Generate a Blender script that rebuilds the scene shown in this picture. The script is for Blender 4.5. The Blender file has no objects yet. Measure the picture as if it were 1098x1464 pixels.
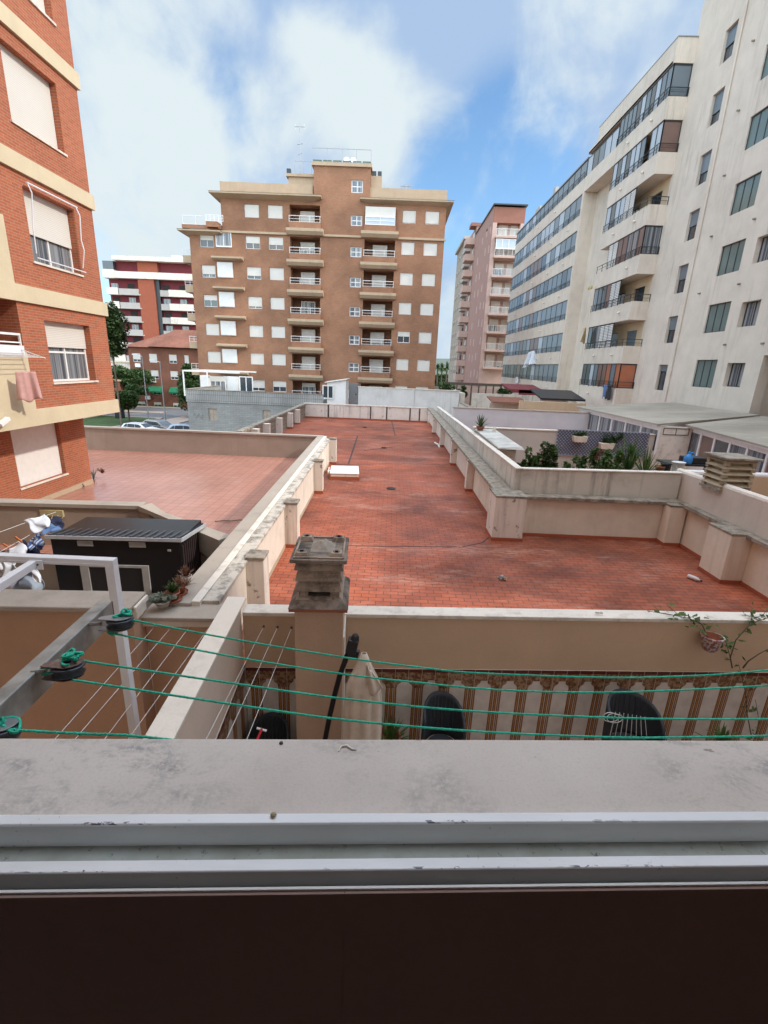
import bpy, bmesh, math, random
from math import sin, cos, pi, radians as R
from mathutils import Matrix, Vector
random.seed(7)
SC = bpy.context.scene
COL = SC.collection

# ------------------------------------------------------------------ camera model
CXP, CYP, FP = 549.0, 732.0, 680.0
_d = Vector((460 - CXP, 2940 - CYP, FP)).normalized()
_y = Vector((562 - CXP, 522 - CYP, FP)).normalized()
_y = (_y - _d * _y.dot(_d)).normalized()
_u = -_d
_x = _y.cross(_u)
MW = Matrix((_x, _y, _u))
def ray(px, py): return MW @ Vector((px - CXP, py - CYP, FP))
def fl(px, py, z=-4.2):
    r = ray(px, py); return r * (z / r.z)
def aY(px, py, Y):
    r = ray(px, py); return r * (Y / r.y)
def aX(px, py, X):
    r = ray(px, py); return r * (X / r.x)

# ------------------------------------------------------------------ mesh builder
I4 = Matrix.Identity(4)
class MB:
    def __init__(s, T=None):
        s.v = []; s.f = []; s.m = []; s.T = T or I4; s.mi = 0; s.sm = False; s.smf = []
    def add(s, verts, faces, T=None):
        T = s.T @ T if T else s.T
        o = len(s.v)
        s.v += [T @ Vector(p) for p in verts]
        for f in faces:
            s.f.append([i + o for i in f]); s.m.append(s.mi); s.smf.append(s.sm)
        return s
    def box(s, x0, x1, y0, y1, z0, z1, T=None):
        if x0 > x1: x0, x1 = x1, x0
        if y0 > y1: y0, y1 = y1, y0
        if z0 > z1: z0, z1 = z1, z0
        return s.add([(x0,y0,z0),(x1,y0,z0),(x1,y1,z0),(x0,y1,z0),(x0,y0,z1),(x1,y0,z1),(x1,y1,z1),(x0,y1,z1)],
              [(0,3,2,1),(4,5,6,7),(0,1,5,4),(1,2,6,5),(2,3,7,6),(3,0,4,7)], T)
    def prism(s, pts, z0, z1, axis='z', T=None):
        # pts polygon ccw seen from +axis
        n = len(pts)
        if axis == 'z': A = [(p[0],p[1],z0) for p in pts] + [(p[0],p[1],z1) for p in pts]
        elif axis == 'y': A = [(p[0],z0,p[1]) for p in pts] + [(p[0],z1,p[1]) for p in pts]
        else: A = [(z0,p[0],p[1]) for p in pts] + [(z1,p[0],p[1]) for p in pts]
        F = [tuple(range(n-1,-1,-1)), tuple(range(n, 2*n))] + [(i,(i+1)%n,(i+1)%n+n,i+n) for i in range(n)]
        return s.add(A, F, T)
    def tube(s, pts, r, n=6, T=None, closed=False):
        pts = [Vector(p) for p in pts]; N = len(pts); V = []; F = []
        rr = r if isinstance(r, (list, tuple)) else [r]*N
        up = None
        for i, p in enumerate(pts):
            a = pts[max(i-1,0)]; b = pts[min(i+1,N-1)]
            if closed: a = pts[i-1]; b = pts[(i+1) % N]
            t = (b-a).normalized()
            if up is None:
                up = Vector((0,0,1)) if abs(t.z) < .9 else Vector((1,0,0))
            e = t.cross(up)
            if e.length < 1e-5: e = t.cross(Vector((0,1,0)))
            e.normalize(); g = e.cross(t).normalized(); up = g
            for k in range(n):
                an = 2*pi*k/n
                V.append(p + e*cos(an)*rr[i] + g*sin(an)*rr[i])
        M = N if closed else N-1
        for i in range(M):
            j = (i+1) % N
            for k in range(n):
                k2 = (k+1)%n
                F.append((i*n+k, i*n+k2, j*n+k2, j*n+k))
        if not closed:
            F.append(tuple(range(n))); F.append(tuple((N-1)*n + k for k in range(n-1,-1,-1)))
        return s.add(V, F, T)
    def lathe(s, prof, n=20, c=(0,0,0), T=None, caps=True):
        V = []; F = []; N = len(prof)
        for r, z in prof:
            for k in range(n):
                a = 2*pi*k/n; V.append((c[0]+r*cos(a), c[1]+r*sin(a), c[2]+z))
        for i in range(N-1):
            for k in range(n):
                k2 = (k+1)%n
                F.append((i*n+k, i*n+k2, (i+1)*n+k2, (i+1)*n+k))
        if caps:
            if prof[0][0] > 1e-6: F.append(tuple(range(n-1,-1,-1)))
            if prof[-1][0] > 1e-6: F.append(tuple((N-1)*n+k for k in range(n)))
        return s.add(V, F, T)
    def grid(s, fn, nu, nv, T=None):
        V = [fn(i/nu, j/nv) for j in range(nv+1) for i in range(nu+1)]
        F = [(j*(nu+1)+i, j*(nu+1)+i+1, (j+1)*(nu+1)+i+1, (j+1)*(nu+1)+i) for j in range(nv) for i in range(nu)]
        return s.add(V, F, T)
    def mesh(s, name, mats, bevel=0):
        me = bpy.data.meshes.new(name)
        me.from_pydata([tuple(v) for v in s.v], [], s.f)
        if not isinstance(mats, (list, tuple)): mats = [mats]
        for m in mats: me.materials.append(m)
        me.polygons.foreach_set('material_index', s.m)
        me.polygons.foreach_set('use_smooth', s.smf)
        me.update()
        return me
    def build(s, name, mats, parent=None, bevel=0, solid=0):
        if parent is not None:
            L = wloc(parent)
            s.v = [v - L for v in s.v]
        me = s.mesh(name, mats)
        o = bpy.data.objects.new(name, me); COL.objects.link(o)
        if parent is not None: o.parent = parent
        if solid:
            m = o.modifiers.new('s', 'SOLIDIFY'); m.thickness = solid; m.offset = 0
        if bevel:
            m = o.modifiers.new('b', 'BEVEL'); m.width = bevel; m.segments = 2; m.limit_method = 'ANGLE'; m.angle_limit = R(40)
        return o
def wloc(o):
    L = Vector((0,0,0))
    while o is not None:
        L = L + Vector(o.location); o = o.parent
    return L
def tag(o, label=None, cat=None, group=None, kind=None):
    if label: o['label'] = label
    if cat: o['category'] = cat
    if group: o['group'] = group
    if kind: o['kind'] = kind
    return o
def thing(name, label, cat, loc=(0,0,0), group=None):
    o = bpy.data.objects.new(name, None); COL.objects.link(o)
    o.location = loc; o.empty_display_size = .2
    return tag(o, label, cat, group)
def struct(o): o['kind'] = 'structure'; return o
def inst(name, me, parent, loc=(0,0,0), rz=0, scale=None):
    # object using shared mesh, local coordinates relative to parent
    o = bpy.data.objects.new(name, me); COL.objects.link(o); o.parent = parent
    o.location = loc; o.rotation_euler = (0,0,rz)
    if scale: o.scale = scale
    return o
def copy_tree(o, parent=None):
    c = o.copy(); COL.objects.link(c)
    if parent is not None: c.parent = parent
    for ch in list(o.children): copy_tree(ch, c)
    return c

# frames for walls: u along wall, d depth inward, v up
def frame(org, face):
    a = {'S': 0, 'E': pi/2, 'W': -pi/2, 'N': pi}[face]
    return Matrix.Translation(Vector(org)) @ Matrix.Rotation(a, 4, 'Z')
ROT = {'S': 0, 'E': pi/2, 'W': -pi/2, 'N': pi}
def wall(mb, T, u0, u1, v0, v1, ops, depth, mi=0):
    us = sorted(set([u0,u1] + [min(max(o[k],u0),u1) for o in ops for k in (0,1)]))
    vs = sorted(set([v0,v1] + [min(max(o[k],v0),v1) for o in ops for k in (2,3)]))
    mb.mi = mi
    for i in range(len(us)-1):
        # merge vertically
        j = 0
        while j < len(vs)-1:
            cu = (us[i]+us[i+1])/2; 
            def inop(j):
                cv = (vs[j]+vs[j+1])/2
                return any(o[0]<cu<o[1] and o[2]<cv<o[3] for o in ops)
            if inop(j): j += 1; continue
            k = j
            while k+1 < len(vs)-1 and not inop(k+1): k += 1
            mb.add([(us[i],0,vs[j]),(us[i+1],0,vs[j]),(us[i+1],0,vs[k+1]),(us[i],0,vs[k+1])], [(0,1,2,3)], T)
            j = k+1
    for o in ops:
        a,b,c,d = o[:4]; D = o[4] if len(o) > 4 else depth
        mb.add([(a,0,c),(b,0,c),(b,0,d),(a,0,d),(a,D,c),(b,D,c),(b,D,d),(a,D,d)],
               [(0,4,5,1),(1,5,6,2),(2,6,7,3),(3,7,4,0)], T)
# ------------------------------------------------------------------ materials
def srgb(c):
    if isinstance(c, str):
        c = [int(c[i:i+2],16)/255 for i in (0,2,4)]
        return tuple((x/12.92 if x <= .04045 else ((x+.055)/1.055)**2.4) for x in c)
    return tuple(c)
class NT:
    def __init__(s, name):
        s.mat = bpy.data.materials.new(name); s.mat.use_nodes = True
        s.t = s.mat.node_tree; s.b = s.t.nodes['Principled BSDF']
    def n(s, typ, **kw):
        n = s.t.nodes.new(typ)
        for k, v in kw.items():
            if k.startswith('i_'):
                n.inputs[k[2:].replace('_',' ')].default_value = v
            else: setattr(n, k, v)
        return n
    def l(s, a, b): s.t.links.new(a, b)
    def pos(s, scale=(1,1,1)):
        g = s.n('ShaderNodeNewGeometry')
        m = s.n('ShaderNodeMapping'); m.inputs['Scale'].default_value = scale
        s.l(g.outputs['Position'], m.inputs['Vector']); return m.outputs['Vector']
    def noise(s, scale, det=4, rough=.55, vec=None, sc=(1,1,1), dist=0):
        n = s.n('ShaderNodeTexNoise'); n.inputs['Scale'].default_value = scale
        n.inputs['Detail'].default_value = det; n.inputs['Roughness'].default_value = rough
        n.inputs['Distortion'].default_value = dist
        s.l(vec or s.pos(sc), n.inputs['Vector']); return n.outputs['Fac']
    def ramp(s, fac, p0, p1, c0=(0,0,0,1), c1=(1,1,1,1)):
        r = s.n('ShaderNodeValToRGB'); e = r.color_ramp.elements
        e[0].position = p0; e[1].position = p1; e[0].color = c0; e[1].color = c1
        s.l(fac, r.inputs['Fac']); return r.outputs['Color']
    def mix(s, fac, a, b, bt='MIX'):
        m = s.n('ShaderNodeMix', data_type='RGBA', blend_type=bt)
        for sock, v in ((0,fac),(6,a),(7,b)):
            if hasattr(v, 'is_output') or isinstance(v, bpy.types.NodeSocket): s.l(v, m.inputs[sock])
            elif sock == 0: m.inputs[0].default_value = v
            else: m.inputs[sock].default_value = (*v[:3], 1)
        return m.outputs[2]
    def math(s, op, a, b=None, c=None):
        m = s.n('ShaderNodeMath', operation=op)
        for i, v in enumerate((a,b,c)):
            if v is None: continue
            if isinstance(v, bpy.types.NodeSocket): s.l(v, m.inputs[i])
            else: m.inputs[i].default_value = v
        return m.outputs[0]
    def bump(s, h, strength=.3, dist=.01):
        b = s.n('ShaderNodeBump'); b.inputs['Strength'].default_value = strength; b.inputs['Distance'].default_value = dist
        s.l(h, b.inputs['Height']); s.l(b.outputs['Normal'], s.b.inputs['Normal']); return b
    def out(s, col=None, rough=.8, metal=0, spec=None):
        if col is not None:
            if isinstance(col, bpy.types.NodeSocket): s.l(col, s.b.inputs['Base Color'])
            else: s.b.inputs['Base Color'].default_value = (*col[:3],1)
        if isinstance(rough, bpy.types.NodeSocket): s.l(rough, s.b.inputs['Roughness'])
        else: s.b.inputs['Roughness'].default_value = rough
        s.b.inputs['Metallic'].default_value = metal
        if spec is not None: s.b.inputs['Specular IOR Level'].default_value = spec
        return s.mat

def plain(name, c, rough=.6, metal=0, var=.12, scale=6, spec=.5):
    t = NT(name); c = srgb(c)
    f = t.ramp(t.noise(scale, 5), .3, .7)
    col = t.mix(f, [x*(1-var) for x in c], [min(1,x*(1+var)) for x in c])
    return t.out(col, rough, metal, spec)
def plaster(name, c, dirt=None, dscale=.6, damt=.4, streak=0, bump=.15, fine=40, rough=.9, var=.07, dthr=(.5,.75)):
    t = NT(name); c = srgb(c); dirt = srgb(dirt) if dirt else [x*.55 for x in c]
    f = t.ramp(t.noise(1.3, 6, .6), .3, .7)
    col = t.mix(f, [x*(1-var) for x in c], [min(1,x*(1+var)) for x in c])
    g = t.noise(fine, 3, .6)
    col = t.mix(t.math('MULTIPLY', t.ramp(g, .45, .75), .18), col, [x*.6 for x in c])
    d = t.ramp(t.noise(dscale, 8, .68), dthr[0], dthr[1])
    col = t.mix(t.math('MULTIPLY', d, damt), col, dirt)
    if streak:
        s1 = t.ramp(t.noise(1.0, 5, .6, sc=(5,5,.35)), .5, .72)
        s2 = t.ramp(t.noise(1.0, 4, .5, sc=(.5,.5,.25)), .42, .62)
        col = t.mix(t.math('MULTIPLY', t.math('MULTIPLY', s1, s2), streak), col, dirt)
    t.bump(g, bump, .004)
    return t.out(col, rough)
def bricks(name, c1, c2, mortar, w=.24, h=.06, m=.01, var=.25, rough=.85, bump=.5, weather=None, off=.5, wamt=.6, spec=.3, wthr=(.52,.7), big=.12, wsc=(1,1,1), roughvar=None, rot=0):
    t = NT(name); c1 = srgb(c1); c2 = srgb(c2); mo = srgb(mortar)
    g = t.n('ShaderNodeNewGeometry')
    sp = t.n('ShaderNodeSeparateXYZ'); t.l(g.outputs['Position'], sp.inputs[0])
    sn = t.n('ShaderNodeSeparateXYZ'); t.l(g.outputs['Normal'], sn.inputs[0])
    ax = t.math('GREATER_THAN', t.math('ABSOLUTE', sn.outputs[0]), .7)
    az = t.math('GREATER_THAN', t.math('ABSOLUTE', sn.outputs[2]), .7)
    def sel(f, a, b): # f? b : a
        return t.math('ADD', t.math('MULTIPLY', a, t.math('SUBTRACT', 1.0, f)), t.math('MULTIPLY', b, f))
    u = sel(ax, sp.outputs[0], sp.outputs[1]); v = sel(az, sp.outputs[2], sp.outputs[1])
    cb = t.n('ShaderNodeCombineXYZ'); t.l(u, cb.inputs[0]); t.l(v, cb.inputs[1])
    vec = cb.outputs[0]
    if rot:
        mp = t.n('ShaderNodeMapping'); mp.inputs['Rotation'].default_value = (0,0,rot); t.l(vec, mp.inputs['Vector']); vec = mp.outputs['Vector']
    b = t.n('ShaderNodeTexBrick'); b.offset = off
    b.inputs['Scale'].default_value = 1; b.inputs['Brick Width'].default_value = w; b.inputs['Row Height'].default_value = h
    b.inputs['Mortar Size'].default_value = m; b.inputs['Mortar Smooth'].default_value = .2; b.inputs['Bias'].default_value = 0
    b.inputs['Color1'].default_value = (*c1,1); b.inputs['Color2'].default_value = (*c2,1); b.inputs['Mortar'].default_value = (*mo,1)
    t.l(vec, b.inputs['Vector'])
    n1 = t.noise(.35, 7, .62)
    dk = [x*(1-big*2.2) for x in (1,1,1)]
    col = t.mix(1.0, b.outputs['Color'], t.mix(t.ramp(n1, .35, .65), dk, (1+big*.6,)*3), 'MULTIPLY')
    n3 = t.noise(9, 4, .6)
    col = t.mix(1.0, col, t.mix(n3, (1-var*.6,)*3, (1+var*.5,)*3), 'MULTIPLY')
    if weather:
        w1 = t.ramp(t.noise(.9, 9, .72, sc=wsc), wthr[0], wthr[1])
        w2 = t.ramp(t.noise(7, 5, .65, sc=(.6,3,1)), .42, .62)
        col = t.mix(t.math('MULTIPLY', t.math('MULTIPLY', w1, w2), wamt), col, srgb(weather))
    hgt = t.math('ADD', t.math('MULTIPLY', t.math('SUBTRACT', 1.0, b.outputs['Fac']), .7), t.math('MULTIPLY', n3, .3))
    t.bump(hgt, bump, .006)
    if roughvar: rough = t.math('ADD', t.math('MULTIPLY', t.ramp(t.noise(.8,5), .35, .65), roughvar), rough)
    return t.out(col, rough, 0, spec)
def leafmat(name, c, c2):
    t = NT(name); c = srgb(c); c2 = srgb(c2)
    f = t.ramp(t.noise(2.2, 4), .35, .65)
    oi = t.noise(14, 2)
    col = t.mix(f, c, c2); col = t.mix(oi, [x*.55 for x in c], col)
    t.out(col, .6, 0, .3)
    tr = t.n('ShaderNodeBsdfTranslucent'); t.l(col, tr.inputs['Color'])
    mx = t.n('ShaderNodeMixShader'); mx.inputs[0].default_value = .25
    o = t.t.nodes['Material Output']
    t.l(t.b.outputs[0], mx.inputs[1]); t.l(tr.outputs[0], mx.inputs[2]); t.l(mx.outputs[0], o.inputs[0])
    return t.mat
def glassmat(name, c, rough=.12, var=.5, curtain=None):
    t = NT(name); c = srgb(c)
    f = t.noise(.9, 3)
    col = t.mix(f, [x*(1-var) for x in c], [x*(1+var) for x in c])
    if curtain:
        w = t.ramp(t.noise(1.0, 2, sc=(7,7,.05)), .42, .58)
        col = t.mix(t.math('MULTIPLY', w, .55), col, srgb(curtain))
    return t.out(col, rough, 0, .9)

M = {}
M['roof'] = bricks('terracotta_roof_brick', (.43,.108,.048), (.34,.082,.038), (.15,.055,.034), .28, .14, .010, .35, .5, .35, 'd0a48f', wamt=.7, big=.25, wthr=(.51,.72), wsc=(.5,1.3,1), spec=.4, roughvar=.3)
M['skirt'] = plaster('terracotta_skirting', (.36,.09,.04), (.16,.05,.03), 1.5, .5)
M['tile'] = bricks('glazed_terrace_tile', (.44,.20,.145), (.48,.225,.165), (.24,.12,.09), .31, .31, .008, .12, .24, .12, '9c8076', wamt=.15, off=0, spec=.5, big=.08)
M['white_par'] = plaster('white_painted_parapet', (.74,.66,.56), (.24,.2,.16), .9, .35, .5, .25, dthr=(.55,.72))
M['white_peel'] = plaster('peeling_white_paint', (.70,.62,.54), (.15,.12,.10), 3.5, .85, .6, .3, dthr=(.60,.66))
M['pink_par'] = plaster('pale_pink_parapet', (.71,.61,.49), (.34,.26,.18), .9, .3, .45, .2)
M['streak_par'] = plaster('weathered_cement_parapet', (.58,.52,.44), (.14,.12,.10), 1.2, .5, 1.0, .3)
M['cement'] = plaster('mossy_cement_coping', (.33,.28,.22), (.10,.085,.065), 5, .8, 0, .5, dthr=(.42,.62))
M['coping_brown'] = plaster('brown_grey_coping', (.40,.34,.28), (.17,.14,.115), 2, .4, 0, .2)
M['tan_wall'] = plaster('tan_render_wall', (.37,.285,.22), (.22,.165,.125), .7, .45, .35, .15)
M['patio'] = plaster('ochre_patio_render', (.60,.42,.28), (.46,.30,.19), .8, .35, 0, .1)
M['patio_dark'] = plaster('brown_patio_render', (.54,.34,.22), (.42,.26,.16), .8, .3, 0, .1)
M['white_cop'] = plaster('white_coping', (.72,.65,.56), (.25,.2,.16), 4, .4, 0, .2, dthr=(.5,.66))
M['brick_l'] = bricks('orange_facing_brick', (.44,.125,.058), (.36,.098,.047), (.38,.23,.15), .24, .064, .008, .3, .85, .5, big=.05)
M['brick_c'] = bricks('brown_facing_brick', (.38,.175,.098), (.31,.14,.078), (.30,.19,.12), .25, .075, .011, .3, .9, .4, '5a3a28', wamt=.15, big=.11)
M['brick_s'] = bricks('dull_orange_brick', (.27,.10,.055), (.22,.08,.045), (.2,.11,.08), .25, .075, .011, .2, .9, .3)
M['brick_r'] = plaster('red_brick_far', (.33,.09,.045), (.22,.06,.035), .3, .4)
M['brick_dull'] = plaster('dull_brick_far', (.30,.13,.09), (.2,.09,.06), .3, .4)
M['maroon'] = plaster('maroon_render', (.17,.028,.035), (.10,.02,.022), .3, .4)
M['band'] = plaster('cream_band', (.60,.50,.335), (.42,.35,.24), .7, .25, .2)
M['band_c'] = plaster('beige_render', (.46,.34,.225), (.28,.2,.14), .6, .35, .5)
M['cream'] = plaster('cream_facade', (.66,.58,.485), (.34,.28,.22), .25, .30, .6, .12, dthr=(.48,.72))
M['cream_warm'] = plaster('warm_cream_facade', (.56,.42,.27), (.34,.25,.16), .5, .30, .45)
M['grey_facade'] = plaster('grey_cream_facade', (.44,.40,.36), (.28,.25,.22), .3, .4, .5)
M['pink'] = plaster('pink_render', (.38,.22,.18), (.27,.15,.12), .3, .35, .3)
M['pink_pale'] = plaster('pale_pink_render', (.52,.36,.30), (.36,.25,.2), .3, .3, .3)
M['beige_far'] = plaster('beige_render_far', (.36,.30,.24), (.26,.21,.17), .3, .3)
M['white'] = plain('white_paint', (.76,.75,.72), .45, var=.05)
M['white_metal'] = plain('white_lacquered_metal', (.74,.75,.77), .3, var=.04)
M['dark_metal'] = plain('dark_grey_metal', (.045,.05,.052), .4, .3)
M['grey_metal'] = plain('grey_metal', (.30,.31,.32), .4, .6)
M['shutter'] = None
def shutter_mat():
    t = NT('roller_shutter'); g = t.n('ShaderNodeNewGeometry'); sp = t.n('ShaderNodeSeparateXYZ'); t.l(g.outputs['Position'], sp.inputs[0])
    f = t.math('FRACT', t.math('MULTIPLY', sp.outputs[2], 22.0))
    col = t.mix(t.ramp(f, .0, .22), (.40,.37,.33), (.70,.66,.59))
    col = t.mix(t.math('MULTIPLY', t.noise(1.5, 4), .15), col, (.35,.3,.25))
    t.bump(t.ramp(f, .0, .25), .4, .006)
    return t.out(col, .55)
M['shutter'] = shutter_mat()
M['glass'] = glassmat('dark_window_glass', (.045,.055,.065), .08)
M['glass_curtain'] = glassmat('curtained_window_glass', (.06,.07,.085), .15, .4, (.42,.42,.42))
M['glass_blue'] = glassmat('blue_grey_blind_glass', (.13,.165,.19), .25, .2)
M['glass_green'] = glassmat('green_grey_glass', (.115,.165,.155), .12, .15)
M['glass_pale'] = glassmat('pale_blind', (.42,.47,.52), .35, .15)
M['glass_brown'] = glassmat('brown_curtain_glass', (.16,.09,.07), .3, .4)
M['glass_orange'] = glassmat('orange_curtain_glass', (.36,.11,.045), .4, .3)
M['lattice'] = None
M['interior_dark'] = plain('dark_interior', (.03,.026,.024), .9)
M['green_awn'] = plain('green_awning_cloth', (.01,.16,.07), .8)
M['red_awn'] = plain('dark_red_cloth', (.18,.03,.035), .8)
M['asphalt'] = plaster('asphalt', (.14,.14,.145), (.08,.08,.08), .3, .4, 0, .2)
M['pave'] = plaster('pavement', (.38,.30,.25), (.25,.2,.17), .3, .3, 0, .2)
M['ground'] = plaster('dry_ground', (.22,.18,.13), (.13,.11,.08), .05, .4, 0, .2)
M['grass'] = plain('lawn_grass', (.045,.085,.02), .95, var=.3, scale=2)
M['leaf'] = leafmat('green_leaves', (.05,.10,.025), (.10,.16,.045))
M['leaf_pine'] = leafmat('pine_needles', (.04,.075,.02), (.085,.12,.035))
M['leaf_plant'] = leafmat('potted_plant_leaves', (.07,.14,.035), (.18,.26,.07))
M['leaf_pale'] = leafmat('pale_succulent_leaves', (.22,.25,.18), (.35,.37,.28))
M['leaf_red'] = leafmat('reddish_leaves', (.28,.13,.08), (.36,.22,.14))
M['bark'] = plain('bark', (.10,.075,.055), .95, var=.3)
M['terracotta'] = plain('terracotta_pot', (.34,.11,.06), .8)
M['black'] = plain('black_plastic', (.012,.012,.014), .45)
M['wicker'] = plain('dark_plastic_wicker', (.022,.026,.032), .7, var=.3, scale=60)
M['shed'] = plain('black_sheet_metal', (.008,.0085,.011), .35, .2)
M['shed_roof'] = plain('anthracite_sheet_metal', (.055,.062,.075), .35, .3)
M['shed_trim'] = plain('grey_trim', (.36,.35,.34), .5)
M['blockgrey'] = bricks('grey_concrete_brick', (.36,.36,.34), (.31,.31,.30), (.24,.24,.23), .5, .16, .012, .15, .95, .4, off=.5)
M['rope'] = plain('green_rope', (.02,.45,.29), .7, var=.35, scale=90)
M['wire'] = plain('white_wire', (.62,.6,.58), .5)
M['galv'] = plain('galvanised_steel', (.33,.32,.29), .5, .35, var=.35, scale=14)
M['cloth_beige'] = plain('beige_parasol_cloth', (.62,.52,.42), .95)
M['cloth_white'] = plain('white_cloth', (.62,.64,.68), .95)
M['cloth_blue'] = plain('blue_cloth', (.10,.17,.32), .95)
M['cloth_navy'] = plain('navy_cloth', (.015,.02,.05), .95)
M['cloth_pink'] = plain('pink_towel_cloth', (.55,.31,.28), .98)
M['wood'] = plain('pale_wood', (.42,.33,.2), .8, var=.2)
M['pvc'] = plain('plastic_blue', (.03,.22,.55), .4)
M['roof_sheet'] = bricks('grey_ribbed_roof_sheet', (.40,.355,.29), (.36,.32,.26), (.27,.24,.19), 9, .35, .02, .15, .7, .3, '4a463e', wamt=.5, off=0)
M['car_w'] = plain('white_car_paint', (.62,.64,.67), .25, .1, .03)
M['car_g'] = plain('silver_grey_car_paint', (.27,.26,.25), .25, .5, .04)
M['car_b'] = plain('pale_blue_car_paint', (.35,.42,.52), .25, .2, .04)
M['tyre'] = plain('tyre', (.02,.02,.02), .9)
M['rooftile'] = bricks('orange_roof_tile', (.27,.11,.07), (.22,.09,.06), (.14,.06,.04), .3, .3, .02, .2, .9, .3)
def sill_mat():
    t = NT('stone_window_sill')
    c = t.mix(t.ramp(t.noise(3, 6), .3, .7), (.58,.51,.445), (.66,.59,.52))
    g = t.noise(160, 3, .7); c = t.mix(t.math('MULTIPLY', t.ramp(g, .5, .8), .35), c, (.33,.29,.27))
    m1 = t.ramp(t.noise(7, 9, .75, sc=(1,1.6,1), dist=.4), .46, .60)
    m2 = t.ramp(t.noise(2.2, 5, .6), .42, .62)
    m3 = t.ramp(t.noise(70, 5, .75), .40, .52)
    c = t.mix(t.math('MULTIPLY', t.math('MULTIPLY', t.math('MULTIPLY', m1, m2), m3), .62), c, (.14,.135,.15))
    s1 = t.ramp(t.noise(38, 4, .7, sc=(.5,1,1)), .66, .70)
    c = t.mix(t.math('MULTIPLY', t.math('MULTIPLY', s1, t.ramp(t.noise(4.5,3), .5,.62)), .8), c, (.15,.10,.08))
    t.bump(g, .25, .0015)
    return t.out(c, .92)
M['sill'] = sill_mat()
def frame_mat():
    t = NT('white_window_frame')
    c = t.mix(t.ramp(t.noise(4, 5), .3, .7), (.80,.80,.80), (.88,.88,.87))
    g = t.n('ShaderNodeNewGeometry'); dp = t.n('ShaderNodeVectorMath', operation='DOT_PRODUCT'); t.l(g.outputs['Position'], dp.inputs[0]); dp.inputs[1].default_value = (-math.sin(R(3.2)), math.cos(R(3.2)), 0)
    def band(lo, hi): return t.math('MULTIPLY', t.math('GREATER_THAN', dp.outputs['Value'], lo), t.math('LESS_THAN', dp.outputs['Value'], hi))
    bd = t.math('MAXIMUM', band(.6500, .6550), band(.5790, .5825))
    ch = t.ramp(t.noise(60, 5, .62, sc=(.55,1.3,1)), .54, .555)
    few = t.ramp(t.noise(5.5, 3, .6, sc=(1,.2,.2)), .52, .57)
    c = t.mix(t.math('MULTIPLY', t.math('MULTIPLY', ch, few), bd), c, (.16,.16,.18))
    d = t.ramp(t.noise(110, 4, .7), .64, .70)
    c = t.mix(t.math('MULTIPLY', t.math('MULTIPLY', d, t.ramp(t.noise(6,3), .45, .6)), .7), c, (.12,.11,.07))
    s2 = t.ramp(t.noise(3, 6, .7, sc=(1,6,6)), .5, .75)
    c = t.mix(t.math('MULTIPLY', s2, .25), c, (.45,.45,.42))
    return t.out(c, .38)
M['frame'] = frame_mat()
def groove_mat():
    t = NT('dusty_frame_track')
    c = t.mix(t.ramp(t.noise(9, 6), .35, .65), (.50,.54,.50), (.36,.38,.32))
    d = t.ramp(t.noise(70, 5, .7), .60, .68)
    c = t.mix(t.math('MULTIPLY', d, .8), c, (.08,.07,.05))
    return t.out(c, .7)
M['groove'] = groove_mat()
M['grime'] = plain('dark_frame_grime', (.035,.035,.03), .9, var=.5, scale=40)
M['inner_panel'] = plaster('dark_brown_panel', (.32,.215,.18), (.27,.185,.155), 2, .3, 0, .1)
M['room'] = plain('room_wall', (.68,.58,.52), .9)
M['tile_white'] = plain('white_wall_tile', (.66,.60,.54), .3)
M['tile_brown'] = plain('brown_tile_pattern', (.20,.075,.03), .35, var=.45, scale=40)
M['tile_gold'] = plain('golden_tile_stripe', (.42,.20,.06), .35, var=.3, scale=30)
M['tile_dark'] = plain('dark_red_tile', (.09,.018,.013), .35)
def ornate_mat():
    t = NT('ornate_tile_border')
    a = t.ramp(t.noise(28, 4, .6), .46, .54)
    b = t.ramp(t.noise(17, 3, .6), .5, .56)
    c = t.mix(a, (.26,.12,.055), (.11,.045,.02)); c = t.mix(t.math('MULTIPLY', b, .6), c, (.42,.30,.18))
    return t.out(c, .35)
M['tile_ornate'] = ornate_mat()
def canvas(): pass
# ------------------------------------------------------------------ camera, light, sky
cam = bpy.data.cameras.new('camera'); camo = bpy.data.objects.new('camera', cam); COL.objects.link(camo)
SC.camera = camo
cam.sensor_fit = 'VERTICAL'; cam.sensor_height = 36; cam.lens = 36*FP/1464.0
cam.clip_start = .02; cam.clip_end = 3000
Mc = Matrix(((MW[0][0], -MW[0][1], -MW[0][2]), (MW[1][0], -MW[1][1], -MW[1][2]), (MW[2][0], -MW[2][1], -MW[2][2])))
camo.matrix_world = Mc.to_4x4()

SUNV = Vector((1, -.18, .72)).normalized()
sl = bpy.data.lights.new('sun', 'SUN'); sl.energy = 2.3; sl.angle = R(2.2); sl.color = (1, .93, .83)
so = bpy.data.objects.new('sun', sl); COL.objects.link(so)
so.rotation_euler = SUNV.to_track_quat('Z', 'Y').to_euler()

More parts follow.
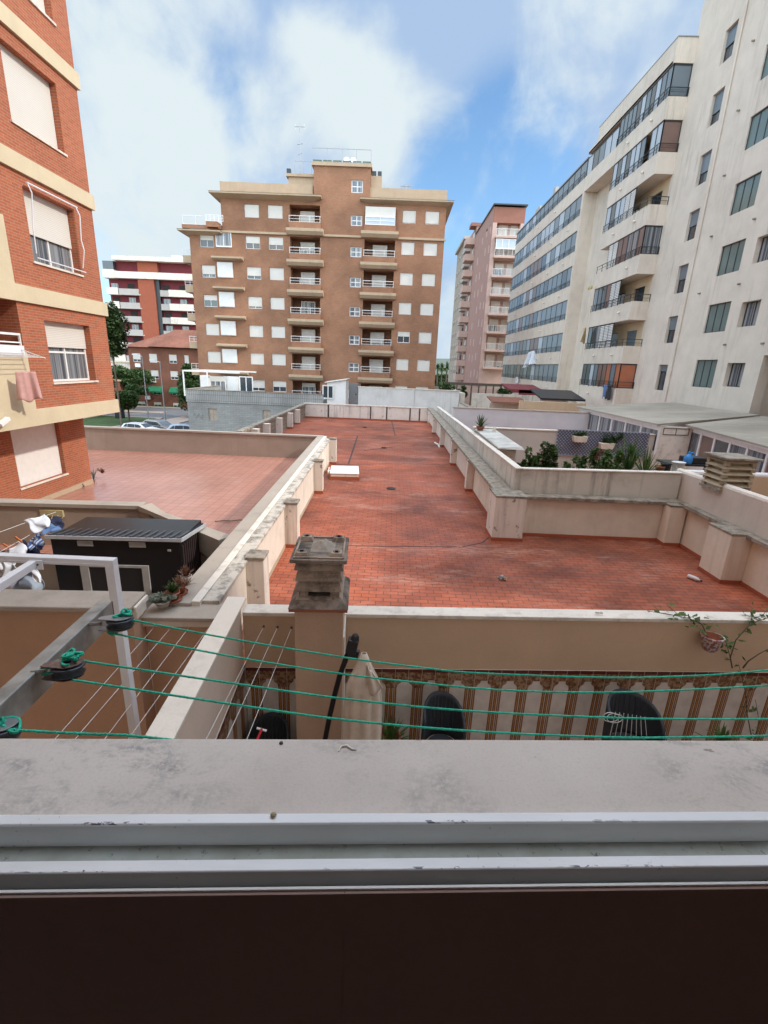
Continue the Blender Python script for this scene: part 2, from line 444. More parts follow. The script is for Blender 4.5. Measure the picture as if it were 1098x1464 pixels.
W = bpy.data.worlds.new('World'); SC.world = W; W.use_nodes = True
nt = W.node_tree; bg = nt.nodes['Background']
def wn(t, **k):
    n = nt.nodes.new(t)
    for a, b in k.items(): setattr(n, a, b)
    return n
sky = wn('ShaderNodeTexSky', sky_type='NISHITA', sun_disc=False)
sky.sun_elevation = math.asin(SUNV.z); sky.sun_rotation = math.atan2(SUNV.x, SUNV.y)
sky.air_density = 1.0; sky.dust_density = .6; sky.ozone_density = 2.5
tc = wn('ShaderNodeTexCoord')
def wm(op, a, b=None, c=None):
    n = wn('ShaderNodeMath', operation=op)
    for i, v in enumerate((a,b,c)):
        if v is None: continue
        if isinstance(v, bpy.types.NodeSocket): nt.links.new(v, n.inputs[i])
        else: n.inputs[i].default_value = v
    return n.outputs[0]
sep = wn('ShaderNodeSeparateXYZ'); nt.links.new(tc.outputs['Generated'], sep.inputs[0])
zc = wm('MAXIMUM', sep.outputs[2], .02)
zz = wm('ADD', zc, .12)
cmb = wn('ShaderNodeCombineXYZ')
nt.links.new(wm('DIVIDE', sep.outputs[0], zz), cmb.inputs[0]); nt.links.new(wm('DIVIDE', sep.outputs[1], zz), cmb.inputs[1])
def wnoise(scale, det, rough, sc=(1,1,1), loc=(0,0,0), rot=0, dist=0):
    mp = wn('ShaderNodeMapping'); mp.inputs['Scale'].default_value = sc; mp.inputs['Location'].default_value = loc; mp.inputs['Rotation'].default_value = (0,0,rot)
    nt.links.new(cmb.outputs[0], mp.inputs['Vector'])
    n = wn('ShaderNodeTexNoise'); n.inputs['Scale'].default_value = scale; n.inputs['Detail'].default_value = det
    n.inputs['Roughness'].default_value = rough; n.inputs['Distortion'].default_value = dist
    nt.links.new(mp.outputs[0], n.inputs['Vector']); return n.outputs['Fac']
def dnoise(scale, det, rough, sc, rot, loc=(0,0,0), dist=0):
    mp = wn('ShaderNodeMapping'); mp.inputs['Scale'].default_value = sc; mp.inputs['Rotation'].default_value = rot; mp.inputs['Location'].default_value = loc
    nt.links.new(tc.outputs['Generated'], mp.inputs['Vector'])
    n = wn('ShaderNodeTexNoise'); n.inputs['Scale'].default_value = scale; n.inputs['Detail'].default_value = det
    n.inputs['Roughness'].default_value = rough; n.inputs['Distortion'].default_value = dist
    nt.links.new(mp.outputs[0], n.inputs['Vector']); return n.outputs['Fac']
nA = dnoise(2.8, 8, .52, (1,1,1.7), (0,.6,0), (1.3,.2,.9), .5)
nB = dnoise(6.0, 10, .56, (1.3,1,1.0), (.3,.9,.2), (.3,2.2,.4), .35)
nC = dnoise(1.4, 5, .5, (1,1,1.4), (0,.3,0), (4.4,1.2,.1), .3)
# banks of cloud and clear gaps, placed by direction in the sky
def blob(px, py, rad, amt, dens):
    d = ray(px, py).normalized()
    vd = wn('ShaderNodeVectorMath', operation='DISTANCE'); nt.links.new(tc.outputs['Generated'], vd.inputs[0]); vd.inputs[1].default_value = d
    mr = wn('ShaderNodeMapRange', interpolation_type='SMOOTHERSTEP'); mr.inputs['From Min'].default_value = rad; mr.inputs['From Max'].default_value = 0
    mr.inputs['To Min'].default_value = 0; mr.inputs['To Max'].default_value = amt
    nt.links.new(vd.outputs['Value'], mr.inputs['Value'])
    return wm('ADD', dens, mr.outputs[0])
wd = wm('ADD', wm('MULTIPLY', nA, 1.1), wm('MULTIPLY', nB, 1.15)); wd = wm('SUBTRACT', wd, .615)
for px, py, rad, amt in ((225,30,.16,.14),(200,130,.22,.26),(150,220,.24,.26),(270,210,.20,.24),(330,270,.18,.22),(200,300,.20,.20),(390,290,.14,.18),
                         (410,95,.12,.22),(480,110,.12,.30),(560,105,.12,.30),(520,165,.12,.26),(510,225,.12,.26),(560,200,.10,.14),(600,230,.10,.08),(640,350,.08,.16),(635,430,.09,.25),
                         (760,170,.14,.07),(810,80,.22,.10),(700,300,.07,.08),(340,130,.12,-.12),(420,170,.09,-.12),(60,0,.2,-.1),(650,260,.08,-.1)):
    wd = blob(px, py, rad*1.2, amt*.58, wd)
def rng(sock, a, b, c=0, d=1, t='SMOOTHSTEP'):
    mr = wn('ShaderNodeMapRange', interpolation_type=t); mr.inputs['From Min'].default_value = a; mr.inputs['From Max'].default_value = b
    mr.inputs['To Min'].default_value = c; mr.inputs['To Max'].default_value = d
    nt.links.new(sock, mr.inputs['Value']); return mr.outputs[0]
wd = wm('ADD', wd, rng(sep.outputs[2], .30, .0, 0, .16))
wf_ = rng(wd, .42, .92)
vd_ = wm('ADD', wm('MULTIPLY', nC, .7), wm('MULTIPLY', nB, .3))
for px, py, rad, amt in ((695,240,.22,-.46),(640,275,.15,-.25),(750,200,.18,-.2),(130,350,.14,-.15),(620,20,.16,-.02),(330,150,.12,-.12),(800,120,.40,.20),(620,60,.2,.1),(300,0,.3,.08),(860,230,.2,-.1)):
    vd_ = blob(px, py, rad, amt, vd_)
vf = rng(vd_, .28, .62)
skym = wn('ShaderNodeMix', data_type='RGBA', blend_type='MULTIPLY'); skym.inputs[0].default_value = 1
nt.links.new(sky.outputs[0], skym.inputs[6]); skym.inputs[7].default_value = (.92, 1.10, 1.16, 1)
m1 = wn('ShaderNodeMix', data_type='RGBA'); nt.links.new(vf, m1.inputs[0]); nt.links.new(skym.outputs[2], m1.inputs[6]); m1.inputs[7].default_value = (2.15, 2.95, 4.2, 1)
mixw = wn('ShaderNodeMix', data_type='RGBA'); nt.links.new(wf_, mixw.inputs[0]); nt.links.new(m1.outputs[2], mixw.inputs[6]); mixw.inputs[7].default_value = (3.95, 4.45, 4.65, 1)
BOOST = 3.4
# added fill light: unseen sky overhead and behind the viewer made brighter and warmer
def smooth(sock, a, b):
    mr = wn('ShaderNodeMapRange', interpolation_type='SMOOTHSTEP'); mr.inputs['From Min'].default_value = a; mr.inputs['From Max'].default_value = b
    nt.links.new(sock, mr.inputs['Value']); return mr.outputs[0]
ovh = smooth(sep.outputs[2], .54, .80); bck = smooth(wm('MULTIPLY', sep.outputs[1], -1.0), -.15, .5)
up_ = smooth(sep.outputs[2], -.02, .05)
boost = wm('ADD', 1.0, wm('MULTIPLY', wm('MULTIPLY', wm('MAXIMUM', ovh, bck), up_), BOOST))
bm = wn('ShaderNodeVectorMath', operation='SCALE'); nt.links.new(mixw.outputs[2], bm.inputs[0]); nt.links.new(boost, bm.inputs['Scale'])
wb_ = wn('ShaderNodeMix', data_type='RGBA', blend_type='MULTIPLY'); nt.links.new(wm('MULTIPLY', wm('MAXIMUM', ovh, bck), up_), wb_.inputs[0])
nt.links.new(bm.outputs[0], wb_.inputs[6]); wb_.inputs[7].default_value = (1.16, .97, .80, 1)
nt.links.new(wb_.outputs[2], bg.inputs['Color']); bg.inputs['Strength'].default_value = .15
SC.view_settings.view_transform = 'Standard'; SC.view_settings.look = 'None'; SC.view_settings.gamma = 1
SC.view_settings.exposure = .38
SC.cycles.max_bounces = 8
try: SC.cycles.use_denoising = True
except Exception: pass

# ------------------------------------------------------------------ setting
OR = Matrix.Rotation(R(3.2), 4, 'Z')          # the building of the viewer stands 3.2 degrees off the others
b = MB(); b.add([(-900,-300,-9.02),(900,-300,-9.02),(900,1500,-9.02),(-900,1500,-9.02)], [(0,1,2,3)]); struct(b.build('ground', M['ground']))
b = MB(); b.add([(-130,44,-9.016),(-18,44,-9.016),(-18,150,-9.016),(-130,150,-9.016)], [(0,1,2,3)]); struct(b.build('road', M['asphalt']))
b = MB()
b.prism([(-60,88),(-34,88),(-34,93),(-60,93)], -9.01, -8.88)
b.prism([(-60,79),(-38,79),(-38,81.5),(-60,81.5)], -9.01, -8.88)
b.prism([(-44.5,58),(-36,58),(-34,66),(-34.6,72.8),(-44.5,72.8)], -9.01, -8.87)
b.prism([(-33.4,69),(-31,64),(-30,64),(-30,76),(-33,76)], -9.01, -8.88)
struct(b.build('pavement', M['pave'], bevel=.03))
b = MB(); b.prism([(-43.5,59),(-36.6,59),(-35,66),(-35.4,72),(-43.5,72)], -8.86, -8.84)
tag(b.build('lawn', M['grass']), kind='structure')
b = MB(); b.prism([(-50,89),(-38,89),(-38,92),(-50,92)], -8.87, -8.84); struct(b.build('grass_strip', M['grass']))
# podium under the terraces
b = MB()
b.prism([(-14.2,9.9),(-4.9,10.3),(-2.85,9.3),(-2.85,5.92),(17.5,7.0),(17.5,21.7),(-14.2,21.7)],-9,-4.215); b.box(-7.05,17.5,21.7,40,-9,-4.215); b.box(-6.5,30,40,56,-9,-4.215)
b.box(17.5,40,-10,160,-9,-4.3)
struct(b.build('podium', M['tan_wall']))
def fplane(name, pts, z, mat, T=None):
    b = MB(T); b.add([(p[0],p[1],z) for p in pts], [tuple(range(len(pts)))]); return struct(b.build(name, mat))
o = fplane('roof_terrace_floor', [(-2.45,5.86),(7.75,6.40),(7.75,12.1),(3.1,12.1),(3.1,38.4),(-6.95,38.4),(-6.95,21.5),(-2.7,21.5)], -4.2, M['roof'])
fplane('tiled_terrace_floor', [(-14.2,10.0),(-2.95,9.2),(-2.95,21.6),(-14.2,21.6)], -4.2, M['tile'])
fplane('shed_terrace_floor', [(-14,4.9),(-2.7,5.6),(-2.8,9.35),(-4.9,10.3),(-14,10.3)], -5.3, M['coping_brown'])
fplane('patio_floor', [(-9,.4),(9,.4),(9,7),(-9,7)], -5.452, plain('patio_floor_tile', (.24,.15,.11), .5))
fplane('side_terrace_floor', [(3.4,12.4),(17.5,12.4),(17.5,40),(3.4,40)], -4.0, M['tile'])
fplane('side_terrace_floor', [(7.8,2),(17.5,2),(17.5,12.4),(7.8,12.4)], -4.0, M['tile'])
fplane('back_terrace_floor', [(-6.5,40),(17.5,40),(17.5,80),(-6.5,80)], -4.2, M['pave'])
# expansion joints painted flush on the roof
jo = MB()
def joint(pts, w=.04):
    for a, c in zip(pts[:-1], pts[1:]):
        a = Vector(a); c = Vector(c); d = (c-a).normalized(); n = Vector((-d.y, d.x))*w/2
        jo.add([(a.x-n.x,a.y-n.y,-4.196),(c.x-n.x,c.y-n.y,-4.196),(c.x+n.x,c.y+n.y,-4.196),(a.x+n.x,a.y+n.y,-4.196)], [(0,1,2,3)])
joint([(-2.25,10.55),(-.9,10.75),(.6,10.86),(1.75,10.98)]); joint([(1.9,11.0),(2.45,11.35),(2.72,11.8)])
joint([(-2.4,20.3),(-.8,20.75),(.8,21.2),(2.9,21.4)], .05); joint([(-6.7,28.8),(-2,29.5),(.2,30),(3,30.4)], .07)
joint([(-1.78,20.6),(-2.0,29.4)], .08); joint([(.32,30.1),(.07,38.2)], .08); joint([(-1.3,24.2),(.1,25.6)], .10)
struct(jo.build('roof_joints', plain('joint_mastic', (.06,.03,.025), .8)))

# ------------------------------------------------------------------ parapets of the roof terrace
def pillar(par, T, x0, x1, y0, y1, z1, mat, capmat, skirt=True, over=.012, z0=-4.2, label=None):
    b = MB(T); b.box(x0,x1,y0,y1,z0,z1-.05)
    p = b.build('pillar', mat, par, bevel=.012)
    b = MB(T); b.box(x0-over,x1+over,y0-over,y1+over,z1-.05,z1); b.build('pillar_cap', capmat, p, bevel=.01)
    if skirt:
        b = MB(T); b.box(x0-.012,x1+.012,y0-.012,y1+.012,z0+.002,z0+.09); b.build('skirting', M['skirt'], p)
    return p
# left
TL = Matrix.Translation((-2.28,6.9,0)) @ Matrix.Rotation(R(1.41), 4, 'Z')
lp = thing('parapet_wall', 'white parapet wall with moss-speckled top along the left side of the red roof', 'parapet', (-2.45,13,-4.2))
b = MB(TL); b.box(-.2,0,-1.12,13.85,-4.2,-3.2); b.build('wall_panel', M['white_par'], lp)
b = MB(TL); b.box(-.2,.035,-1.14,13.9,-3.2,-3.13); b.build('coping', plaster('speckled_white_coping', (.56,.50,.42), (.15,.13,.11), 5, .8, 0, .3, dthr=(.46,.62)), lp, bevel=.01)
b = MB(TL); b.box(0,.012,-.95,13.85,-4.198,-4.10); b.build('skirting', plaster('beige_skirting', (.45,.35,.25), (.25,.2,.15), 2, .5), lp)
for y, px in ((.28,.0),(3.55,.0),(8.55,.0),(13.55,.0)):
    pillar(lp, TL, .0, .30, y, y+.34, -3.08, M['white_peel'], M['cement'])
wp = thing('parapet_wall', 'grey-brown coped wall dividing the tiled terrace from the red roof', 'parapet', (-2.9,13,-4.2))
b = MB(TL); b.box(-.52,-.22,-1.2,14.3,-5.3,-3.22); b.build('wall_panel', M['tan_wall'], wp)
b = MB(TL); b.box(-.62,-.325,-1.22,14.4,-3.22,-3.135); b.build('coping', M['coping_brown'], wp, bevel=.01)
b = MB(TL); b.box(-.323,-.205,-1.2,14.4,-3.2,-3.115); b.build('joint_strip', M['white_cop'], wp, bevel=.01)
# far wall of tiled terrace
fw = thing('parapet_wall', 'tan rendered wall closing the tiled terrace at its far end', 'parapet', (-8.5,21.6,-4.2))
b = MB(); b.box(-14.5,-3.2,21.45,21.62,-9,-3.22); b.build('wall_panel', M['tan_wall'], fw)
b = MB(); b.box(-14.5,-3.0,21.40,21.67,-3.22,-3.14); b.build('coping', M['coping_brown'], fw, bevel=.01)
# far-left wall
lw = thing('parapet_wall', 'brown block wall with white pillars at the far left of the red roof', 'parapet', (-6.9,30,-4.2))
b = MB(); b.box(-7.0,-6.8,21.7,38.3,-9,-3.22); b.build('wall_panel', bricks('brown_block_wall', (.34,.27,.21), (.29,.23,.18), (.2,.16,.13), .9,.24,.02,.2,.95,.4), lw)
b = MB(); b.box(-7.05,-6.75,21.7,38.3,-3.22,-3.1); b.build('coping', M['cement'], lw, bevel=.01)
for y in (23.2,25.4,28.3,31.4,33.9): pillar(lw, I4, -6.8, -6.45, y, y+.34, -3.2, M['white_peel'], M['white_peel'])
# far wall
fp = thing('parapet_wall', 'stained white wall of joined panels across the far end of the red roof', 'parapet', (-2,38.3,-4.2))
xs = [-6.85,-4.95,-3.75,-1.65,-.35,1.55,2.95]
b = MB()
for i, (a, c) in enumerate(zip(xs[:-1], xs[1:])):
    d = .03 if i % 2 else 0
    b.box(a+.015,c-.015,38.3-d,38.45,-4.2,-3.12)
b.build('wall_panel', M['white_peel'], fp)
b = MB(); b.box(-6.9,3.0,38.24,38.5,-3.12,-3.05); b.build('coping', M['white_cop'], fp)
b = MB()
for x in (-4.95,-1.62,1.5,2.25,-.35): b.box(x-.05-.03*(x<-4),x+.05,38.26,38.31,-4.19,-3.13)
b.build('damp_joint', plain('black_damp_stain', (.07,.055,.045), .95, var=.4, scale=9), fp)
b = MB(); b.box(-6.8,2.9,38.22,38.26,-4.198,-4.08); b.build('skirting', M['skirt'], fp)
# right, long side
rp = thing('parapet_wall', 'pale parapet wall with grimy ledge and pillars along the right of the red roof', 'parapet', (3.1,24,-4.2))
b = MB(); b.box(3.04,3.25,12.4,38.2,-4.2,-3.12); b.build('wall_panel', M['pink_par'], rp)
b = MB(); b.box(2.82,3.30,12.35,38.2,-3.12,-3.02); b.build('ledge', M['cement'], rp, bevel=.015)
b = MB(); b.box(3.02,3.04,12.5,38.2,-4.198,-4.12); b.build('skirting', M['skirt'], rp)
for y in (16.6,21.3,26.5,31.7): pillar(rp, I4, 2.78, 3.04, y, y+.32, -3.08, M['white_peel'], M['cement'])
bp = pillar(rp, I4, 2.72, 3.5, 11.55, 12.36, -3.0, M['white_peel'], M['cement'])
bp['label'] = 'broad corner pillar with peeling paint and mossy cap'
up = thing('parapet_wall', 'taller streaked cement wall behind the ledge on the right of the red roof', 'parapet', (3.4,24,-3.02))
b = MB(); b.prism([(12.3,-4.0),(35.5,-4.0),(35.5,-2.74),(23,-2.56),(12.3,-2.45)], 3.33, 3.48, 'x'); b.build('wall_panel', M['streak_par'], up)
b = MB(); b.prism([(12.26,-2.45),(23,-2.56),(35.5,-2.74),(35.5,-2.71),(23,-2.53),(12.26,-2.42)], 3.31, 3.50, 'x'); b.build('coping', M['white_cop'], up)
# back wall of the near part
bw = thing('parapet_wall', 'low pale pink wall under a cement ledge at the back of the near roof', 'parapet', (5.4,12.1,-4.2))
b = MB(); b.box(3.5,7.7,12.05,12.28,-4.2,-3.17); b.build('wall_panel', M['pink_par'], bw)
b = MB(); b.box(3.53,7.7,11.93,12.29,-3.17,-3.08); b.build('ledge', M['cement'], bw, bevel=.012)
b = MB(); b.box(3.51,7.7,12.03,12.05,-4.198,-4.12); b.build('skirting', M['skirt'], bw)
pillar(bw, I4, 7.2, 7.62, 11.7, 12.03, -3.1, M['pink_par'], M['cement'])
uw = thing('parapet_wall', 'streaked cement wall in front of the potted plants', 'parapet', (5.4,12.35,-3.08))
b = MB(); b.prism([(3.48,-4),(7.66,-4),(7.66,-2.40),(3.48,-2.46)], 12.3, 12.45, 'y'); b.build('wall_panel', M['streak_par'], uw)
b = MB(); b.prism([(3.46,-2.46),(7.66,-2.40),(7.66,-2.37),(3.46,-2.43)], 12.28, 12.47, 'y'); b.build('coping', M['white_cop'], uw)
# right wall
rw = thing('parapet_wall', 'low pale wall with two pillars down the right edge of the near roof', 'parapet', (7.7,9,-4.2))
b = MB(); b.box(7.66,7.9,4.5,12.05,-4.2,-3.16); b.build('wall_panel', M['pink_par'], rw)
b = MB(); b.box(7.50,7.72,4.5,11.93,-3.16,-3.07); b.build('ledge', M['cement'], rw, bevel=.012)
b = MB(); b.box(7.64,7.66,4.5,11.7,-4.198,-4.12); b.build('skirting', M['skirt'], rw)
pillar(rw, I4, 7.2, 7.66, 9.45, 10.2, -3.06, M['pink_par'], M['cement'])
pillar(rw, I4, 7.2, 7.66, 5.5, 6.2, -3.06, M['pink_par'], M['cement'])
ru = thing('parapet_wall', 'smooth white upper wall with rounded top on the right edge of the near roof', 'parapet', (7.75,9,-3.07))
b = MB(); b.prism([(4.5,-3.2),(12.6,-3.2),(12.6,-2.42),(4.5,-2.30)], 7.70, 7.86, 'x'); b.build('wall_panel', plaster('white_smooth_render', (.60,.52,.44), (.36,.30,.25), .9, .3, .3), ru)
b = MB(); b.tube([(7.78,12.65,-2.40),(7.78,4.5,-2.28)], .085, 10); b.build('coping', M['white_cop'], ru)
# debris on the roof
b = MB(); b.sm = True; b.T = Matrix.Translation((6.73,9.57,-4.15)) @ Matrix.Rotation(R(-62),4,'Z') @ Matrix.Rotation(pi/2,4,'Y')
b.lathe([(.0,-.14),(.04,-.14),(.045,-.12),(.045,.06),(.018,.10),(.018,.125)], 12); bo = b.build('bottle', plain('cloudy_plastic', (.55,.5,.48), .4))
tag(bo, 'empty pale plastic bottle lying near the right wall of the red roof', 'bottle')
b = MB(Matrix.Translation((6.79,9.45,-4.15)) @ Matrix.Rotation(R(-62),4,'Z') @ Matrix.Rotation(pi/2,4,'Y')); b.lathe([(.02,.0),(.02,.03)], 10); b.build('cap', M['cloth_navy'], bo)
def clump(b, c, r, n, seed=1, s=.05):
    rnd = random.Random(seed)
    for i in range(n):
        p = Vector((rnd.gauss(0,1),rnd.gauss(0,1),abs(rnd.gauss(0,.7))))*r*.5
        q = Vector(c)+p; T = Matrix.Translation(q) @ Matrix.Rotation(rnd.uniform(0,6),4,'Z') @ Matrix.Rotation(rnd.uniform(0,3),4,'X')
        k = s*rnd.uniform(.4,1.2); b.box(-k,k,-k*.6,k*.6,-k*.3,k*.3, T)
dr = thing('roof_outlet', 'small dome grating over the drain on the near red roof', 'drain', (2.47,9.2,-4.2))
b = MB(Matrix.Translation((2.47,9.2,-4.2)))
for k in range(6):
    a = k*pi/6; b.tube([(.07*cos(a+t0)*sin(t), .07*sin(a+t0)*sin(t), .09*cos(t)) for t0 in (0,) for t in [j*pi/8-pi/2 for j in range(9)]], .007, 5)
b.build('grating', M['grey_metal'], dr); b = MB(Matrix.Translation((2.52,9.17,-4.19))); clump(b, (0,0,0), .09, 14, 3, .02); b.build('litter', M['wood'], dr)
b = MB(Matrix.Translation((.11,16.5,-4.2))); b.lathe([(.16,0.004),(.15,.03),(.05,.035),(0,.035)], 14); tag(b.build('roof_outlet', M['black']), 'flat dark drain cover in the middle of the red roof', 'drain')
b = MB(Matrix.Translation((-.3,25.2,-4.2))); b.lathe([(.14,0.004),(.13,.05),(.0,.06)], 12); tag(b.build('roof_outlet', M['black']), 'dark drain lump at the end of the curved crack, farther along the red roof', 'drain')
b = MB(Matrix.Translation((-1.8,33.5,-4.2))); b.lathe([(.14,0.004),(.13,.05),(.0,.06)], 12); tag(b.build('roof_outlet', M['black']), 'farthest dark drain lump on the red roof before the end wall', 'drain')
# hatch
ht = thing('roof_hatch', 'low white-topped skylight hatch beside the left parapet of the red roof', 'roof hatch', (-1.7,18.4,-4.2))
TH = Matrix.Translation((-1.72,18.25,0)) @ Matrix.Rotation(R(5),4,'Z')
b = MB(TH); b.box(-.56,.56,-.72,.72,-4.2,-4.08); b.build('upstand', M['skirt'], ht)
b = MB(TH); b.box(-.52,.52,-.68,.68,-4.08,-3.98); b.build('curb', M['white_par'], ht, bevel=.01)
b = MB(TH); b.box(-.55,.55,-.7,.7,-3.98,-3.94); b.build('lid', M['white'], ht, bevel=.01)
b = MB(TH); b.box(-.66,-.56,-.2,.0,-4.1,-3.98); b.box(-.64,-.60,-.5,.5,-4.0,-3.96); b.build('hinge', M['white_peel'], ht)
b = MB(); b.tube([(2.6,27.6,-4.16),(2.75,26.8,-4.15),(2.72,25.9,-4.16)], .05, 6); tag(b.build('plank', M['white_peel']), 'white stick lying by the far pillars of the right wall', 'plank')
# ------------------------------------------------------------------ window kit (shared meshes, canonical: u=x, depth=+y, v=z, origin bottom centre)
_mc = {}
def cached(key, fn):
    if key not in _mc: _mc[key] = fn()
    return _mc[key]
def f_frame(w, h, n, mat, t=.06, rows=1, d0=0, d1=.06):
    def mk():
        b = MB(); b.box(-w/2, w/2, d0, d1, 0, t); b.box(-w/2, w/2, d0, d1, h-t, h)
        b.box(-w/2,-w/2+t,d0,d1,t,h-t); b.box(w/2-t,w/2,d0,d1,t,h-t)
        for i in range(1,n):
            x = -w/2 + w*i/n; b.box(x-t*.45,x+t*.45,d0+.004,d1,t,h-t)
        for j in range(1,rows):
            z = h*j/rows; b.box(-w/2+t,w/2-t,d0+.008,d1,z-t*.45,z+t*.45)
        return b.mesh('window', M[mat])
    return cached(('fr',round(w,3),round(h,3),n,mat,rows,t), mk)
def f_slab(name, w, h, mat, y0, y1, z0=0):
    def mk():
        b = MB(); b.box(-w/2,w/2,y0,y1,z0,z0+h); return b.mesh(name, M[mat])
    return cached((name,round(w,3),round(h,3),mat,y0,y1,round(z0,3)), mk)
def window(par, x, y, z, face, w, h, sh=1.0, glass='glass', n=2, mat='white', t=.06, depth=.12, shut='shutter', rows=1, name='window', box=None):
    """x,y,z world position of the bottom centre of the opening on the wall face"""
    L = wloc(par); rz = ROT[face]
    T = Matrix.Rotation(rz,4,'Z'); off = T @ Vector((0,depth,0))
    fr = inst(name, f_frame(w,h,n,mat,t,rows), par, (x-L.x+off.x, y-L.y+off.y, z-L.z), rz)
    if sh < .999:
        inst('pane', f_slab('pane', w-2*t+.002, (h-2*t)*(1-sh)+.004, glass, .03, .045, t), fr)
    if sh > .001:
        inst('shutter', f_slab('shutter', w-.02, h*sh, shut, -.035, -.008, h*(1-sh)), fr)
    return fr
def railing(par, T, u0, u1, z0, z1, d, mat='white', ends=0, nb=None, name='railing', r=.022, mid=1, bars=False):
    b = MB(T)
    b.box(u0,u1,d-.025,d+.025,z1-.05,z1)
    for k in range(mid): zz_ = z0+(z1-z0)*(k+1)/(mid+1); b.box(u0,u1,d-.012,d+.012,zz_-.015,zz_+.015)
    b.box(u0,u1,d-.015,d+.015,z0+.03,z0+.06)
    nb = nb or max(2,int((u1-u0)/.9))
    for i in range(nb+1):
        u = u0+.02+(u1-u0-.04)*i/nb; b.box(u-.02,u+.02,d-.019,d+.019,z0,z1-.05)
    if bars:
        m = int((u1-u0)/.16)
        for i in range(m): u = u0+.1+(u1-u0-.2)*i/(m-1); b.box(u-.009,u+.009,d-.008,d+.008,z0+.06,z1-.05)
    if ends:
        for u in (u0,u1):
            b.box(u-.02,u+.02,d+.025,d+ends,z1-.05,z1); b.box(u-.012,u+.012,d+.025,d+ends,(z0+z1)/2-.015,(z0+z1)/2+.015)
    return b.build(name, M[mat] if isinstance(mat,str) else mat, par)

# ================================================================== centre brick building
cb_ = thing('apartment_building', 'brown brick apartment block with two columns of balconies facing the red roof', 'building', (-8.5,56,-9))
YF = 56.0
TC = frame((0,YF,0), 'S')
tks = [15.37 - 2.92*k for k in range(7)]
ops = []
wins = []
rnd = random.Random(5)
for k, t in enumerate(tks):
    z0 = t-1.2
    cols = []
    if k >= 1: cols.append((-20.19,1.48,'A'))
    cols += [(-15.32,1.52,'C'),(-12.88,1.54,'D'),(1.03,1.36,'G'),(3.40,1.42,'H')]
    for x, w, c in cols:
        ops.append((x-w/2,x+w/2,z0,t,.16)); wins.append((x,z0,w,1.2,k,c))
    zt = t-.62; ops.append((-5.02,-3.84,zt-.98,zt,.16)); wins.append((-4.43,zt-.98,1.18,.98,k,'E'))
    # balcony recesses
    ops.append((-11.37,-8.22,t-2.1,t+.12,1.3)); ops.append((-3.56,-.34,t-2.1,t+.12,1.3))
    if k >= 1: ops.append((-19.2,-17.55,t-1.12,t+.33,.2))
ops.append((-5.02,-3.84,16.75,17.9,.16)); wins.append((-4.43,16.75,1.18,1.15,-1,'E'))
b = MB()
wall(b, TC, -22.0, -18.5, -9, 12.7, [o for o in ops if o[1] < -18.4], .2)
wall(b, TC, -19.4+.9, 4.8, -9, 16.25, [o for o in ops if o[0] > -18.6 and o[3] < 16.25], .2)
# the bay opening straddles the seam: fill its wall with explicit pieces
main = b
b.mi = 0
b.box(-22.0,-19.4,YF+1.7,YF+14,-9,12.7); b.box(-18.5,4.8,YF+1.7,YF+14,-9,16.25)
b.add([(-22,YF,-9),(-22,YF+1.7,-9),(-22,YF+1.7,12.7),(-22,YF,12.7)], [(0,3,2,1)])
b.add([(4.8,YF,-9),(4.8,YF+1.7,-9),(4.8,YF+1.7,16.25),(4.8,YF,16.25)], [(0,1,2,3)])
b.add([(-22,YF,12.7),(-18.5,YF,12.7),(-18.5,YF+1.7,12.7),(-22,YF+1.7,12.7)], [(0,1,2,3)])
b.add([(-18.5,YF,12.7),(-18.5,YF,16.25),(-18.5,YF+1.7,16.25),(-18.5,YF+1.7,12.7)], [(0,1,2,3)])
# tower above the roof
wall(b, frame((0,YF,0),'S'), -8.85, -3.1, 16.25, 19.0, [(-5.02,-3.84,16.75,17.9)], .2)
b.add([(-8.85,YF,16.25),(-8.85,YF+6,16.25),(-8.85,YF+6,19),(-8.85,YF,19)], [(0,3,2,1)])
b.add([(-3.1,YF,16.25),(-3.1,YF+6,16.25),(-3.1,YF+6,19),(-3.1,YF,19)], [(0,1,2,3)])
b.add([(-8.85,YF+6,16.25),(-3.1,YF+6,16.25),(-3.1,YF+6,19),(-8.85,YF+6,19)], [(0,3,2,1)])
b.box(-8.6,-3.4,YF+.3,YF+5.8,16.3,18.9)
b.build('brick_wall', M['brick_c'], cb_)
for x,z,w,h,k,c in wins:
    if c == 'E': window(cb_, x, YF, z, 'S', w, h, 0, 'glass_curtain', 2, 'white', .09, rows=2, name='window'); continue
    sh = {('A',1):.45,('A',2):.72,('A',3):.45,('C',1):.55,('D',1):.62,('C',2):.72,('C',3):.82,('C',6):.72,('D',6):.55,('G',4):.45,('A',6):.5}.get((c,k), 1.0)
    if c in 'GH' and k == 0: sh = .93
    if (c,k) == ('H',4): sh = .95
    window(cb_, x, YF, z, 'S', w, h, sh, rnd.choice(['glass','glass_curtain']), 2)
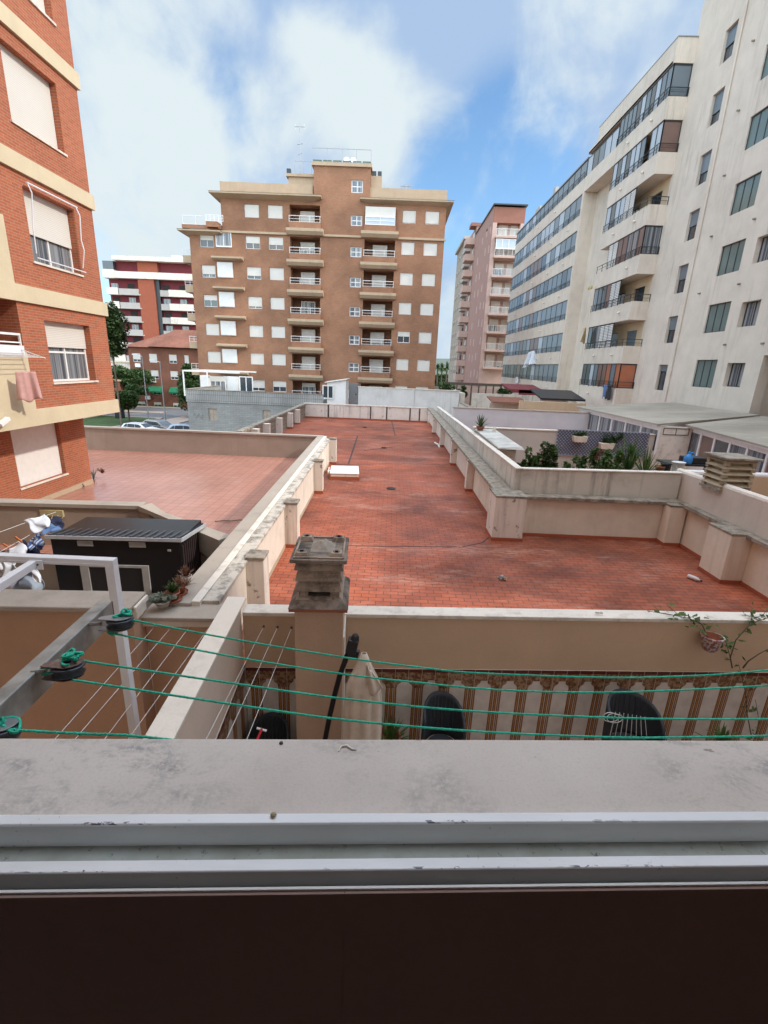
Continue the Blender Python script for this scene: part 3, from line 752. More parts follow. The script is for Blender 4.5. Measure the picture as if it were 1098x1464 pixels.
for k, t in enumerate(tks):
    if k >= 1:
        f = window(cb_, -18.38, YF-.10, t-1.10, 'S', 1.66, 1.42, 0 if k in (1,) else 1.0, 'glass_curtain', 2, 'white', .07, depth=.0, shut='white', name='closed_bay_window')
        bx = MB(); bx.box(-19.21,-17.55,YF-.10,YF+.18,t-1.16,t-1.10); bx.box(-19.21,-19.16,YF-.05,YF+.18,t-1.1,t+.32); bx.box(-17.6,-17.55,YF-.05,YF+.18,t-1.1,t+.32); bx.box(-19.15,-17.61,YF+.1,YF+.18,t-1.1,t+.32)
        bx.build('bay_box', M['white'], cb_)
        if k >= 2:
            bx = MB(); bx.prism([(YF-.75,t+.62),(YF,t+.48),(YF,t+.88),(YF-.75,t+.78)], -19.6, -16.35, 'x'); bx.build('canopy_slab', M['band_c'], cb_)
    for col, (x0,x1,dx,dw) in enumerate(((-11.5,-8.05,-9.72,1.55),(-3.72,-.22,-1.94,1.56))):
        s = MB(); s.prism([(YF-.62,t-2.38),(YF-.35,t-2.68),(YF+.0,t-2.68),(YF+0,t-2.12),(YF-.62,t-2.12)], x0-.18, x1+.22, 'x')
        bal = s.build('balcony', M['band_c'], cb_)
        s = MB(); s.box(x0+.12,x1-.1,YF-.45,YF-.33,t-2.12,t-1.55); s.box(x0+.12,x0+.24,YF-.33,YF+.02,t-2.12,t-1.55); s.box(x1-.22,x1-.1,YF-.33,YF+.02,t-2.12,t-1.55)
        s.build('parapet', M['brick_c'], bal)
        if not (col == 1 and k == 0): railing(bal, TC, x0+.12, x1-.1, t-1.55, t-.95, -.39, 'white', ends=.4)
        if col == 1 and k == 0:
            window(cb_, -1.95, YF-.45, t-1.55, 'S', 3.1, .75, 0, 'glass_pale', 2, 'white', .06, depth=0, rows=2, name='balcony_enclosure')
            s = MB(); s.box(-3.5,-.4,YF-.4,YF-.36,t-.8,t+.1); s.build('blind', M['shutter'], cb_)
        else:
            op = {(0,3):0.0,(0,6):0.2,(1,4):.55,(0,1):.35}.get((col,k), 1.0)
            window(cb_, dx, YF+1.18, t-2.3, 'S', dw, 2.15, op, 'glass_curtain', 2, 'white', .07, depth=0, name='balcony_door')
# string course and eaves
s = MB(); s.box(-19.4,-11.6,YF-.16,YF-.002,12.66,12.86); s.box(-8.0,-3.75,YF-.16,YF-.002,12.66,12.86); s.box(-.1,4.95,YF-.16,YF-.002,12.66,12.86); s.build('string_course', M['band_c'], cb_)
def eave(x0,x1,y0,y1,z0,z1,ov,nm='eave'):
    s = MB()
    A = [(x0,y0),(x1,y0),(x1,y1),(x0,y1)]; o_ = ov
    top = [(x0-o_,y0-o_,z1-.2),(x1+o_,y0-o_,z1-.2),(x1+o_,y1,z1-.2),(x0-o_,y1,z1-.2)]
    bot = [(x0,y0+.01,z0),(x1,y0+.01,z0),(x1,y1,z0),(x0,y1,z0)]
    s.add(top+bot, [(0,1,2,3),(4,7,6,5),(0,4,5,1),(1,5,6,2),(2,6,7,3),(3,7,4,0)])
    s.box(x0-o_-.05,x1+o_+.05,y0-o_-.05,y1,z1-.2,z1-.05); e = s.build(nm, M['band_c'], cb_)
    s = MB(); s.add([(x0-o_-.08,y0-o_-.08,z1-.048),(x1+o_+.08,y0-o_-.08,z1-.048),(x1+.0,y0+.1,z1+.18),(x0,y0+.1,z1+.18),(x0-o_-.08,y1,z1-.048),(x0,y1,z1+.18),(x1+o_+.08,y1,z1-.048),(x1,y1,z1+.18)],
        [(0,1,2,3),(0,3,5,4),(1,6,7,2)]); s.build('tile_edge', M['rooftile'], e)
eave(-18.5,-8.9,YF,YF+14,15.82,16.25,.85); eave(-3.4,4.8,YF,YF+14,15.82,16.25,.62)
eave(-22.0,-19.4,YF,YF+8,12.35,12.75,.85)
s = MB(); s.box(-22.6,-18.5,YF-.3,YF-.15,12.9,13.25); s.box(-22.6,-22.45,YF-.15,YF+8,12.9,13.25); s.build('roof_parapet', M['brick_c'], cb_)
railing(cb_, frame((0,YF-.22,0),'S'), -22.5, -18.4, 13.25, 14.1, 0, 'white_metal', nb=3, mid=0)
s = MB(); s.box(-18.55,-9.0,YF+.2,YF+.4,16.2,17.38); s.box(-18.55,-18.35,YF+.4,YF+13,16.2,17.38); s.box(-3.35,4.79,YF+.2,YF+.4,16.2,17.34); s.box(4.59,4.79,YF+.4,YF+13,16.2,17.34); s.box(-18.3,4.5,YF+.4,YF+13,16.2,16.35)
s.build('roof_parapet', M['band_c'], cb_)
s = MB(); s.box(-11.55,-8.86,YF+.5,YF+5,16.3,18.1); s.box(-11.75,-8.86,YF+.3,YF+5.1,18.1,18.35); s.build('stair_housing', M['band_c'], cb_)
s = MB(); s.box(-9.05,-2.95,YF-.15,YF+6.1,19.0,19.3); tcap = s.build('tower_cap', M['band_c'], cb_)
s = MB(); 
for i in range(6): s.box(-8.9+i*1.0,-8.05+i*1.0,YF-.05,YF+.3,19.3,19.5)
s.build('planter_row', plain('green_planter', (.10,.14,.09), .8), cb_)
railing(cb_, frame((0,YF-.1,0),'S'), -8.95, -3.05, 19.3, 20.5, 0, 'grey_metal', nb=4, mid=0)
railing(cb_, frame((0,YF+.4,0),'S'), -10.9, -9.1, 18.35, 19.5, 0, 'grey_metal', nb=2, mid=0)
s = MB(); s.box(-3.08,-1.95,YF+.6,YF+1.8,16.3,18.5); st = s.build('chimney', M['band_c'], cb_)
s = MB(); s.box(-2.95,-2.55,YF+.7,YF+1.2,18.5,18.95); s.box(-2.4,-2.0,YF+.7,YF+1.2,18.5,18.95); s.build('flue', M['dark_metal'], st)
s = MB(); s.box(-11.75,-11.35,YF+.7,YF+1.1,18.1,18.9); s.build('flue', M['dark_metal'], cb_)
for k in range(7):
    z = tks[k]-2.4
    if k == 0: continue
    s = MB(); s.box(-23.1,-22.0,YF+.6,YF+3.2,z-.25,z+.0); s.box(-23.1,-22.98,YF+.6,YF+3.2,z,z+.45); s.box(-22.98,-22,YF+.6,YF+.7,z,z+.45)
    bb = s.build('balcony', M['band_c'], cb_)
    railing(bb, frame((0,YF+.64,0),'S'), -23.1, -22.0, z+.45, z+1.05, 0, 'white', nb=2, mid=1)
s = MB(); s.box(-19.9,-18.7,YF-.75,YF+2.8,13.0,13.5); bb = s.build('balcony', M['brick_c'], cb_); railing(bb, frame((0,YF-.7,0),'S'), -19.9,-18.1,13.5,14.1,0,'white',nb=4,mid=1)
# antennas and dishes standing on the roof
def antenna(x,y,z0,h,label,el=5,s=1):
    t = thing('antenna', label, 'antenna', (x,y,z0))
    m = MB(); m.tube([(x,y,z0),(x,y,z0+h)], .045, 6); m.build('mast', M['grey_metal'], t)
    m = MB()
    zt = z0+h*.93; m.tube([(x-.6*s,y,zt),(x+.6*s,y,zt)], .03, 5)
    for i in range(el): xx = x-.55*s+1.1*s*i/(el-1); m.tube([(xx,y-.01,zt-.3*s),(xx,y+.01,zt+.3*s)], .018, 4)
    m.build('aerial', M['grey_metal'], t); return t
a = antenna(-10.4,YF+1,18.35,4.6,'tall lattice-topped aerial mast on the stair housing of the brown brick block',3,.8)
m = MB(); m.tube([(-10.6,YF+1,20.2),(-10.2,YF+1,20.35)], .03, 5); m.tube([(-10.7,YF+1,21.1),(-10.1,YF+1,21.2)], .03, 5); m.build('cross_arm', M['grey_metal'], a)
antenna(.55,YF+2,16.35,1.9,'short flat aerial on the right roof of the brown brick block',6,.9)
for x, lb in ((-5.6,'left one of the two satellite dishes on the brick tower'),(-4.9,'right one of the two satellite dishes on the brick tower')):
    m = MB(Matrix.Translation((x,YF+.6,19.75)) @ Matrix.Rotation(R(70),4,'X')); m.sm = True; m.lathe([(0,.0),(.2,.03),(.3,.08),(.3,.09),(.2,.045),(0,.015)], 14)
    tag(m.build('satellite_dish', M['white_metal']), lb, 'dish')

# ================================================================== left brick building
lb_ = thing('apartment_building', 'near orange brick building with cream bands at the left edge', 'building', (-12,12,-4.2))
XF = -8.92; TE = frame((XF,0,0),'E')      # u = +Y
bb_ = [-1.78+2.87*k for k in range(6)]     # band bottoms at corner: -1.78,1.1,4.0,6.86 ...
s = MB(); ops = []
winL = [(13.77,1.88,-.76,.77,.42,'n'),(13.75,1.86,2.12,3.72,.60,'n'),(13.75,1.84,5.02,6.55,1,'f'),(14.0,1.86,7.93,9.45,1,'f'),(13.9,1.9,10.8,12.4,1,'f')]
for u,w,z0,z1,sh,ty in winL: ops.append((u-w/2,u+w/2,z0,z1,.32))
ops += [(7.0,11.98,-.02,1.12,1.5),(7.0,11.98,2.9,3.98,1.5),(7.0,11.98,5.8,6.86,1.5),(7.0,11.98,8.6,9.7,1.5)]
wall(s, TE, 0, 15.6, -1.4, 18, ops, .3)
s.add([(XF,15.6,-1.4),(XF-9,15.6,-1.4),(XF-9,15.6,18),(XF,15.6,18)], [(0,1,2,3)])
s.box(-18,-10.6,0,15.4,-1.3,17.9)
s.add([(XF,15.6,-1.72),(XF-9,15.6,-1.72),(XF-9,0,-1.72),(XF,0,-1.72)], [(0,1,2,3)])
# ground storey, set back
TG = frame((-10.07,0,0),'E')
wall(s, TG, 0, 15.6, -4.2, -1.72, [(12.5,14.4,-3.6,-2.0,.3)], .3)
s.add([(-10.07,15.6,-4.2),(-18,15.6,-4.2),(-18,15.6,-1.72),(-10.07,15.6,-1.72)], [(0,1,2,3)])
s.build('brick_wall', M['brick_l'], lb_)
s = MB(); s.box(-18,XF+.06,-.1,15.66,-1.78,-1.38)
s.build('cream_band', M['band'], lb_)
for zb in (1.12,3.98,6.86,9.7): 
    s = MB(); s.box(XF,XF+.07,12.0,15.67,zb,zb+.38); s.box(-18,XF-.001,15.601,15.67,zb,zb+.38); s.box(XF,XF+.07,-.1,11.999,zb,zb+.38); s.build('cream_band', M['band'], lb_)
s = MB(); s.box(-9.98,-9.96,13.0,15.7,-4.2,-4.05)
for z0,z1 in ((-1.38,-.02),(1.5,2.9),(4.36,5.8),(7.24,8.6)):
    s = MB(); s.box(XF-.15,XF+.05,7.0,11.98,z0,z1); s.build('balcony_wall', M['band'], lb_)
for z in (-.02,2.9): 
    railing(lb_, frame((XF-.05,0,0),'E'), 7.0, 11.97, z, z+.42, .0, 'white', nb=5, mid=1)
for i,(u,w,z0,z1,sh,ty) in enumerate(winL):
    wd = window(lb_, XF, u, z0, 'E', w, z1-z0, sh, 'glass_curtain', 2, 'white', .055, depth=.2, rows=2 if i == 0 else 1)
    s = MB(); s.box(XF-.25,XF+.04,u-w/2-.05,u+w/2+.05,z0-.05,z0-.002); s.build('sill', M['white_cop'], lb_)
window(lb_, -10.07, 13.45, -3.6, 'E', 1.9, 1.6, 1, 'glass', 2, 'white', .05, depth=.16, shut='white')
s = MB(); s.box(-10.3,-10.03,12.45,14.45,-3.65,-3.602); s.build('sill', M['white_cop'], lb_)
s = MB(); s.box(-10.07,-10.02,0,15.65,-4.2,-4.06); s.box(-14,-10.02,15.602,15.65,-4.2,-4.06); s.build('skirting', plaster('beige_skirt_left', (.45,.33,.22), (.3,.2,.13), 2, .4), lb_)
# balcony interior: doors and back wall
for z in (-1.3,1.6,4.5):
    window(lb_, XF-1.45, 10.4, z, 'E', 2.2, 2.2, .45, 'glass_curtain', 2, 'white', .07, depth=0, name='balcony_door')
s = MB(); s.box(-10.9,XF-1.5,6.9,12.1,-1.3,9.6); s.build('balcony_back_wall', M['brick_l'], lb_)
# security camera like lamp under balcony
s = MB(Matrix.Translation((XF+.16,10.75,-1.55)) @ Matrix.Rotation(R(25),4,'X')); s.box(-.05,.05,-.15,.15,-.04,.04); s.box(-.12,-.05,-.02,.02,-.02,.02); s.build('wall_lamp', M['white'], lb_)
# folded awning arms on second window
aw = thing('folding_awning', 'white metal awning arms round the half shuttered window of the orange brick building', 'awning frame', (XF+.1,13.7,3.0))
s = MB(); s.tube([(XF+.10,12.85,3.80),(XF+.10,14.72,3.80)], .022, 8); s.build('roller', M['white_metal'], aw)
s = MB(); s.tube([(XF+.10,12.88,3.78),(XF+.16,12.89,3.6),(XF+.07,12.88,2.9),(XF+.05,12.88,2.3)], .014, 6); s.tube([(XF+.10,14.68,3.78),(XF+.17,14.69,3.6),(XF+.12,14.69,3.0),(XF+.17,14.68,2.75),(XF+.06,14.70,2.3)], .014, 6)
s.tube([(XF+.08,12.85,2.2),(XF+.08,14.78,2.2)], .015, 5); s.build('arm', M['white_metal'], aw)
# drying rack and towel on the balcony
rk = thing('drying_rack', 'white wire drying rack clipped on the balcony of the orange brick building', 'drying rack', (XF+.2,11.3,-.2))
s = MB(); s.box(XF-.05,XF+.10,7.0,11.85,-.1,.12); s.build('rail_cover', M['white_metal'], rk)
s = MB()
for k in range(5): s.tube([(XF+.12+.12*k,9.3,-.05-.02*k),(XF+.12+.12*k,11.8,-.05-.02*k)], .008, 5)
for yy in (9.4,11.75): s.tube([(XF+.05,yy,.05),(XF+.65,yy,-.15)], .012, 5)
s.build('wire_rack', M['wire'], rk)
def cloth(name, pts0, pts1, z0, z1, mat, label, cat, amp=.05, folds=4, seed=1, nu=28, nv=16, parent=None, th=.008, flare=0, group=None):
    """hanging cloth between two top points down to z1-ish, with folds"""
    a = Vector(pts0); c = Vector(pts1); d = (c-a); n = Vector((-d.y,d.x,0)); n.normalize() if n.length > 0 else None
    rn = random.Random(seed); ph = [rn.uniform(0,6) for _ in range(4)]; ragged = [rn.uniform(.82,1) for _ in range(nu+1)]
    def fn(u,v):
        p = a + d*u; h = (z0-z1)*(ragged[0]*(1-u)+ragged[-1]*u)*(.94+.06*sin(u*9+ph[3]))
        off = amp*(.25+v)*(sin(u*folds*2*pi+ph[0]+v*1.2)+.5*sin(u*folds*3.7*pi+ph[1]-v))
        q = p + n*off + Vector((0,0,-v*h)) + d*(flare*v*(u-.5))
        return q
    m = MB(); m.sm = True; m.grid(fn, nu, nv)
    o = m.build(name, mat, parent, solid=th)
    if parent is None: tag(o, label, cat, group)
    return o
_a = aX(22,531,-8.6); _b = aX(50,529,-8.35)
tw = cloth('towel', (-8.6,_a.y,_a.z), (-8.35,_b.y,_a.z), _a.z, aX(30,580,-8.6).z, M['cloth_pink'], 'pink towel hanging over the drying rack of the orange brick balcony', 'towel', .04, 1.5, 3, flare=.3)
# ================================================================== right cream building (faces -X)
rb_ = thing('apartment_building', 'long cream apartment building with rows of glazed balconies on the right', 'building', (20,45,-4.2))
XB, XW = 16.3, 17.5
def TW(X): return frame((X,0,0),'W')        # u = -Y
lev = [-2.12+2.92*i for i in range(7)]
s = MB()
# wall plane behind, near part with window columns
colA = (32.55, 1.05, .32); colB = (28.2, 1.85, .2); colC = (25.75, 1.35, .35); colD = (21.6,1.9,.2)
ops = []; ww = []
for i in range(7):
    z = -.85+2.92*i; ops.append((-colA[0]-.52,-colA[0]+.52,z,z+1.6)); ww.append(('A',colA[0],z,1.04,1.6,i))
    z = -.48+2.92*i; ops.append((-28.2-.93,-28.2+.93,z,z+1.48)); ww.append(('B',28.2,z,1.86,1.48,i))
    z = -.36+2.92*i; ops.append((-25.75-.66,-25.75+.66,z,z+1.18)); ww.append(('C',25.75,z,1.32,1.18,i))
    if i >= 1: z = -.48+2.92*i; ops.append((-21.3-.9,-21.3+.9,z,z+1.48)); ww.append(('B',21.3,z,1.8,1.48,i))
wall(s, TW(XW), -36.2, -24.0, -4.3, 21.3, [o for o in ops if o[1] < -24], .28)
wall(s, TW(XW), -24.0, -19.0, 1.15, 21.3, [o for o in ops if o[0] > -24], .28)
s.box(XW+.4,34,19.0,36.2,1.2,21.2)
s.box(XW+.4,34,24.1,36.2,-4.3,1.2); s.box(19.2,34,19.0,24.0,-4.3,1.2)
s.add([(XW,24,-4.3),(XW,24,1.15),(XW+.5,24,1.15),(XW+.5,24,-4.3)], [(0,1,2,3)])
s.add([(XW,24,1.15),(XW,19,1.15),(19.3,19,1.15),(19.3,24,1.15)], [(0,1,2,3)])
s.add([(XW,19,1.15),(XW,19,21.3),(34,19,21.3),(34,19,1.15)], [(0,3,2,1)])
s.add([(XW,19,21.25),(XW,36.2,21.25),(34,36.2,21.25),(34,19,21.25)], [(0,1,2,3)])
s.add([(XW,36.2,-4.3),(XW,36.2,21.3),(34,36.2,21.3),(34,36.2,-4.3)], [(0,1,2,3)])
s.build('wall', M['cream'], rb_)
# added unseen blocks, out of frame on the right, shaped to shade the roof
s = MB(); s.box(16.5,28,6.0,18.98,-4.3,7.8); s.box(16.5,28,0,5.98,-4.3,4.9); s.build('unseen_shade_block', M['cream'], rb_)
rnd = random.Random(11)
for t,u,z,w,h,i in ww:
    if t == 'A': window(rb_, XW, u, z, 'W', w, h, rnd.choice([.55,.6,.75,.5]) if i else .25, 'glass', 1, 'dark_metal', .05, depth=.18, shut='glass_blue')
    elif t == 'B': window(rb_, XW, u, z, 'W', w, h, 0, 'glass_green', 3, 'dark_metal', .035, depth=.08)
    else: window(rb_, XW, u, z, 'W', w, h, 0, 'glass_curtain', 2, 'dark_metal', .05, depth=.25)
s = MB(); s.tube([(XW-.08,31.45,-1.5),(XW-.08,31.45,21.2)], .045, 8); s.build('rain_pipe', M['cream'], rb_)
for i in range(6):
    for u,zo in ((26.9,1.75),(30.2,1.75),(24.2,1.7)):
        if rnd.random() < .75:
            s = MB(); s.tube([(XW,u,zo+2.92*i-.0),(XW-.14,u,zo+2.92*i-.02)], .05, 8); s.build('vent', M['cement'], rb_)
# back plane of the balconies (X=17.5) and their dark rooms
s = MB()
ops = []
for i,z in enumerate(lev):
    ops += [(-42.0,-40.0,z+.25,z+2.35,.15),(-38.6,-37.0,z+.25,z+2.35,.15)]
wall(s, TW(XW), -43.2, -36.2, -4.3, 18.4, ops, .15)
ops2 = []
for i,z in enumerate(lev):
    for y in (51,55.5,60,64.5,69): ops2.append((-y-.9,-y+.9,z+.25,z+2.35,.15))
wall(s, TW(XW), -74.4, -49.2, -4.3, 18.4, ops2, .15)
s.box(XW+.3,34,36.3,74.4,-4.3,18.35)
s.build('inner_wall', M['cream_warm'], rb_)
for o in ops+ops2:
    window(rb_, XW, -(o[0]+o[1])/2, o[2], 'W', o[1]-o[0], 2.1, rnd.choice([0,0,.4,.6]), 'glass', 2, 'dark_metal', .06, depth=.12, shut='glass_blue', name='balcony_door')
# slabs + solid parapet bands
def bandpart(y0,y1,z,end0=True,end1=True, mat='cream'):
    s = MB(); s.box(XB,XB+.14,y0,y1,z,z+1.2)
    s.box(XB+.14,XW,y0,y0+.14,z,z+1.2); s.box(XB+.14,XW,y1-.14,y1,z,z+1.2)
    s.box(XB+.14,XW,y0+.14,y1-.14,z+.0,z+.22)
    return s.build('balcony', M[mat], rb_)
GL = {'b':'glass_blue','d':'glass','p':'glass_pale','c':'glass_curtain','n':'glass_brown','o':'glass_orange','w':'white','l':'shutter'}
def glazing(par, X, y0, y1, z0, z1, pat, end=None, endY=None):
    """glazed strip: one framed pane per letter; '.' leaves it open. y runs from far (y1) to near (y0)"""
    n = len(pat); w = (y1-y0)/n
    fr = MB(frame((X,0,0),'W'))
    u0,u1 = -y1,-y0
    for i,c in enumerate(pat):
        a = u0+w*i
        if c == '.': continue
        fr.box(a+.0,a+.05,0,.06,z0,z1); fr.box(a+w-.03,a+w,0,.06,z0,z1); fr.box(a+.05,a+w-.03,0,.06,z0,z0+.05); fr.box(a+.05,a+w-.03,0,.06,z1-.06,z1)
    if len(fr.v) == 0: return
    g = fr.build('glazed_screen', M['dark_metal'], par)
    for i,c in enumerate(pat):
        if c == '.': continue
        a = u0+w*i; p = MB(frame((X,0,0),'W'))
        if c == 'l':
            k = 14; hh = (z1-z0-.12)/k
            for j in range(k): p.box(a+.05,a+w-.03,.0,.03,z0+.06+j*hh,z0+.06+j*hh+hh*.62)
        else: p.box(a+.05,a+w-.03,.022,.036,z0+.05,z1-.06)
        p.build('blind' if c in 'lp' else 'pane', M[GL[c]] if c != 'l' else M['white'], g)
    return g
patN = ['bbnddpddcc','ccllndcd','dcllldcc','bcccllnb','pdpdllpp','dpdpwdpp','bbbpdbpb']
nearY = [(36,43.2)]*7
spec = {0:'ddpbnnobo', 1:'ddclll...', 2:'cddnll...', 3:'..llnnccn', 4:'pdppll...', 5:'pdpdppb.pp', 6:'bbbbdpbdpbb'}
for i,z in enumerate(lev):
    top = z+2.92; zt = top if i < 6 else 18.28
    y1 = 43.2
    bl = bandpart(36.0, y1, z)
    pat = spec[i]
    glazing(bl, XB+.04, 36.06, y1-.1, z+1.2, zt, pat)
    # near end return
    if i in (0,3,5,6):
        e = MB(frame((0,36.06,0),'S')); e.box(XB+.04,XB+.10,0,.05,z+1.2,zt); e.box(XW-.06,XW,0,.05,z+1.2,zt); e.box(XB+.1,XW-.06,0,.05,z+1.2,z+1.26); e.box(XB+.1,XW-.06,0,.05,zt-.08,zt); g = e.build('end_screen', M['dark_metal'], bl)
        if i == 3: e = MB(); e.box(XB+.66,XB+.71,36.05,36.10,z+1.26,zt-.08); e.build('mullion', M['dark_metal'], g)
        e = MB(); e.box(XB+.1,XW-.06,36.09,36.11,z+1.26,zt-.08); e.build('pane', M[{0:'glass_orange',3:'glass_curtain',5:'glass_brown',6:'glass_blue'}[i]], g)
    r = MB(frame((XB-.05,0,0),'W')); r.box(-y1+.1,-36.0,-.02,.02,z+1.62,z+1.66); r.box(-y1+.1,-36.0,-.012,.012,z+1.4,z+1.42)
    for k in range(8): u = -y1+.15+k*.98; r.box(u-.015,u+.015,-.018,.018,z+1.15,z+1.62)
    r.build('railing', M['dark_metal'], bl)
    r = MB(frame((0,35.95,0),'S')); r.box(XB-.05,XW,-.02,.02,z+1.62,z+1.66); r.box(XB-.05,XW,-.012,.012,z+1.4,z+1.42); r.box(XW-.05,XW-.02,-.018,.018,z+1.2,z+1.62); r.build('railing', M['dark_metal'], bl)
    # far section
    bl = bandpart(49.2, 74.4, z)
    m = 18
    base = {0:'bddcdndcdpbbbbb',1:'bdpddndcnnpbbbb',2:'bbdpncdndcbbbbb',3:'bbbddpnpndbdbbbdb',4:'bbbbpdnnndpbpbbb',5:'bbbpbppbpppbpbbb',6:'bbbpbpbbbbbbbbbb'}[i]
    glazing(bl, XB+.04, 49.3, 74.3, z+1.2, zt if i < 6 else 18.0, base)
    r = MB(frame((XB-.05,0,0),'W')); r.box(-74.3,-49.3,-.02,.02,z+1.62,z+1.66); r.box(-74.3,-49.3,-.012,.012,z+1.4,z+1.42)
    for k in range(18): u = -74.3+.1+k*1.46; r.box(u-.015,u+.015,-.018,.018,z+1.15,z+1.62)
    r.build('railing', M['dark_metal'], bl)
    for yy in (37.6,40.9,52,57,63,70):
        if rnd.random() < .8:
            m = MB(Matrix.Translation((XB-.10,yy,z+.6))); m.sm = True; m.lathe([(0,-.09),(.07,-.06),(.09,0),(.07,.06),(0,.09)], 8); m.build('vent', M['white_cop'], bl)
s = MB()
s.box(XB,XB+.14,36.0,47.4,18.28,19.55); s.box(XB+.14,XW,36.0,36.14,18.28,19.55); s.box(XB,XB+.14,47.4,49.2,18.28,18.6)
s.box(XB,XW,36.15,49.2,18.29,18.45)
s.build('roof_parapet', M['cream'], rb_)
s = MB(); s.box(XB-.02,XB+.18,35.96,47.45,19.55,19.60); s.box(XB+.18,XW,35.96,36.18,19.55,19.6); s.build('parapet_flashing', M['grey_metal'], rb_)
# top storey bridges the niche, niche below
s = MB(); s.box(XB,XB+.14,43.2,49.2,15.4,16.6); s.box(XB+.14,XW,43.2,49.2,15.4,15.6); s.build('bridge_band', M['cream'], rb_)
glazing(rb_, XB+.04, 43.2, 49.2, 16.6, 18.0, 'pdbpp')
s = MB(); s.box(XB-.012,XW,49.0,49.195,-4.3,15.39); s.box(XB-.012,XB+.16,49.195,49.36,-4.3,15.39)
s.box(XW+.0,XW+.2,43.2,49.2,-4.3,15.4); s.box(XB,XB+.14,36.0,43.2,-4.3,-2.12); s.box(XB+.14,XW,36.0,36.14,-4.3,-2.12); s.box(XB,XB+.14,49.6,74.4,-4.3,-2.12); s.build('niche_wall', M['cream'], rb_)
s = MB(); s.box(XB-.02,XW,49.2,74.5,18.0,18.12); s.box(XW,34,36.2,74.5,18.35,18.5); s.build('flat_roof', M['grey_metal'], rb_)
s = MB(); s.box(XB+1.8,XB+5,52,54,18.5,19.9); s.build('roof_box', M['grey_facade'], rb_)
s = MB(); s.box(XB+1.6,XB+3,70,72,18.5,20.3); s.box(XB+2.2,XB+2.6,66,67,18.5,21.2); s.build('roof_box', M['grey_facade'], rb_)
s = MB(); s.box(XW+2.5,34,24,37.5,21.3,23.4); s.build('roof_box', M['grey_facade'], rb_)
# washing on the building
cloth('bedsheet', (XB-.25,57.6,2.3), (XB-.6,59.0,2.1), 2.25, .35, M['cloth_white'], 'white sheet hanging off a balcony line on the far part of the cream building', 'sheet', .30, 2.5, 9, flare=.9)
cloth('towel', (XB-.25,37.0,-.75), (XB-.25,37.7,-.75), -.75, -1.85, M['cloth_blue'], 'blue shirt drying under the orange curtained balcony of the cream building', 'clothes', .05, 1.5, 4)
cloth('towel', (XB-.25,36.3,-.75), (XB-.25,36.9,-.75), -.75, -1.9, M['black'], 'black trousers drying beside the blue shirt on the cream building', 'clothes', .05, 1.5, 5)
cloth('towel', (XB-.3,63.3,-.75), (XB-.3,64.6,-.75), -.75, -1.7, M['cloth_white'], 'small white and blue washing on the lowest far balcony of the cream building', 'clothes', .06, 2, 6)
cloth('towel', (XB-.3,42.8,3.7), (XB-.45,43.1,3.7), 3.7, 2.3, plain('straw_cloth',(.5,.38,.2),.9), 'straw coloured bundle hanging at the far corner of a lower balcony of the cream building', 'clothes', .16, 1.5, 7, flare=-.8)
cloth('towel', (XB-.3,42.7,6.9), (XB-.6,43.0,6.8), 6.9, 6.6, plain('yellow_cloth',(.5,.42,.2),.9), 'yellow cloth on a pole at the corner of a middle balcony of the cream building', 'clothes', .06, 2, 8)

# ================================================================== pink building and the two beyond it
pk = thing('apartment_building', 'pink apartment tower with white railed balconies between the cream building and the brick block', 'building', (19,95,-4.2))
s = MB(); ops = []
pl = [-2.55+2.98*i for i in range(10)]
for i,z in enumerate(pl[1:9],1):
    ops.append((16.3,20.2,z+.0,z+2.6,1.4))
wall(s, frame((0,90,0),'S'), 15.6, 20.8, -4.3, 23.4, ops, 1.4)
s.box(15.62,20.8,91.5,108,-4.3,25.6)
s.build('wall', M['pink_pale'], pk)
sideops = []
for i,z in enumerate(pl):
    for j,y in enumerate((92,95.5,99.5,103.5)):
        if (i*3+j) % 4 != 3: sideops.append((-y-.55,-y+.55,z+.9+.3*(j%2),z+2.2+.3*(j%2),.2))
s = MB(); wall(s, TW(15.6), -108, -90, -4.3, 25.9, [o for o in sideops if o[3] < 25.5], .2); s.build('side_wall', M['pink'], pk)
for o in [o for o in sideops if o[3] < 25.5]: window(pk, 15.6, -(o[0]+o[1])/2, o[2], 'W', 1.1, 1.3, .5, 'glass', 1, 'dark_metal', .06, depth=.1)
s = MB(); s.box(15.62,20.8,90.0,108,23.4,25.7); s.build('top_block', M['brick_dull'], pk)
s = MB(); s.box(15.4,21.0,89.6,108.3,25.9,26.1); s.build('roof_edge', M['dark_metal'], pk)
for i,z in enumerate(pl[1:9],1):
    s = MB(); s.box(16.1,20.6,89.0,90.05,z-.3,z); bl = s.build('balcony', M['pink_pale'], pk)
    railing(bl, frame((0,89.05,0),'S'), 16.15, 20.6, z, z+1.05, 0, 'white', nb=6, mid=0, bars=True)
    window(pk, 17.6, 91.35, z, 'S', 1.6, 2.2, 1 if i%3 else .4, 'glass', 2, 'white', .08, depth=0, name='balcony_door')
    window(pk, 19.5, 91.35, z, 'S', 1.2, 2.2, .9, 'glass', 2, 'white', .08, depth=0, name='balcony_door')
    if i == 7: window(pk, 18.4, 89.15, z+1.05, 'S', 4.3, 1.5, 0, 'glass_pale', 4, 'white', .1, depth=0, name='balcony_enclosure')
s = MB(); s.box(16.2,20.6,89.5,90.0,-4.3,-2.4); s.build('base_wall', M['beige_far'], pk)
b2 = thing('apartment_building', 'pink grey tower with projecting side balconies behind the pink apartment tower', 'building', (19,116,-4.2))
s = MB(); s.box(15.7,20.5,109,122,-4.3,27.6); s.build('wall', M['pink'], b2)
s = MB(); s.box(14.6,22,108.9,112,27.6,28.2); s.build('roof_slab', M['brick_dull'], b2)
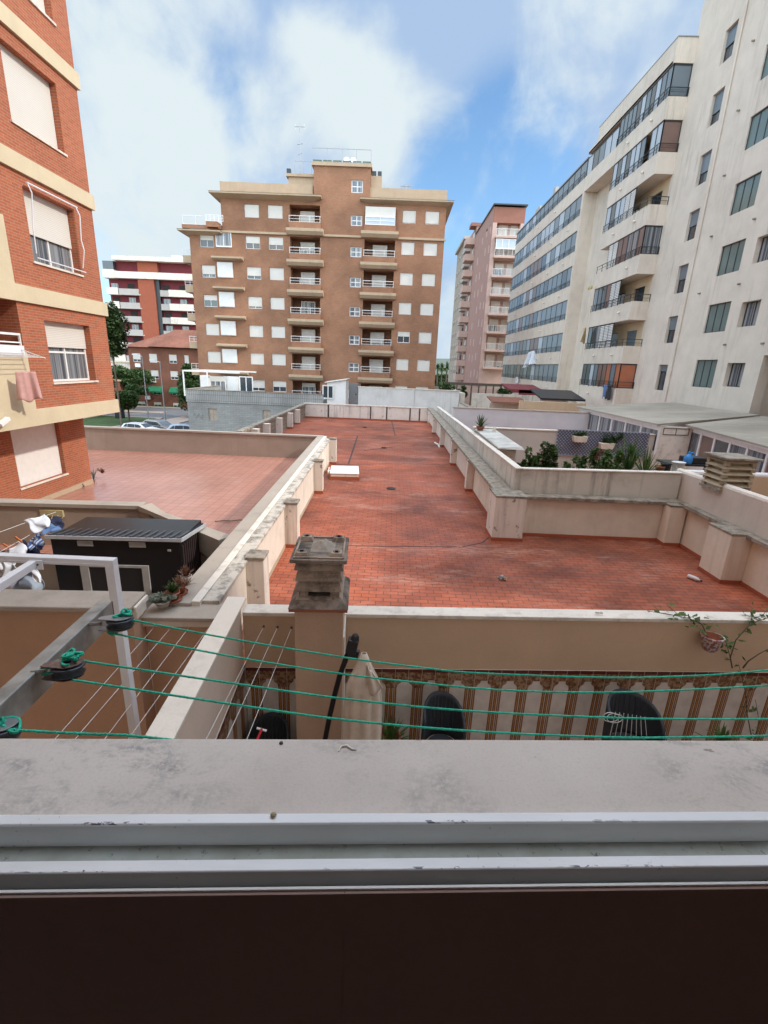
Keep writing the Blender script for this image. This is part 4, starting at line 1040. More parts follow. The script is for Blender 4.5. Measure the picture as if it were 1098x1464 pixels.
for i in range(10):
    z = -2.2+2.98*i
    for j,(y0,y1) in enumerate(((109.6,113.2),(115.6,119.6))):
        s = MB(); s.box(13.9 if j == 0 else 14.6,15.7,y0,y1,z-.2,z+.05); s.box(13.9 if j == 0 else 14.6,14.0 if j == 0 else 14.7,y0,y1,z+.05,z+1.0); s.box(14.0 if j == 0 else 14.7,15.7,y0,y0+.1,z+.05,z+1.0)
        s.build('balcony', M['pink_pale'] if j == 0 else M['grey_facade'], b2)
        window(b2, 15.7, (y0+y1)/2, z+.05, 'W', 2.4, 2.2, 0 if j else .5, 'interior_dark', 2, 'dark_metal', .08, depth=-.05, name='balcony_door')
    s = MB(); s.box(15.55,15.7,121,122,z,z+1.3); s.build('shade_strip', M['interior_dark'], b2)
b3 = thing('apartment_building', 'tallest looking plain beige tower at the far end of the right hand row', 'building', (19,130,-4.2))
s = MB(); ops = []
for i in range(10):
    for y in (125.5,129,133,136.5): ops.append((-y-.6,-y+.6,-1.2+2.98*i,.2+2.98*i,.2))
wall(s, TW(15.6), -139, -123, -4.3, 28.4, ops, .2); s.box(15.9,26,123.1,139,-4.3,28.4)
s.add([(15.6,123,-4.3),(15.6,123,28.4),(15.9,123,28.4),(15.9,123,-4.3)], [(0,1,2,3)])
s.build('wall', M['beige_far'], b3)
s = MB(); s.box(15.0,26,122.6,139.5,28.4,29.0); s.build('roof_edge', M['grey_facade'], b3)
for o in ops: window(b3, 15.6, -(o[0]+o[1])/2, o[2], 'W', 1.2, 1.4, .4, 'glass', 1, 'dark_metal', .06, depth=.1)

# ================================================================== far-left: red and white tower
rt = thing('apartment_building', 'far maroon tower with white and grey balcony rows', 'building', (-57,122,-9))
s = MB(); s.box(-67.0,-40,120.6,136,-9,20.6); s.build('wall', M['maroon'], rt)
s = MB(); s.box(-59.6,-55.9,119.3,120.6,-9,17.6); s.build('brick_shaft', M['brick_r'], rt)
s = MB(); s.box(-55.9,-54.9,119.8,120.6,-9,17.6); s.build('dark_strip', M['dark_metal'], rt)
s = MB(); s.box(-64.8,-40,118.8,136,20.6,21.5); s.box(-52,-50,121,124,21.5,22.3); s.build('roof_edge', M['white_par'], rt)
s = MB(); s.box(-67.3,-64.8,118.8,120.6,16.8,18.6); s.box(-64.8,-40,119.0,120.6,16.9,18.3); s.build('top_balcony', M['white_par'], rt)
s = MB(); s.box(-67.3,-64.9,119.3,120.5,18.7,20.4); s.build('glazed_screen', M['glass'], rt)
s = MB(); s.box(-59.6,-55.0,119.8,120.6,18.4,20.6); s.build('brick_panel', M['brick_r'], rt)
for i in range(10):
    z = 13.6-2.95*i
    for nm,x0,x1,mt,h,dd in (('white_balcony',-67.0,-64.4,'white_par',1.25,1.5),('grey_balcony',-64.2,-59.6,'grey_facade',1.1,1.4),('grey_balcony',-54.8,-52.6,'grey_facade',1.1,1.0),('white_balcony',-52.6,-47,'white_par',1.2,1.5)):
        s = MB(); s.box(x0,x1,120.6-dd,120.75-dd,z,z+h); s.box(x0,x1+(.4 if nm[0]=='g' else 0),120.55-dd,120.6,z-.25,z); s.build(nm, M[mt], rt)
        m = MB(); xx = (x0+x1)/2; m.box(xx-.8,xx+.8,120.5,120.58,z,z+2.3); m.build('balcony_door', M['glass_curtain'] if (i+int(x0))%2 else M['interior_dark'], rt)
# small brick building with hipped roof
sb = thing('apartment_building', 'low brown brick building with hipped roof and green awnings across the street', 'building', (-42,94,-9))
s = MB(); ops = []
cols = (-46.6,-43.6,-40.0,-37.5)
for r_ in range(4):
    for x in cols: ops.append((x-(.7 if x != -37.5 else .4),x+(.7 if x != -37.5 else .4),-.35-2.85*r_-.75,-.35-2.85*r_+.75,.15))
wall(s, frame((0,90,0),'S'), -48, -30, -9, 1.6, ops, .15); s.box(-47.9,-30,90.3,102,-9,1.55); 
s.add([(-48,90,-9),(-48,102,-9),(-48,102,1.6),(-48,90,1.6)], [(0,1,2,3)])
s.build('wall', M['brick_s'], sb)
for n_,o in enumerate(ops): window(sb, (o[0]+o[1])/2, 90, o[2], 'S', o[1]-o[0], 1.5, rnd.choice([1,1,.7]) if n_ < 8 else .3, 'glass', 2 if o[1]-o[0] > 1 else 1, 'white', .07, depth=.08)
s = MB(); 
def hip(s,x0,x1,y0,y1,z0,rx0,rx1,ry,z1):
    s.add([(x0,y0,z0),(x1,y0,z0),(x1,y1,z0),(x0,y1,z0),(rx0,ry,z1),(rx1,ry,z1)], [(0,1,5,4),(1,2,5),(2,3,4,5),(3,0,4),(0,3,2,1)])
hip(s,-48.7,-29,89.3,103,1.5,-42,-37,96,4.7); hip(s,-44,-29,88.9,100,1.65,-41.0,-36.5,94,4.9)
s.build('roof', M['rooftile'], sb)
for x in (-43.6,-40.0):
    s = MB(); s.prism([(90,-5.3),(89.0,-6.1),(89.0,-6.35),(90,-6.3)], x-1.3 if x < -41 else x-.9, x+1.2 if x < -41 else x+.9, 'x'); a_ = s.build('awning', M['green_awn'], sb)
for x,z in ((-46.4,-2.0),(-43.9,-4.6),(-45.2,-4.6),(-45.2,-7.7)):
    s = MB(); s.box(x-.45,x+.45,89.6,89.98,z,z+.65); s.build('air_conditioner', M['white'], sb)
wl = thing('house', 'white rendered house end with one window beside the hipped brick building', 'house', (-51.5,96,-9))
s = MB(); wall(s, frame((0,95,0),'S'), -54.5,-48.6,-9,-1.4,[(-53.0,-51.7,-4.9,-3.6,.15)],.15); s.box(-54.5,-48.6,95.3,104,-9,-1.4); s.build('wall', M['white_par'], wl)
window(wl, -52.35, 95, -4.9, 'S', 1.3, 1.3, .3, 'glass', 2, 'white', .08, depth=.08)
s = MB(); s.box(-54.7,-48.4,94.8,104.2,-1.4,-1.2); s.build('roof', M['band'], wl)
ol = thing('house', 'low orange brick house with railings behind the lawn at the left', 'house', (-52,74,-9))
s = MB(); s.box(-62,-45.5,76,84,-9,-4.2); s.build('wall', M['brick_s'], ol); s = MB(); s.box(-62.2,-45.3,75.8,84.2,-4.2,-4.0); s.build('roof', M['band_c'], ol)
lv = thing('house', 'orange brick wing just behind the near brick building', 'house', (-47,66,-9))
s = MB(); s.box(-60,-44.8,57,73,-9,-6.3); s.build('wall', M['brick_s'], lv); s = MB(); s.box(-60,-44.6,56.8,73.2,-6.3,-6.1); s.build('coping', M['band_c'], lv)

# ================================================================== grey block building and terrace in front of the brick block
gb = thing('utility_building', 'low grey concrete brick building beyond the far left parapet', 'building', (-12.5,44,-9))
s = MB(); ops = [(-15.95,-15.15,-5.2,-4.15,.12),(-11.2,-10.5,-5.05,-4.1,.12)]
wall(s, frame((0,42,0),'S'), -17.75, -7.1, -9, -3.65, ops, .12)
s.add([(-17.75,42,-9),(-17.75,55,-9),(-17.75,55,-3.65),(-17.75,42,-3.65)], [(0,1,2,3)]); s.box(-17.7,-7.1,42.3,55,-9,-3.7)
s.build('wall', M['blockgrey'], gb)
s = MB(); s.box(-17.8,-5.9,41.94,42.14,-3.65,-2.62); s.box(-17.8,-17.6,42.14,55,-3.65,-2.62); s.build('parapet', bricks('soldier_grey_brick', (.40,.40,.38), (.36,.36,.35), (.16,.16,.15), .16, .5, .014, .2, .95, .5, off=0), gb)
s = MB(); s.box(-17.85,-5.85,41.9,42.18,-2.62,-2.57); s.box(-17.85,-17.55,42.18,55,-2.62,-2.57); s.build('coping', M['cement'], gb)
for x0,x1,z0,z1 in ((-15.95,-15.15,-5.2,-4.15),(-11.2,-10.5,-5.05,-4.1)): 
    window(gb, (x0+x1)/2, 42, z0, 'S', x1-x0, z1-z0, 0, 'tan', 2, 'beige_far', .07, depth=.06, rows=2) if False else window(gb, (x0+x1)/2, 42, z0, 'S', x1-x0, z1-z0, 0, 'coping_brown', 2, 'beige_far', .07, depth=.06, rows=2)
s = MB(); rn = random.Random(3)
pts = [(-17.3+.12*i, 41.985, -4.9+.25*sin(i*1.9)+.05*rn.random()) for i in range(14)]; s.tube(pts[:9], .011, 4); s.build('spray_scrawl', M['grey_metal'], gb)
tc_ = thing('terrace_canopy', 'white steel terrace canopy in front of the brown brick block', 'canopy', (-20,50,-3.3))
s = MB(); s.box(-20.9,-15.2,48.9,49.0,-1.32,-1.18); s.box(-20.9,-15.2,54.9,55.0,-1.32,-1.18); s.box(-20.9,-20.8,49,54.9,-1.32,-1.18); s.box(-18.5,-18.4,49,54.9,-1.32,-1.18); s.build('beam', M['white'], tc_)
for x in (-20.85,-18.45): s = MB(); s.box(x-.06,x+.06,48.9,49.0,-3.7,-1.32); s.build('post', M['white'], tc_)
s = MB(); s.box(-20.0,-19.3,51,52,-3.6,-1.7); s.build('white_cupboard', M['white'], tc_)
en = thing('glazed_lean_to', 'white glazed lean-to with dark open door at the foot of the brown brick block', 'lean-to', (-15.5,50,-4))
s = MB(); s.box(-17.0,-15.8,50.2,51,-4,-1.7); s.build('panel', M['white'], en)
window(en, -14.9, 49.95, -3.6, 'S', 1.4, 2.0, 0, 'glass', 2, 'white', .1, depth=0); window(en, -17.8, 49.98, -3.6, 'S', 1.6, 1.9, .25, 'glass_curtain', 3, 'white', .08, depth=0)
hu = thing('terrace_hut', 'small white rendered hut with sloping roof behind the end wall of the red roof', 'hut', (-5.4,47,-4.2))
s = MB(); s.prism([(-6.1,-4.2),(-4.35,-4.2),(-4.35,-1.42),(-6.1,-1.72)], 46, 49, 'y'); s.build('wall', M['white'], hu)
s = MB(); s.prism([(-6.3,-1.74),(-4.2,-1.38),(-4.2,-1.32),(-6.3,-1.68)], 45.8, 49.1, 'y'); s.build('roof', M['white'], hu)
window(hu, -6.0, 45.9, -3.2, 'S', 1.05, 1.25, 0, 'glass', 2, 'white', .1, depth=0)
gd = thing('metal_locker', 'narrow grey metal locker between the white hut and the white wall', 'locker', (-3.9,50,-4.2))
s = MB(); s.box(-4.4,-3.45,50,50.9,-4.2,-1.85); s.build('body', M['grey_metal'], gd); s = MB(); s.box(-4.3,-3.55,49.97,50,-4.0,-1.95); s.build('door', M['grey_metal'], gd); s = MB(); s.box(-3.72,-3.62,49.93,49.97,-3,-2.85); s.build('handle', M['black'], gd)
ww_ = thing('garden_wall', 'white painted wall at the foot of the brown brick block', 'wall', (1.5,46,-4.2))
s = MB(); s.box(-3.15,2.0,45.9,46.05,-4.2,-2.02); s.box(2.0,6.3,45.93,46.08,-4.2,-2.02); s.box(1.95,2.1,45.86,45.93,-4.2,-2.02); s.build('wall_panel', plaster('white_wall_stained', (.60,.585,.56), (.34,.31,.28), .8, .4, .5), ww_)
s = MB(); s.box(-3.2,6.35,45.85,46.15,-2.02,-1.96); s.build('coping', M['white_cop'], ww_)
# ================================================================== foliage helpers
def leaves(b, pts, size, rnd, elong=1.7, jit=.5):
    for p in pts:
        T = Matrix.Translation(p) @ Matrix.Rotation(rnd.uniform(0,6.28),4,'Z') @ Matrix.Rotation(rnd.uniform(-1.2,1.2),4,'X') @ Matrix.Rotation(rnd.uniform(0,6.28),4,'Z')
        s = size*rnd.uniform(1-jit,1+jit); l = s*elong
        b.add([(-s*.5,0,0),(0,-l*.5,s*.12),(s*.5,0,0),(0,l*.5,s*.12)], [(0,1,2,3)], T)
def blobpts(n, c, r, rnd, lumps=10, inner=.35, seed=0):
    c = Vector(c); L = []
    for _ in range(lumps):
        d = Vector((rnd.gauss(0,1),rnd.gauss(0,1),rnd.gauss(0,.9))).normalized()*rnd.uniform(.35,.8)
        L.append((Vector((c.x+d.x*r[0],c.y+d.y*r[1],c.z+d.z*r[2])), rnd.uniform(.28,.5)))
    out = []
    for i in range(n):
        q,k = L[rnd.randrange(lumps)]
        d = Vector((rnd.gauss(0,1),rnd.gauss(0,1),rnd.gauss(0,1))).normalized()*(rnd.uniform(inner,1)**.5)
        out.append(Vector((q.x+d.x*r[0]*k,q.y+d.y*r[1]*k,q.z+d.z*r[2]*k)))
    return out
def tree(name, label, base, h, r, mat='leaf', n=5000, ls=.22, seed=1, trunk=.16, lumps=14, group=None, cz=None):
    rnd = random.Random(seed); base = Vector(base)
    t = thing(name, label, 'tree', base, group)
    cz = cz or h-r[2]; c = base+Vector((0,0,cz))
    b = MB(); b.sm = True
    b.tube([base, base+Vector((.05,.03,cz*.5)), base+Vector((0,.0,cz*.8)), c], [trunk,trunk*.8,trunk*.65,trunk*.4], 8)
    for k in range(6):
        a = k*1.05+rnd.random(); st = base+Vector((0,0,cz*.72)); en = c+Vector((cos(a)*r[0]*.6,sin(a)*r[1]*.6,r[2]*rnd.uniform(-.2,.5)))
        b.tube([st,(st+en)/2+Vector((0,0,.1)),en], [trunk*.5,trunk*.3,trunk*.1], 5)
    b.build('trunk', M['bark'], t)
    b = MB(); leaves(b, blobpts(n, c, r, rnd, lumps), ls, rnd); b.build('crown', M[mat], t)
    return t

# ================================================================== right-hand terraces
wa = thing('garden_wall', 'white rendered wall carrying the blue grey lattice behind the plants', 'wall', (7.5,20,-4))
b = MB(); b.box(3.5,11.0,20,20.18,-4,-2.33); b.build('wall_panel', plaster('white_render_grey', (.52,.47,.41), (.36,.32,.28), .6, .35, .3), wa); b = MB(); b.box(3.45,11.0,19.96,20.22,-2.33,-2.29); b.build('coping', M['white_cop'], wa)
wb = thing('garden_wall', 'bluish white wall standing farther back than the lattice wall', 'wall', (7,27,-4))
b = MB(); b.box(3.45,11.0,27,27.2,-4,-2.1); b.build('wall_panel', plaster('cool_white_render', (.56,.55,.555), (.44,.42,.42), .5, .3, .2), wb); b = MB(); b.box(3.45,11.0,26.97,27.24,-2.1,-2.05); b.build('coping', M['coping_brown'], wb)
la = thing('lattice_panel', 'blue grey diagonal lattice panel on the white terrace wall', 'trellis', (8.8,19.93,-3.25))
b = MB(frame((0,19.93,0),'S')); X0,X1,Z0,Z1 = 6.93,10.72,-3.27,-2.26
import itertools
def strip(b, p, q, w, d0, d1):
    v = Vector((q[0]-p[0],q[1]-p[1])); 
    if v.length < .02: return
    v.normalize(); n = Vector((-v.y,v.x))*w/2
    P = [(p[0]+n.x,p[1]+n.y),(p[0]-n.x,p[1]-n.y),(q[0]-n.x,q[1]-n.y),(q[0]+n.x,q[1]+n.y)]
    b.prism(P, d0, d1, 'y')
k = X0-(Z1-Z0)
while k < X1:
    a = max(k,X0); c = min(k+(Z1-Z0),X1)
    if c-a > .02:
        strip(b, (a,Z0+(a-k)), (c,Z0+(c-k)), .035, 0, .012); strip(b, (a,Z1-(a-k)), (c,Z1-(c-k)), .035, -.013, -.001)
    k += .135
b.build('lattice', plain('blue_grey_lattice', (.10,.12,.18), .7), la)
b = MB(); b.box(X0-.03,X1+.03,19.905,19.95,Z0-.03,Z0); b.box(X0-.03,X1+.03,19.905,19.95,Z1,Z1+.03); b.build('rim', plain('lattice_rim', (.26,.28,.34), .7), la)
b = MB(); b.box(X0,X1,19.97,19.99,Z0,Z1); b.build('backing', plain('pale_backing', (.66,.65,.68), .9), la)
def leafy(par, c, r, n, mat, ls, seed, name='foliage', lumps=7, el=1.8):
    rn = random.Random(seed); b = MB(); leaves(b, blobpts(n, c, r, rn, lumps), ls, rn, el); return b.build(name, M[mat] if isinstance(mat,str) else mat, par)
def spiky(par, c, n, L, w, mat, seed, name='leaves', up=.3, droop=.35):
    rn = random.Random(seed); b = MB(); c = Vector(c)
    for i in range(n):
        a = rn.uniform(0,6.28); e = rn.uniform(up, 1.45); l = L*rn.uniform(.7,1.1)
        P = []
        for k in range(5):
            t = k/4; r = l*t*cos(e); z = l*t*sin(e)-droop*l*t*t*cos(e)
            ww = w*(1-t**1.5)*.5+.001; s = Vector((-sin(a),cos(a),0))*ww
            q = c+Vector((cos(a)*r,sin(a)*r,z)); P += [q-s, q+s]
        b.add(P, [(2*k,2*k+1,2*k+3,2*k+2) for k in range(4)])
    return b.build(name, M[mat], par)
def pot(par, c, r, h, mat, name='pot'):
    b = MB(); b.sm = True; b.lathe([(r*.7,0),(r,h*.85),(r*1.08,h*.86),(r*1.08,h),(r*.92,h),(r*.9,h*.88),(0,h*.88)], 16, c); return b.build(name, M[mat] if isinstance(mat,str) else mat, par)
for i,(px,py,sd,lb) in enumerate(((828,631,3,'left small planter of dark succulents hung on the lattice'),(866,641,8,'right small planter hung on the lattice under the creeper'))):
    c = aY(px,py,19.75); t = thing('hanging_planter', lb, 'planter', c, 'planters hung on the lattice')
    b = MB(); b.prism([(c.x-.30,c.z+.22),(c.x-.24,c.z-.02),(c.x+.24,c.z-.02),(c.x+.30,c.z+.22)][::-1], 19.6, 19.9, 'y'); b.build('planter_box', M['cloth_beige'], t, bevel=.01)
    leafy(t, (c.x,19.75,c.z+.28), (.3 if i == 0 else .18,.15,.18), 260, 'leaf', .07, sd)
rn = random.Random(4); cr_ = thing('creeper', 'thin dark creeper spreading over the top right of the lattice', 'climbing plant', (8.8,19.85,-3.2))
b = MB(); bl = MB(); P0 = aY(866,640,19.85)
for k in range(9):
    p = Vector(P0)+Vector((rn.uniform(0,.3),0,0)); pts = [p.copy()]
    for j in range(9): p = p+Vector((rn.uniform(-.16,.20),rn.uniform(-.01,.01),rn.uniform(-.02,.12))); p.y = 19.86; p.z = min(p.z,-2.22); pts.append(p.copy())
    b.tube(pts, .009, 4); leaves(bl, [q+Vector((rn.uniform(-.06,.06),-.03,rn.uniform(-.06,.06))) for q in pts for _ in range(5)], .06, rn)
b.build('stem', M['bark'], cr_); bl.build('leaves', M['leaf'], cr_)
# row of potted plants just behind the streaked wall
row = [(746,664,'s','small upright dark green potted plant nearest the white vent hut',.12,'grey_facade'),
       (760,652,'l','pale feathery plant in a grey pot, second along the terrace row',.16,'grey_metal'),
       (785,645,'B','largest bushy dark green plant in a dark pot on the right terrace',.34,'wicker'),
       (810,662,'l','wispy plant in the gap right of the big dark bush',.1,'terracotta'),
       (829,656,'l','light green rounded plant below the left hanging planter',.2,'grey_facade'),
       (855,650,'R','plant with reddish tips beside the light green rounded plant',.18,'terracotta'),
       (868,655,'l','yellow green leafy plant under the right hanging planter',.18,'grey_facade'),
       (884,654,'l','broad leaved bright plant left of the sword leaved plant',.18,'terracotta'),
       (905,634,'Y','tall sword leaved plant with two crowns in front of the lattice end',.2,'black'),
       (928,646,'Y2','palm like plant at the right end of the plant row',.22,'black')]
for i,(px,py,kd,lb,r,pm) in enumerate(row):
    Yp = 13.3+(i%3)*.25; tp = aY(px,py,Yp); base = Vector((tp.x,Yp,-3.25))
    t = thing('potted_plant', lb, 'potted plant', base, 'potted plants behind the streaked wall')
    pot(t, base, max(.12,r*.62), .36, pm)
    h = (tp.z-(-2.9))*1.28
    if kd == 'B':
        leafy(t, (base.x,Yp,-2.9+h*.52), (.36,.34,h*.55), 1500, 'leaf', .07, 20+i, lumps=12); rr = random.Random(3); b = MB(); leaves(b, [Vector((base.x+rr.uniform(-.3,.3),Yp-rr.uniform(.1,.3),-2.9+h*rr.uniform(.4,1.0))) for _ in range(28)], .05, rr); b.build('blossom', M['leaf_red'], t)
    elif kd in 'slR':
        leafy(t, (base.x,Yp,-2.9+h*.5), (r*1.25,r*1.2,h*.6), 520, {'s':'leaf','l':'leaf_plant','R':'leaf_plant'}[kd], .06, 20+i)
        spiky(t, (base.x,Yp,-2.9), 30, h*1.05, .035, 'leaf_plant' if kd != 's' else 'leaf', 50+i, up=.7)
        if kd == 'R': leafy(t, (base.x,Yp,-2.9+h*.8), (r*.8,r*.8,h*.3), 90, 'leaf_red', .05, 3, 'red_leaves')
    else:
        spiky(t, (base.x,Yp,-2.9+h*.12), 70, h*.95, .055, 'leaf_plant', 60+i, up=.2)
        if kd == 'Y': spiky(t, (base.x,Yp,-2.9+h*.55), 70, .42, .05, 'leaf_plant', 70+i, up=.0)
        b = MB(); b.tube([(base.x,Yp,-2.95),(base.x,Yp,-2.9+h*.6)], .025, 6); b.build('stem', M['bark'], t)
# vent hut and yucca
vh = thing('vent_hut', 'small white vent hut with a stained flat roof behind the long streaked wall', 'hut', (3.9,17.5,-4))
b = MB(); b.box(3.52,4.12,15.45,19.6,-4,-2.47); b.build('wall', M['white_cop'], vh)
b = MB(); b.add([(3.49,15.2,-2.42),(4.32,15.2,-2.42),(4.38,19.9,-2.42),(3.49,19.9,-2.42),(3.49,15.2,-2.36),(4.26,15.28,-2.33),(4.3,19.85,-2.33),(3.49,19.9,-2.36)],[(0,3,2,1),(4,5,6,7),(0,1,5,4),(1,2,6,5),(2,3,7,6),(3,0,4,7)]); b.build('roof', plaster('stained_white_roof', (.55,.53,.48), (.22,.2,.17), 1.6, .7, 0, .3, dthr=(.45,.7)), vh, bevel=.015)
b = MB()
for k in range(6): b.prism([(15.36,-3.2+k*.09),(15.44,-3.17+k*.09),(15.44,-3.13+k*.09),(15.36,-3.15+k*.09)], 3.72, 4.02, 'x')
b.build('louvre', M['cloth_beige'], vh)
b = MB(); b.tube([(4.1,19.0,-2.35),(4.1,19.0,-2.15)], .07, 8); b.build('vent_pipe', M['white_cop'], vh)
yu = thing('yucca', 'spiky yucca in a low pot on the flat roof of the white vent hut', 'potted plant', (3.62,19.4,-2.34))
pot(yu, (3.62,19.4,-2.335), .16, .14, 'terracotta'); spiky(yu, (3.62,19.4,-2.2), 46, .55, .05, 'leaf', 91, up=.1, droop=.1)
# table, bottle and bucket in the corner
tb = thing('terrace_table', 'dark low table crowded with pots in the corner of the right terrace', 'table', aY(975,668,14)*1.0)
c = aY(975,660,14.2); b = MB(); b.box(c.x-.55,c.x+.65,13.9,14.6,c.z-.08,c.z-.02); b.build('tabletop', M['black'], tb, bevel=.01)
b = MB(); b.box(c.x-.5,c.x-.44,13.95,14.0,-4,c.z-.08); b.build('leg', M['black'], tb)
for dx in (.55,): b = MB(); b.box(c.x+dx,c.x+dx+.05,13.95,14.0,-4,c.z-.08); b.build('leg', M['black'], tb)
b = MB(); b.box(c.x+.0,c.x+.6,14.0,14.4,c.z-.02,c.z+.16); tag(b.build('plastic_crate', M['black'], bevel=.02), 'black crate at the right end of the dark terrace table', 'crate')
c2 = Vector((c.x+.02,13.97,c.z-.02)); t = thing('detergent_bottle', 'bright blue plastic bottle on the dark terrace table', 'bottle', c2)
b = MB(); b.sm = True; b.lathe([(.10,0),(.12,.03),(.12,.18),(.05,.28),(.03,.30)], 12, c2); b.tube([c2+Vector((.09,0,.2)),c2+Vector((.17,0,.26)),c2+Vector((.1,0,.34)),c2+Vector((.03,0,.31))], .02, 6); b.build('body', M['pvc'], t)
b = MB(); b.lathe([(.035,.30),(.035,.36),(.0,.36)], 10, c2); b.build('cap', M['pvc'], t)
cb2 = aY(968,672,13.4); t = thing('bucket', 'white bucket standing just behind the wall corner on the right terrace', 'bucket', (cb2.x,13.4,cb2.z-.1))
b = MB(); b.sm = True; b.lathe([(.11,0),(.17,.3),(.18,.3),(.18,.315),(.16,.315),(.10,.02),(0,.02)], 16, (cb2.x,13.4,cb2.z-.08)); b.build('shell', M['white'], t)
b = MB(); b.tube([(cb2.x-.17,13.38,cb2.z+.2),(cb2.x-.1,13.26,cb2.z+.1),(cb2.x+.1,13.26,cb2.z+.1),(cb2.x+.17,13.38,cb2.z+.2)], .006, 5); b.build('handle', M['wire'], t)
st_ = MB(); st_.box(cb2.x-.3,cb2.x+.3,13.2,13.6,-4,cb2.z-.08); tag(st_.build('storage_box', M['grey_facade']), 'pale storage box under the white bucket on the right terrace', 'box')
for px,py,m_,lb in ((952,664,'wicker','dark round pot left of the table on the right terrace'),(944,668,'terracotta','little terracotta pot behind the wall left of the dark round pot')):
    q = aY(px,py,13.7); t = thing('flower_pot', lb, 'flower pot', (q.x,13.7,q.z-.2)); pot(t, (q.x,13.7,q.z-.22), .13, .26, m_); spiky(t, (q.x,13.7,q.z-.02), 10, .12, .02, 'leaf_plant', 5)
# glazed conservatories
def annex(name, label, P, zt, zb, npan, roofpts, extra=None, first_open=False):
    t = thing(name, label, 'conservatory', (P[0][0],P[0][1],-4))
    a = Vector((P[0][0],P[0][1],0)); c = Vector((P[1][0],P[1][1],0)); d = c-a; L = d.length; ang = math.atan2(d.y,d.x)
    T = Matrix.Translation(a) @ Matrix.Rotation(ang,4,'Z')
    s = MB(T); s.box(0,L,0,.12,-4,zb); s.build('base_wall', M['white_cop'], t)
    s = MB(T); s.box(0,L,0,.10,zt-.12,zt); s.box(0,L,.0,.10,zb,zb+.06); s.build('frame_rail', M['white'], t)
    s = MB(T); s.box(-.02,L,-.12,0,zt-.02,zt+.06); s.build('gutter', M['white'], t)
    w = L/npan
    for i in range(npan):
        s = MB(T); u = i*w
        s.box(u,u+.09,.0,.09,zb+.06,zt-.12); s.box(u+w-.03,u+w,.0,.09,zb+.06,zt-.12); s.box(u+.09,u+w-.03,.02,.08,zb+.06,zb+.13); s.box(u+.09,u+w-.03,.02,.08,zt-.2,zt-.12)
        f = s.build('window', M['white'], t)
        s = MB(T); s.box(u+.09,u+w-.03,.04,.055,zb+.13,zt-.2); s.build('pane', M[['glass_curtain','glass_brown','glass','glass_curtain'][i%4] if 'second' in label or 'nearer' in label else 'glass_curtain'] if not (i==0 and first_open) else M['glass_pale'], f)
    s = MB(); n = len(roofpts); s.add([Vector(p) for p in roofpts]+[Vector(p)+Vector((0,0,-.06)) for p in roofpts], [tuple(range(n)), tuple(range(2*n-1,n-1,-1))]+[(i,i+n,(i+1)%n+n,(i+1)%n) for i in range(n)]); s.build('roof', M['roof_sheet'], t)
    return t, T, L
t,_,_ = annex('conservatory', 'white framed glass room with a large grey sheet roof under the cream building', ((11,28.6),(11,19.85)), -1.92, -3.1, 6, [(10.85,28.8,-1.86),(10.85,19.7,-1.84),(17.45,23.2,-1.55),(17.45,30.7,-1.5)])
s = MB(); s.box(11.12,12.4,19.9,20.05,-4,-1.95); s.build('end_wall', M['white_cop'], t)
window(t, 11.75, 19.88, -2.28, 'S', 1.05, .28, 0, 'glass', 2, 'dark_metal', .02, depth=0)
t,_,_ = annex('conservatory', 'nearer white framed glass room with dark doors and ribbed roof at the right edge', ((12.45,20.2),(11.0,12.2)), -1.93, -3.25, 7, [(12.3,20.3,-1.86),(10.85,12.0,-1.86),(17.4,12.0,-1.55),(17.45,23.0,-1.58)])
lw2 = thing('parapet_wall', 'cream wall with white top in front of the nearer glass room', 'parapet', (10.5,12.55,-4))
za = aY(900,684,12.6).z; zc_ = aY(1098,688,12.6).z
s = MB(); s.box(7.9,15,12.5,12.66,-4,-2.45); s.build('wall_panel', M['cream_warm'], lw2); s = MB(); s.tube([(7.8,12.58,-2.42),(15,12.58,-2.42)], .085, 10); s.build('coping', M['white'], lw2)
# cement stack on the right
cs = thing('chimney_stack', 'squat cement chimney of stacked louvres at the right edge', 'chimney', (7.95,11.1,-4))
s = MB(); s.box(7.95,8.55,10.7,11.4,-4,-2.50); s.build('base', M['cream_warm'], cs)
s = MB(); s.box(7.62,8.4,10.75,11.5,-2.50,-2.44); s.build('base_slab', M['cement'], cs)
soot_r = plaster('dull_cement', (.36,.30,.21), (.13,.11,.08), 4, .7, 0, .4)
s = MB(Matrix.Translation((8.0,11.12,-2.44))); s.box(-.25,.25,-.25,.25,0,.7); s.build('core', soot_r, cs)
for k in range(5):
    z = -2.44+k*.14; w = .34
    for sx,sy in ((-1,-1),(1,-1),(1,1),(-1,1)):
        s = MB(Matrix.Translation((8.0,11.12,z))); s.box(sx*.30-.05,sx*.30+.05,sy*.30-.05,sy*.30+.05,0,.10); s.build('block', soot_r, cs)
    s = MB(Matrix.Translation((8.0,11.12,z+.10)));
    s.add([(-.37,-.37,-.03),(.37,-.37,-.03),(.37,.37,-.03),(-.37,.37,-.03),(-.30,-.30,.04),(.30,-.30,.04),(.30,.30,.04),(-.30,.30,.04)],[(0,3,2,1),(4,5,6,7),(0,1,5,4),(1,2,6,5),(2,3,7,6),(3,0,4,7)])
    s.build('louvre_slab', plaster('yellowed_cement', (.44,.36,.24), (.16,.13,.09), 4, .7, 0, .4) if k == 0 else bpy.data.materials['yellowed_cement'], cs, bevel=.008)
s = MB(Matrix.Translation((8.0,11.12,-1.72))); s.box(-.42,.42,-.42,.42,-.02,.03); s.build('cap', M['cement'], cs, bevel=.01)
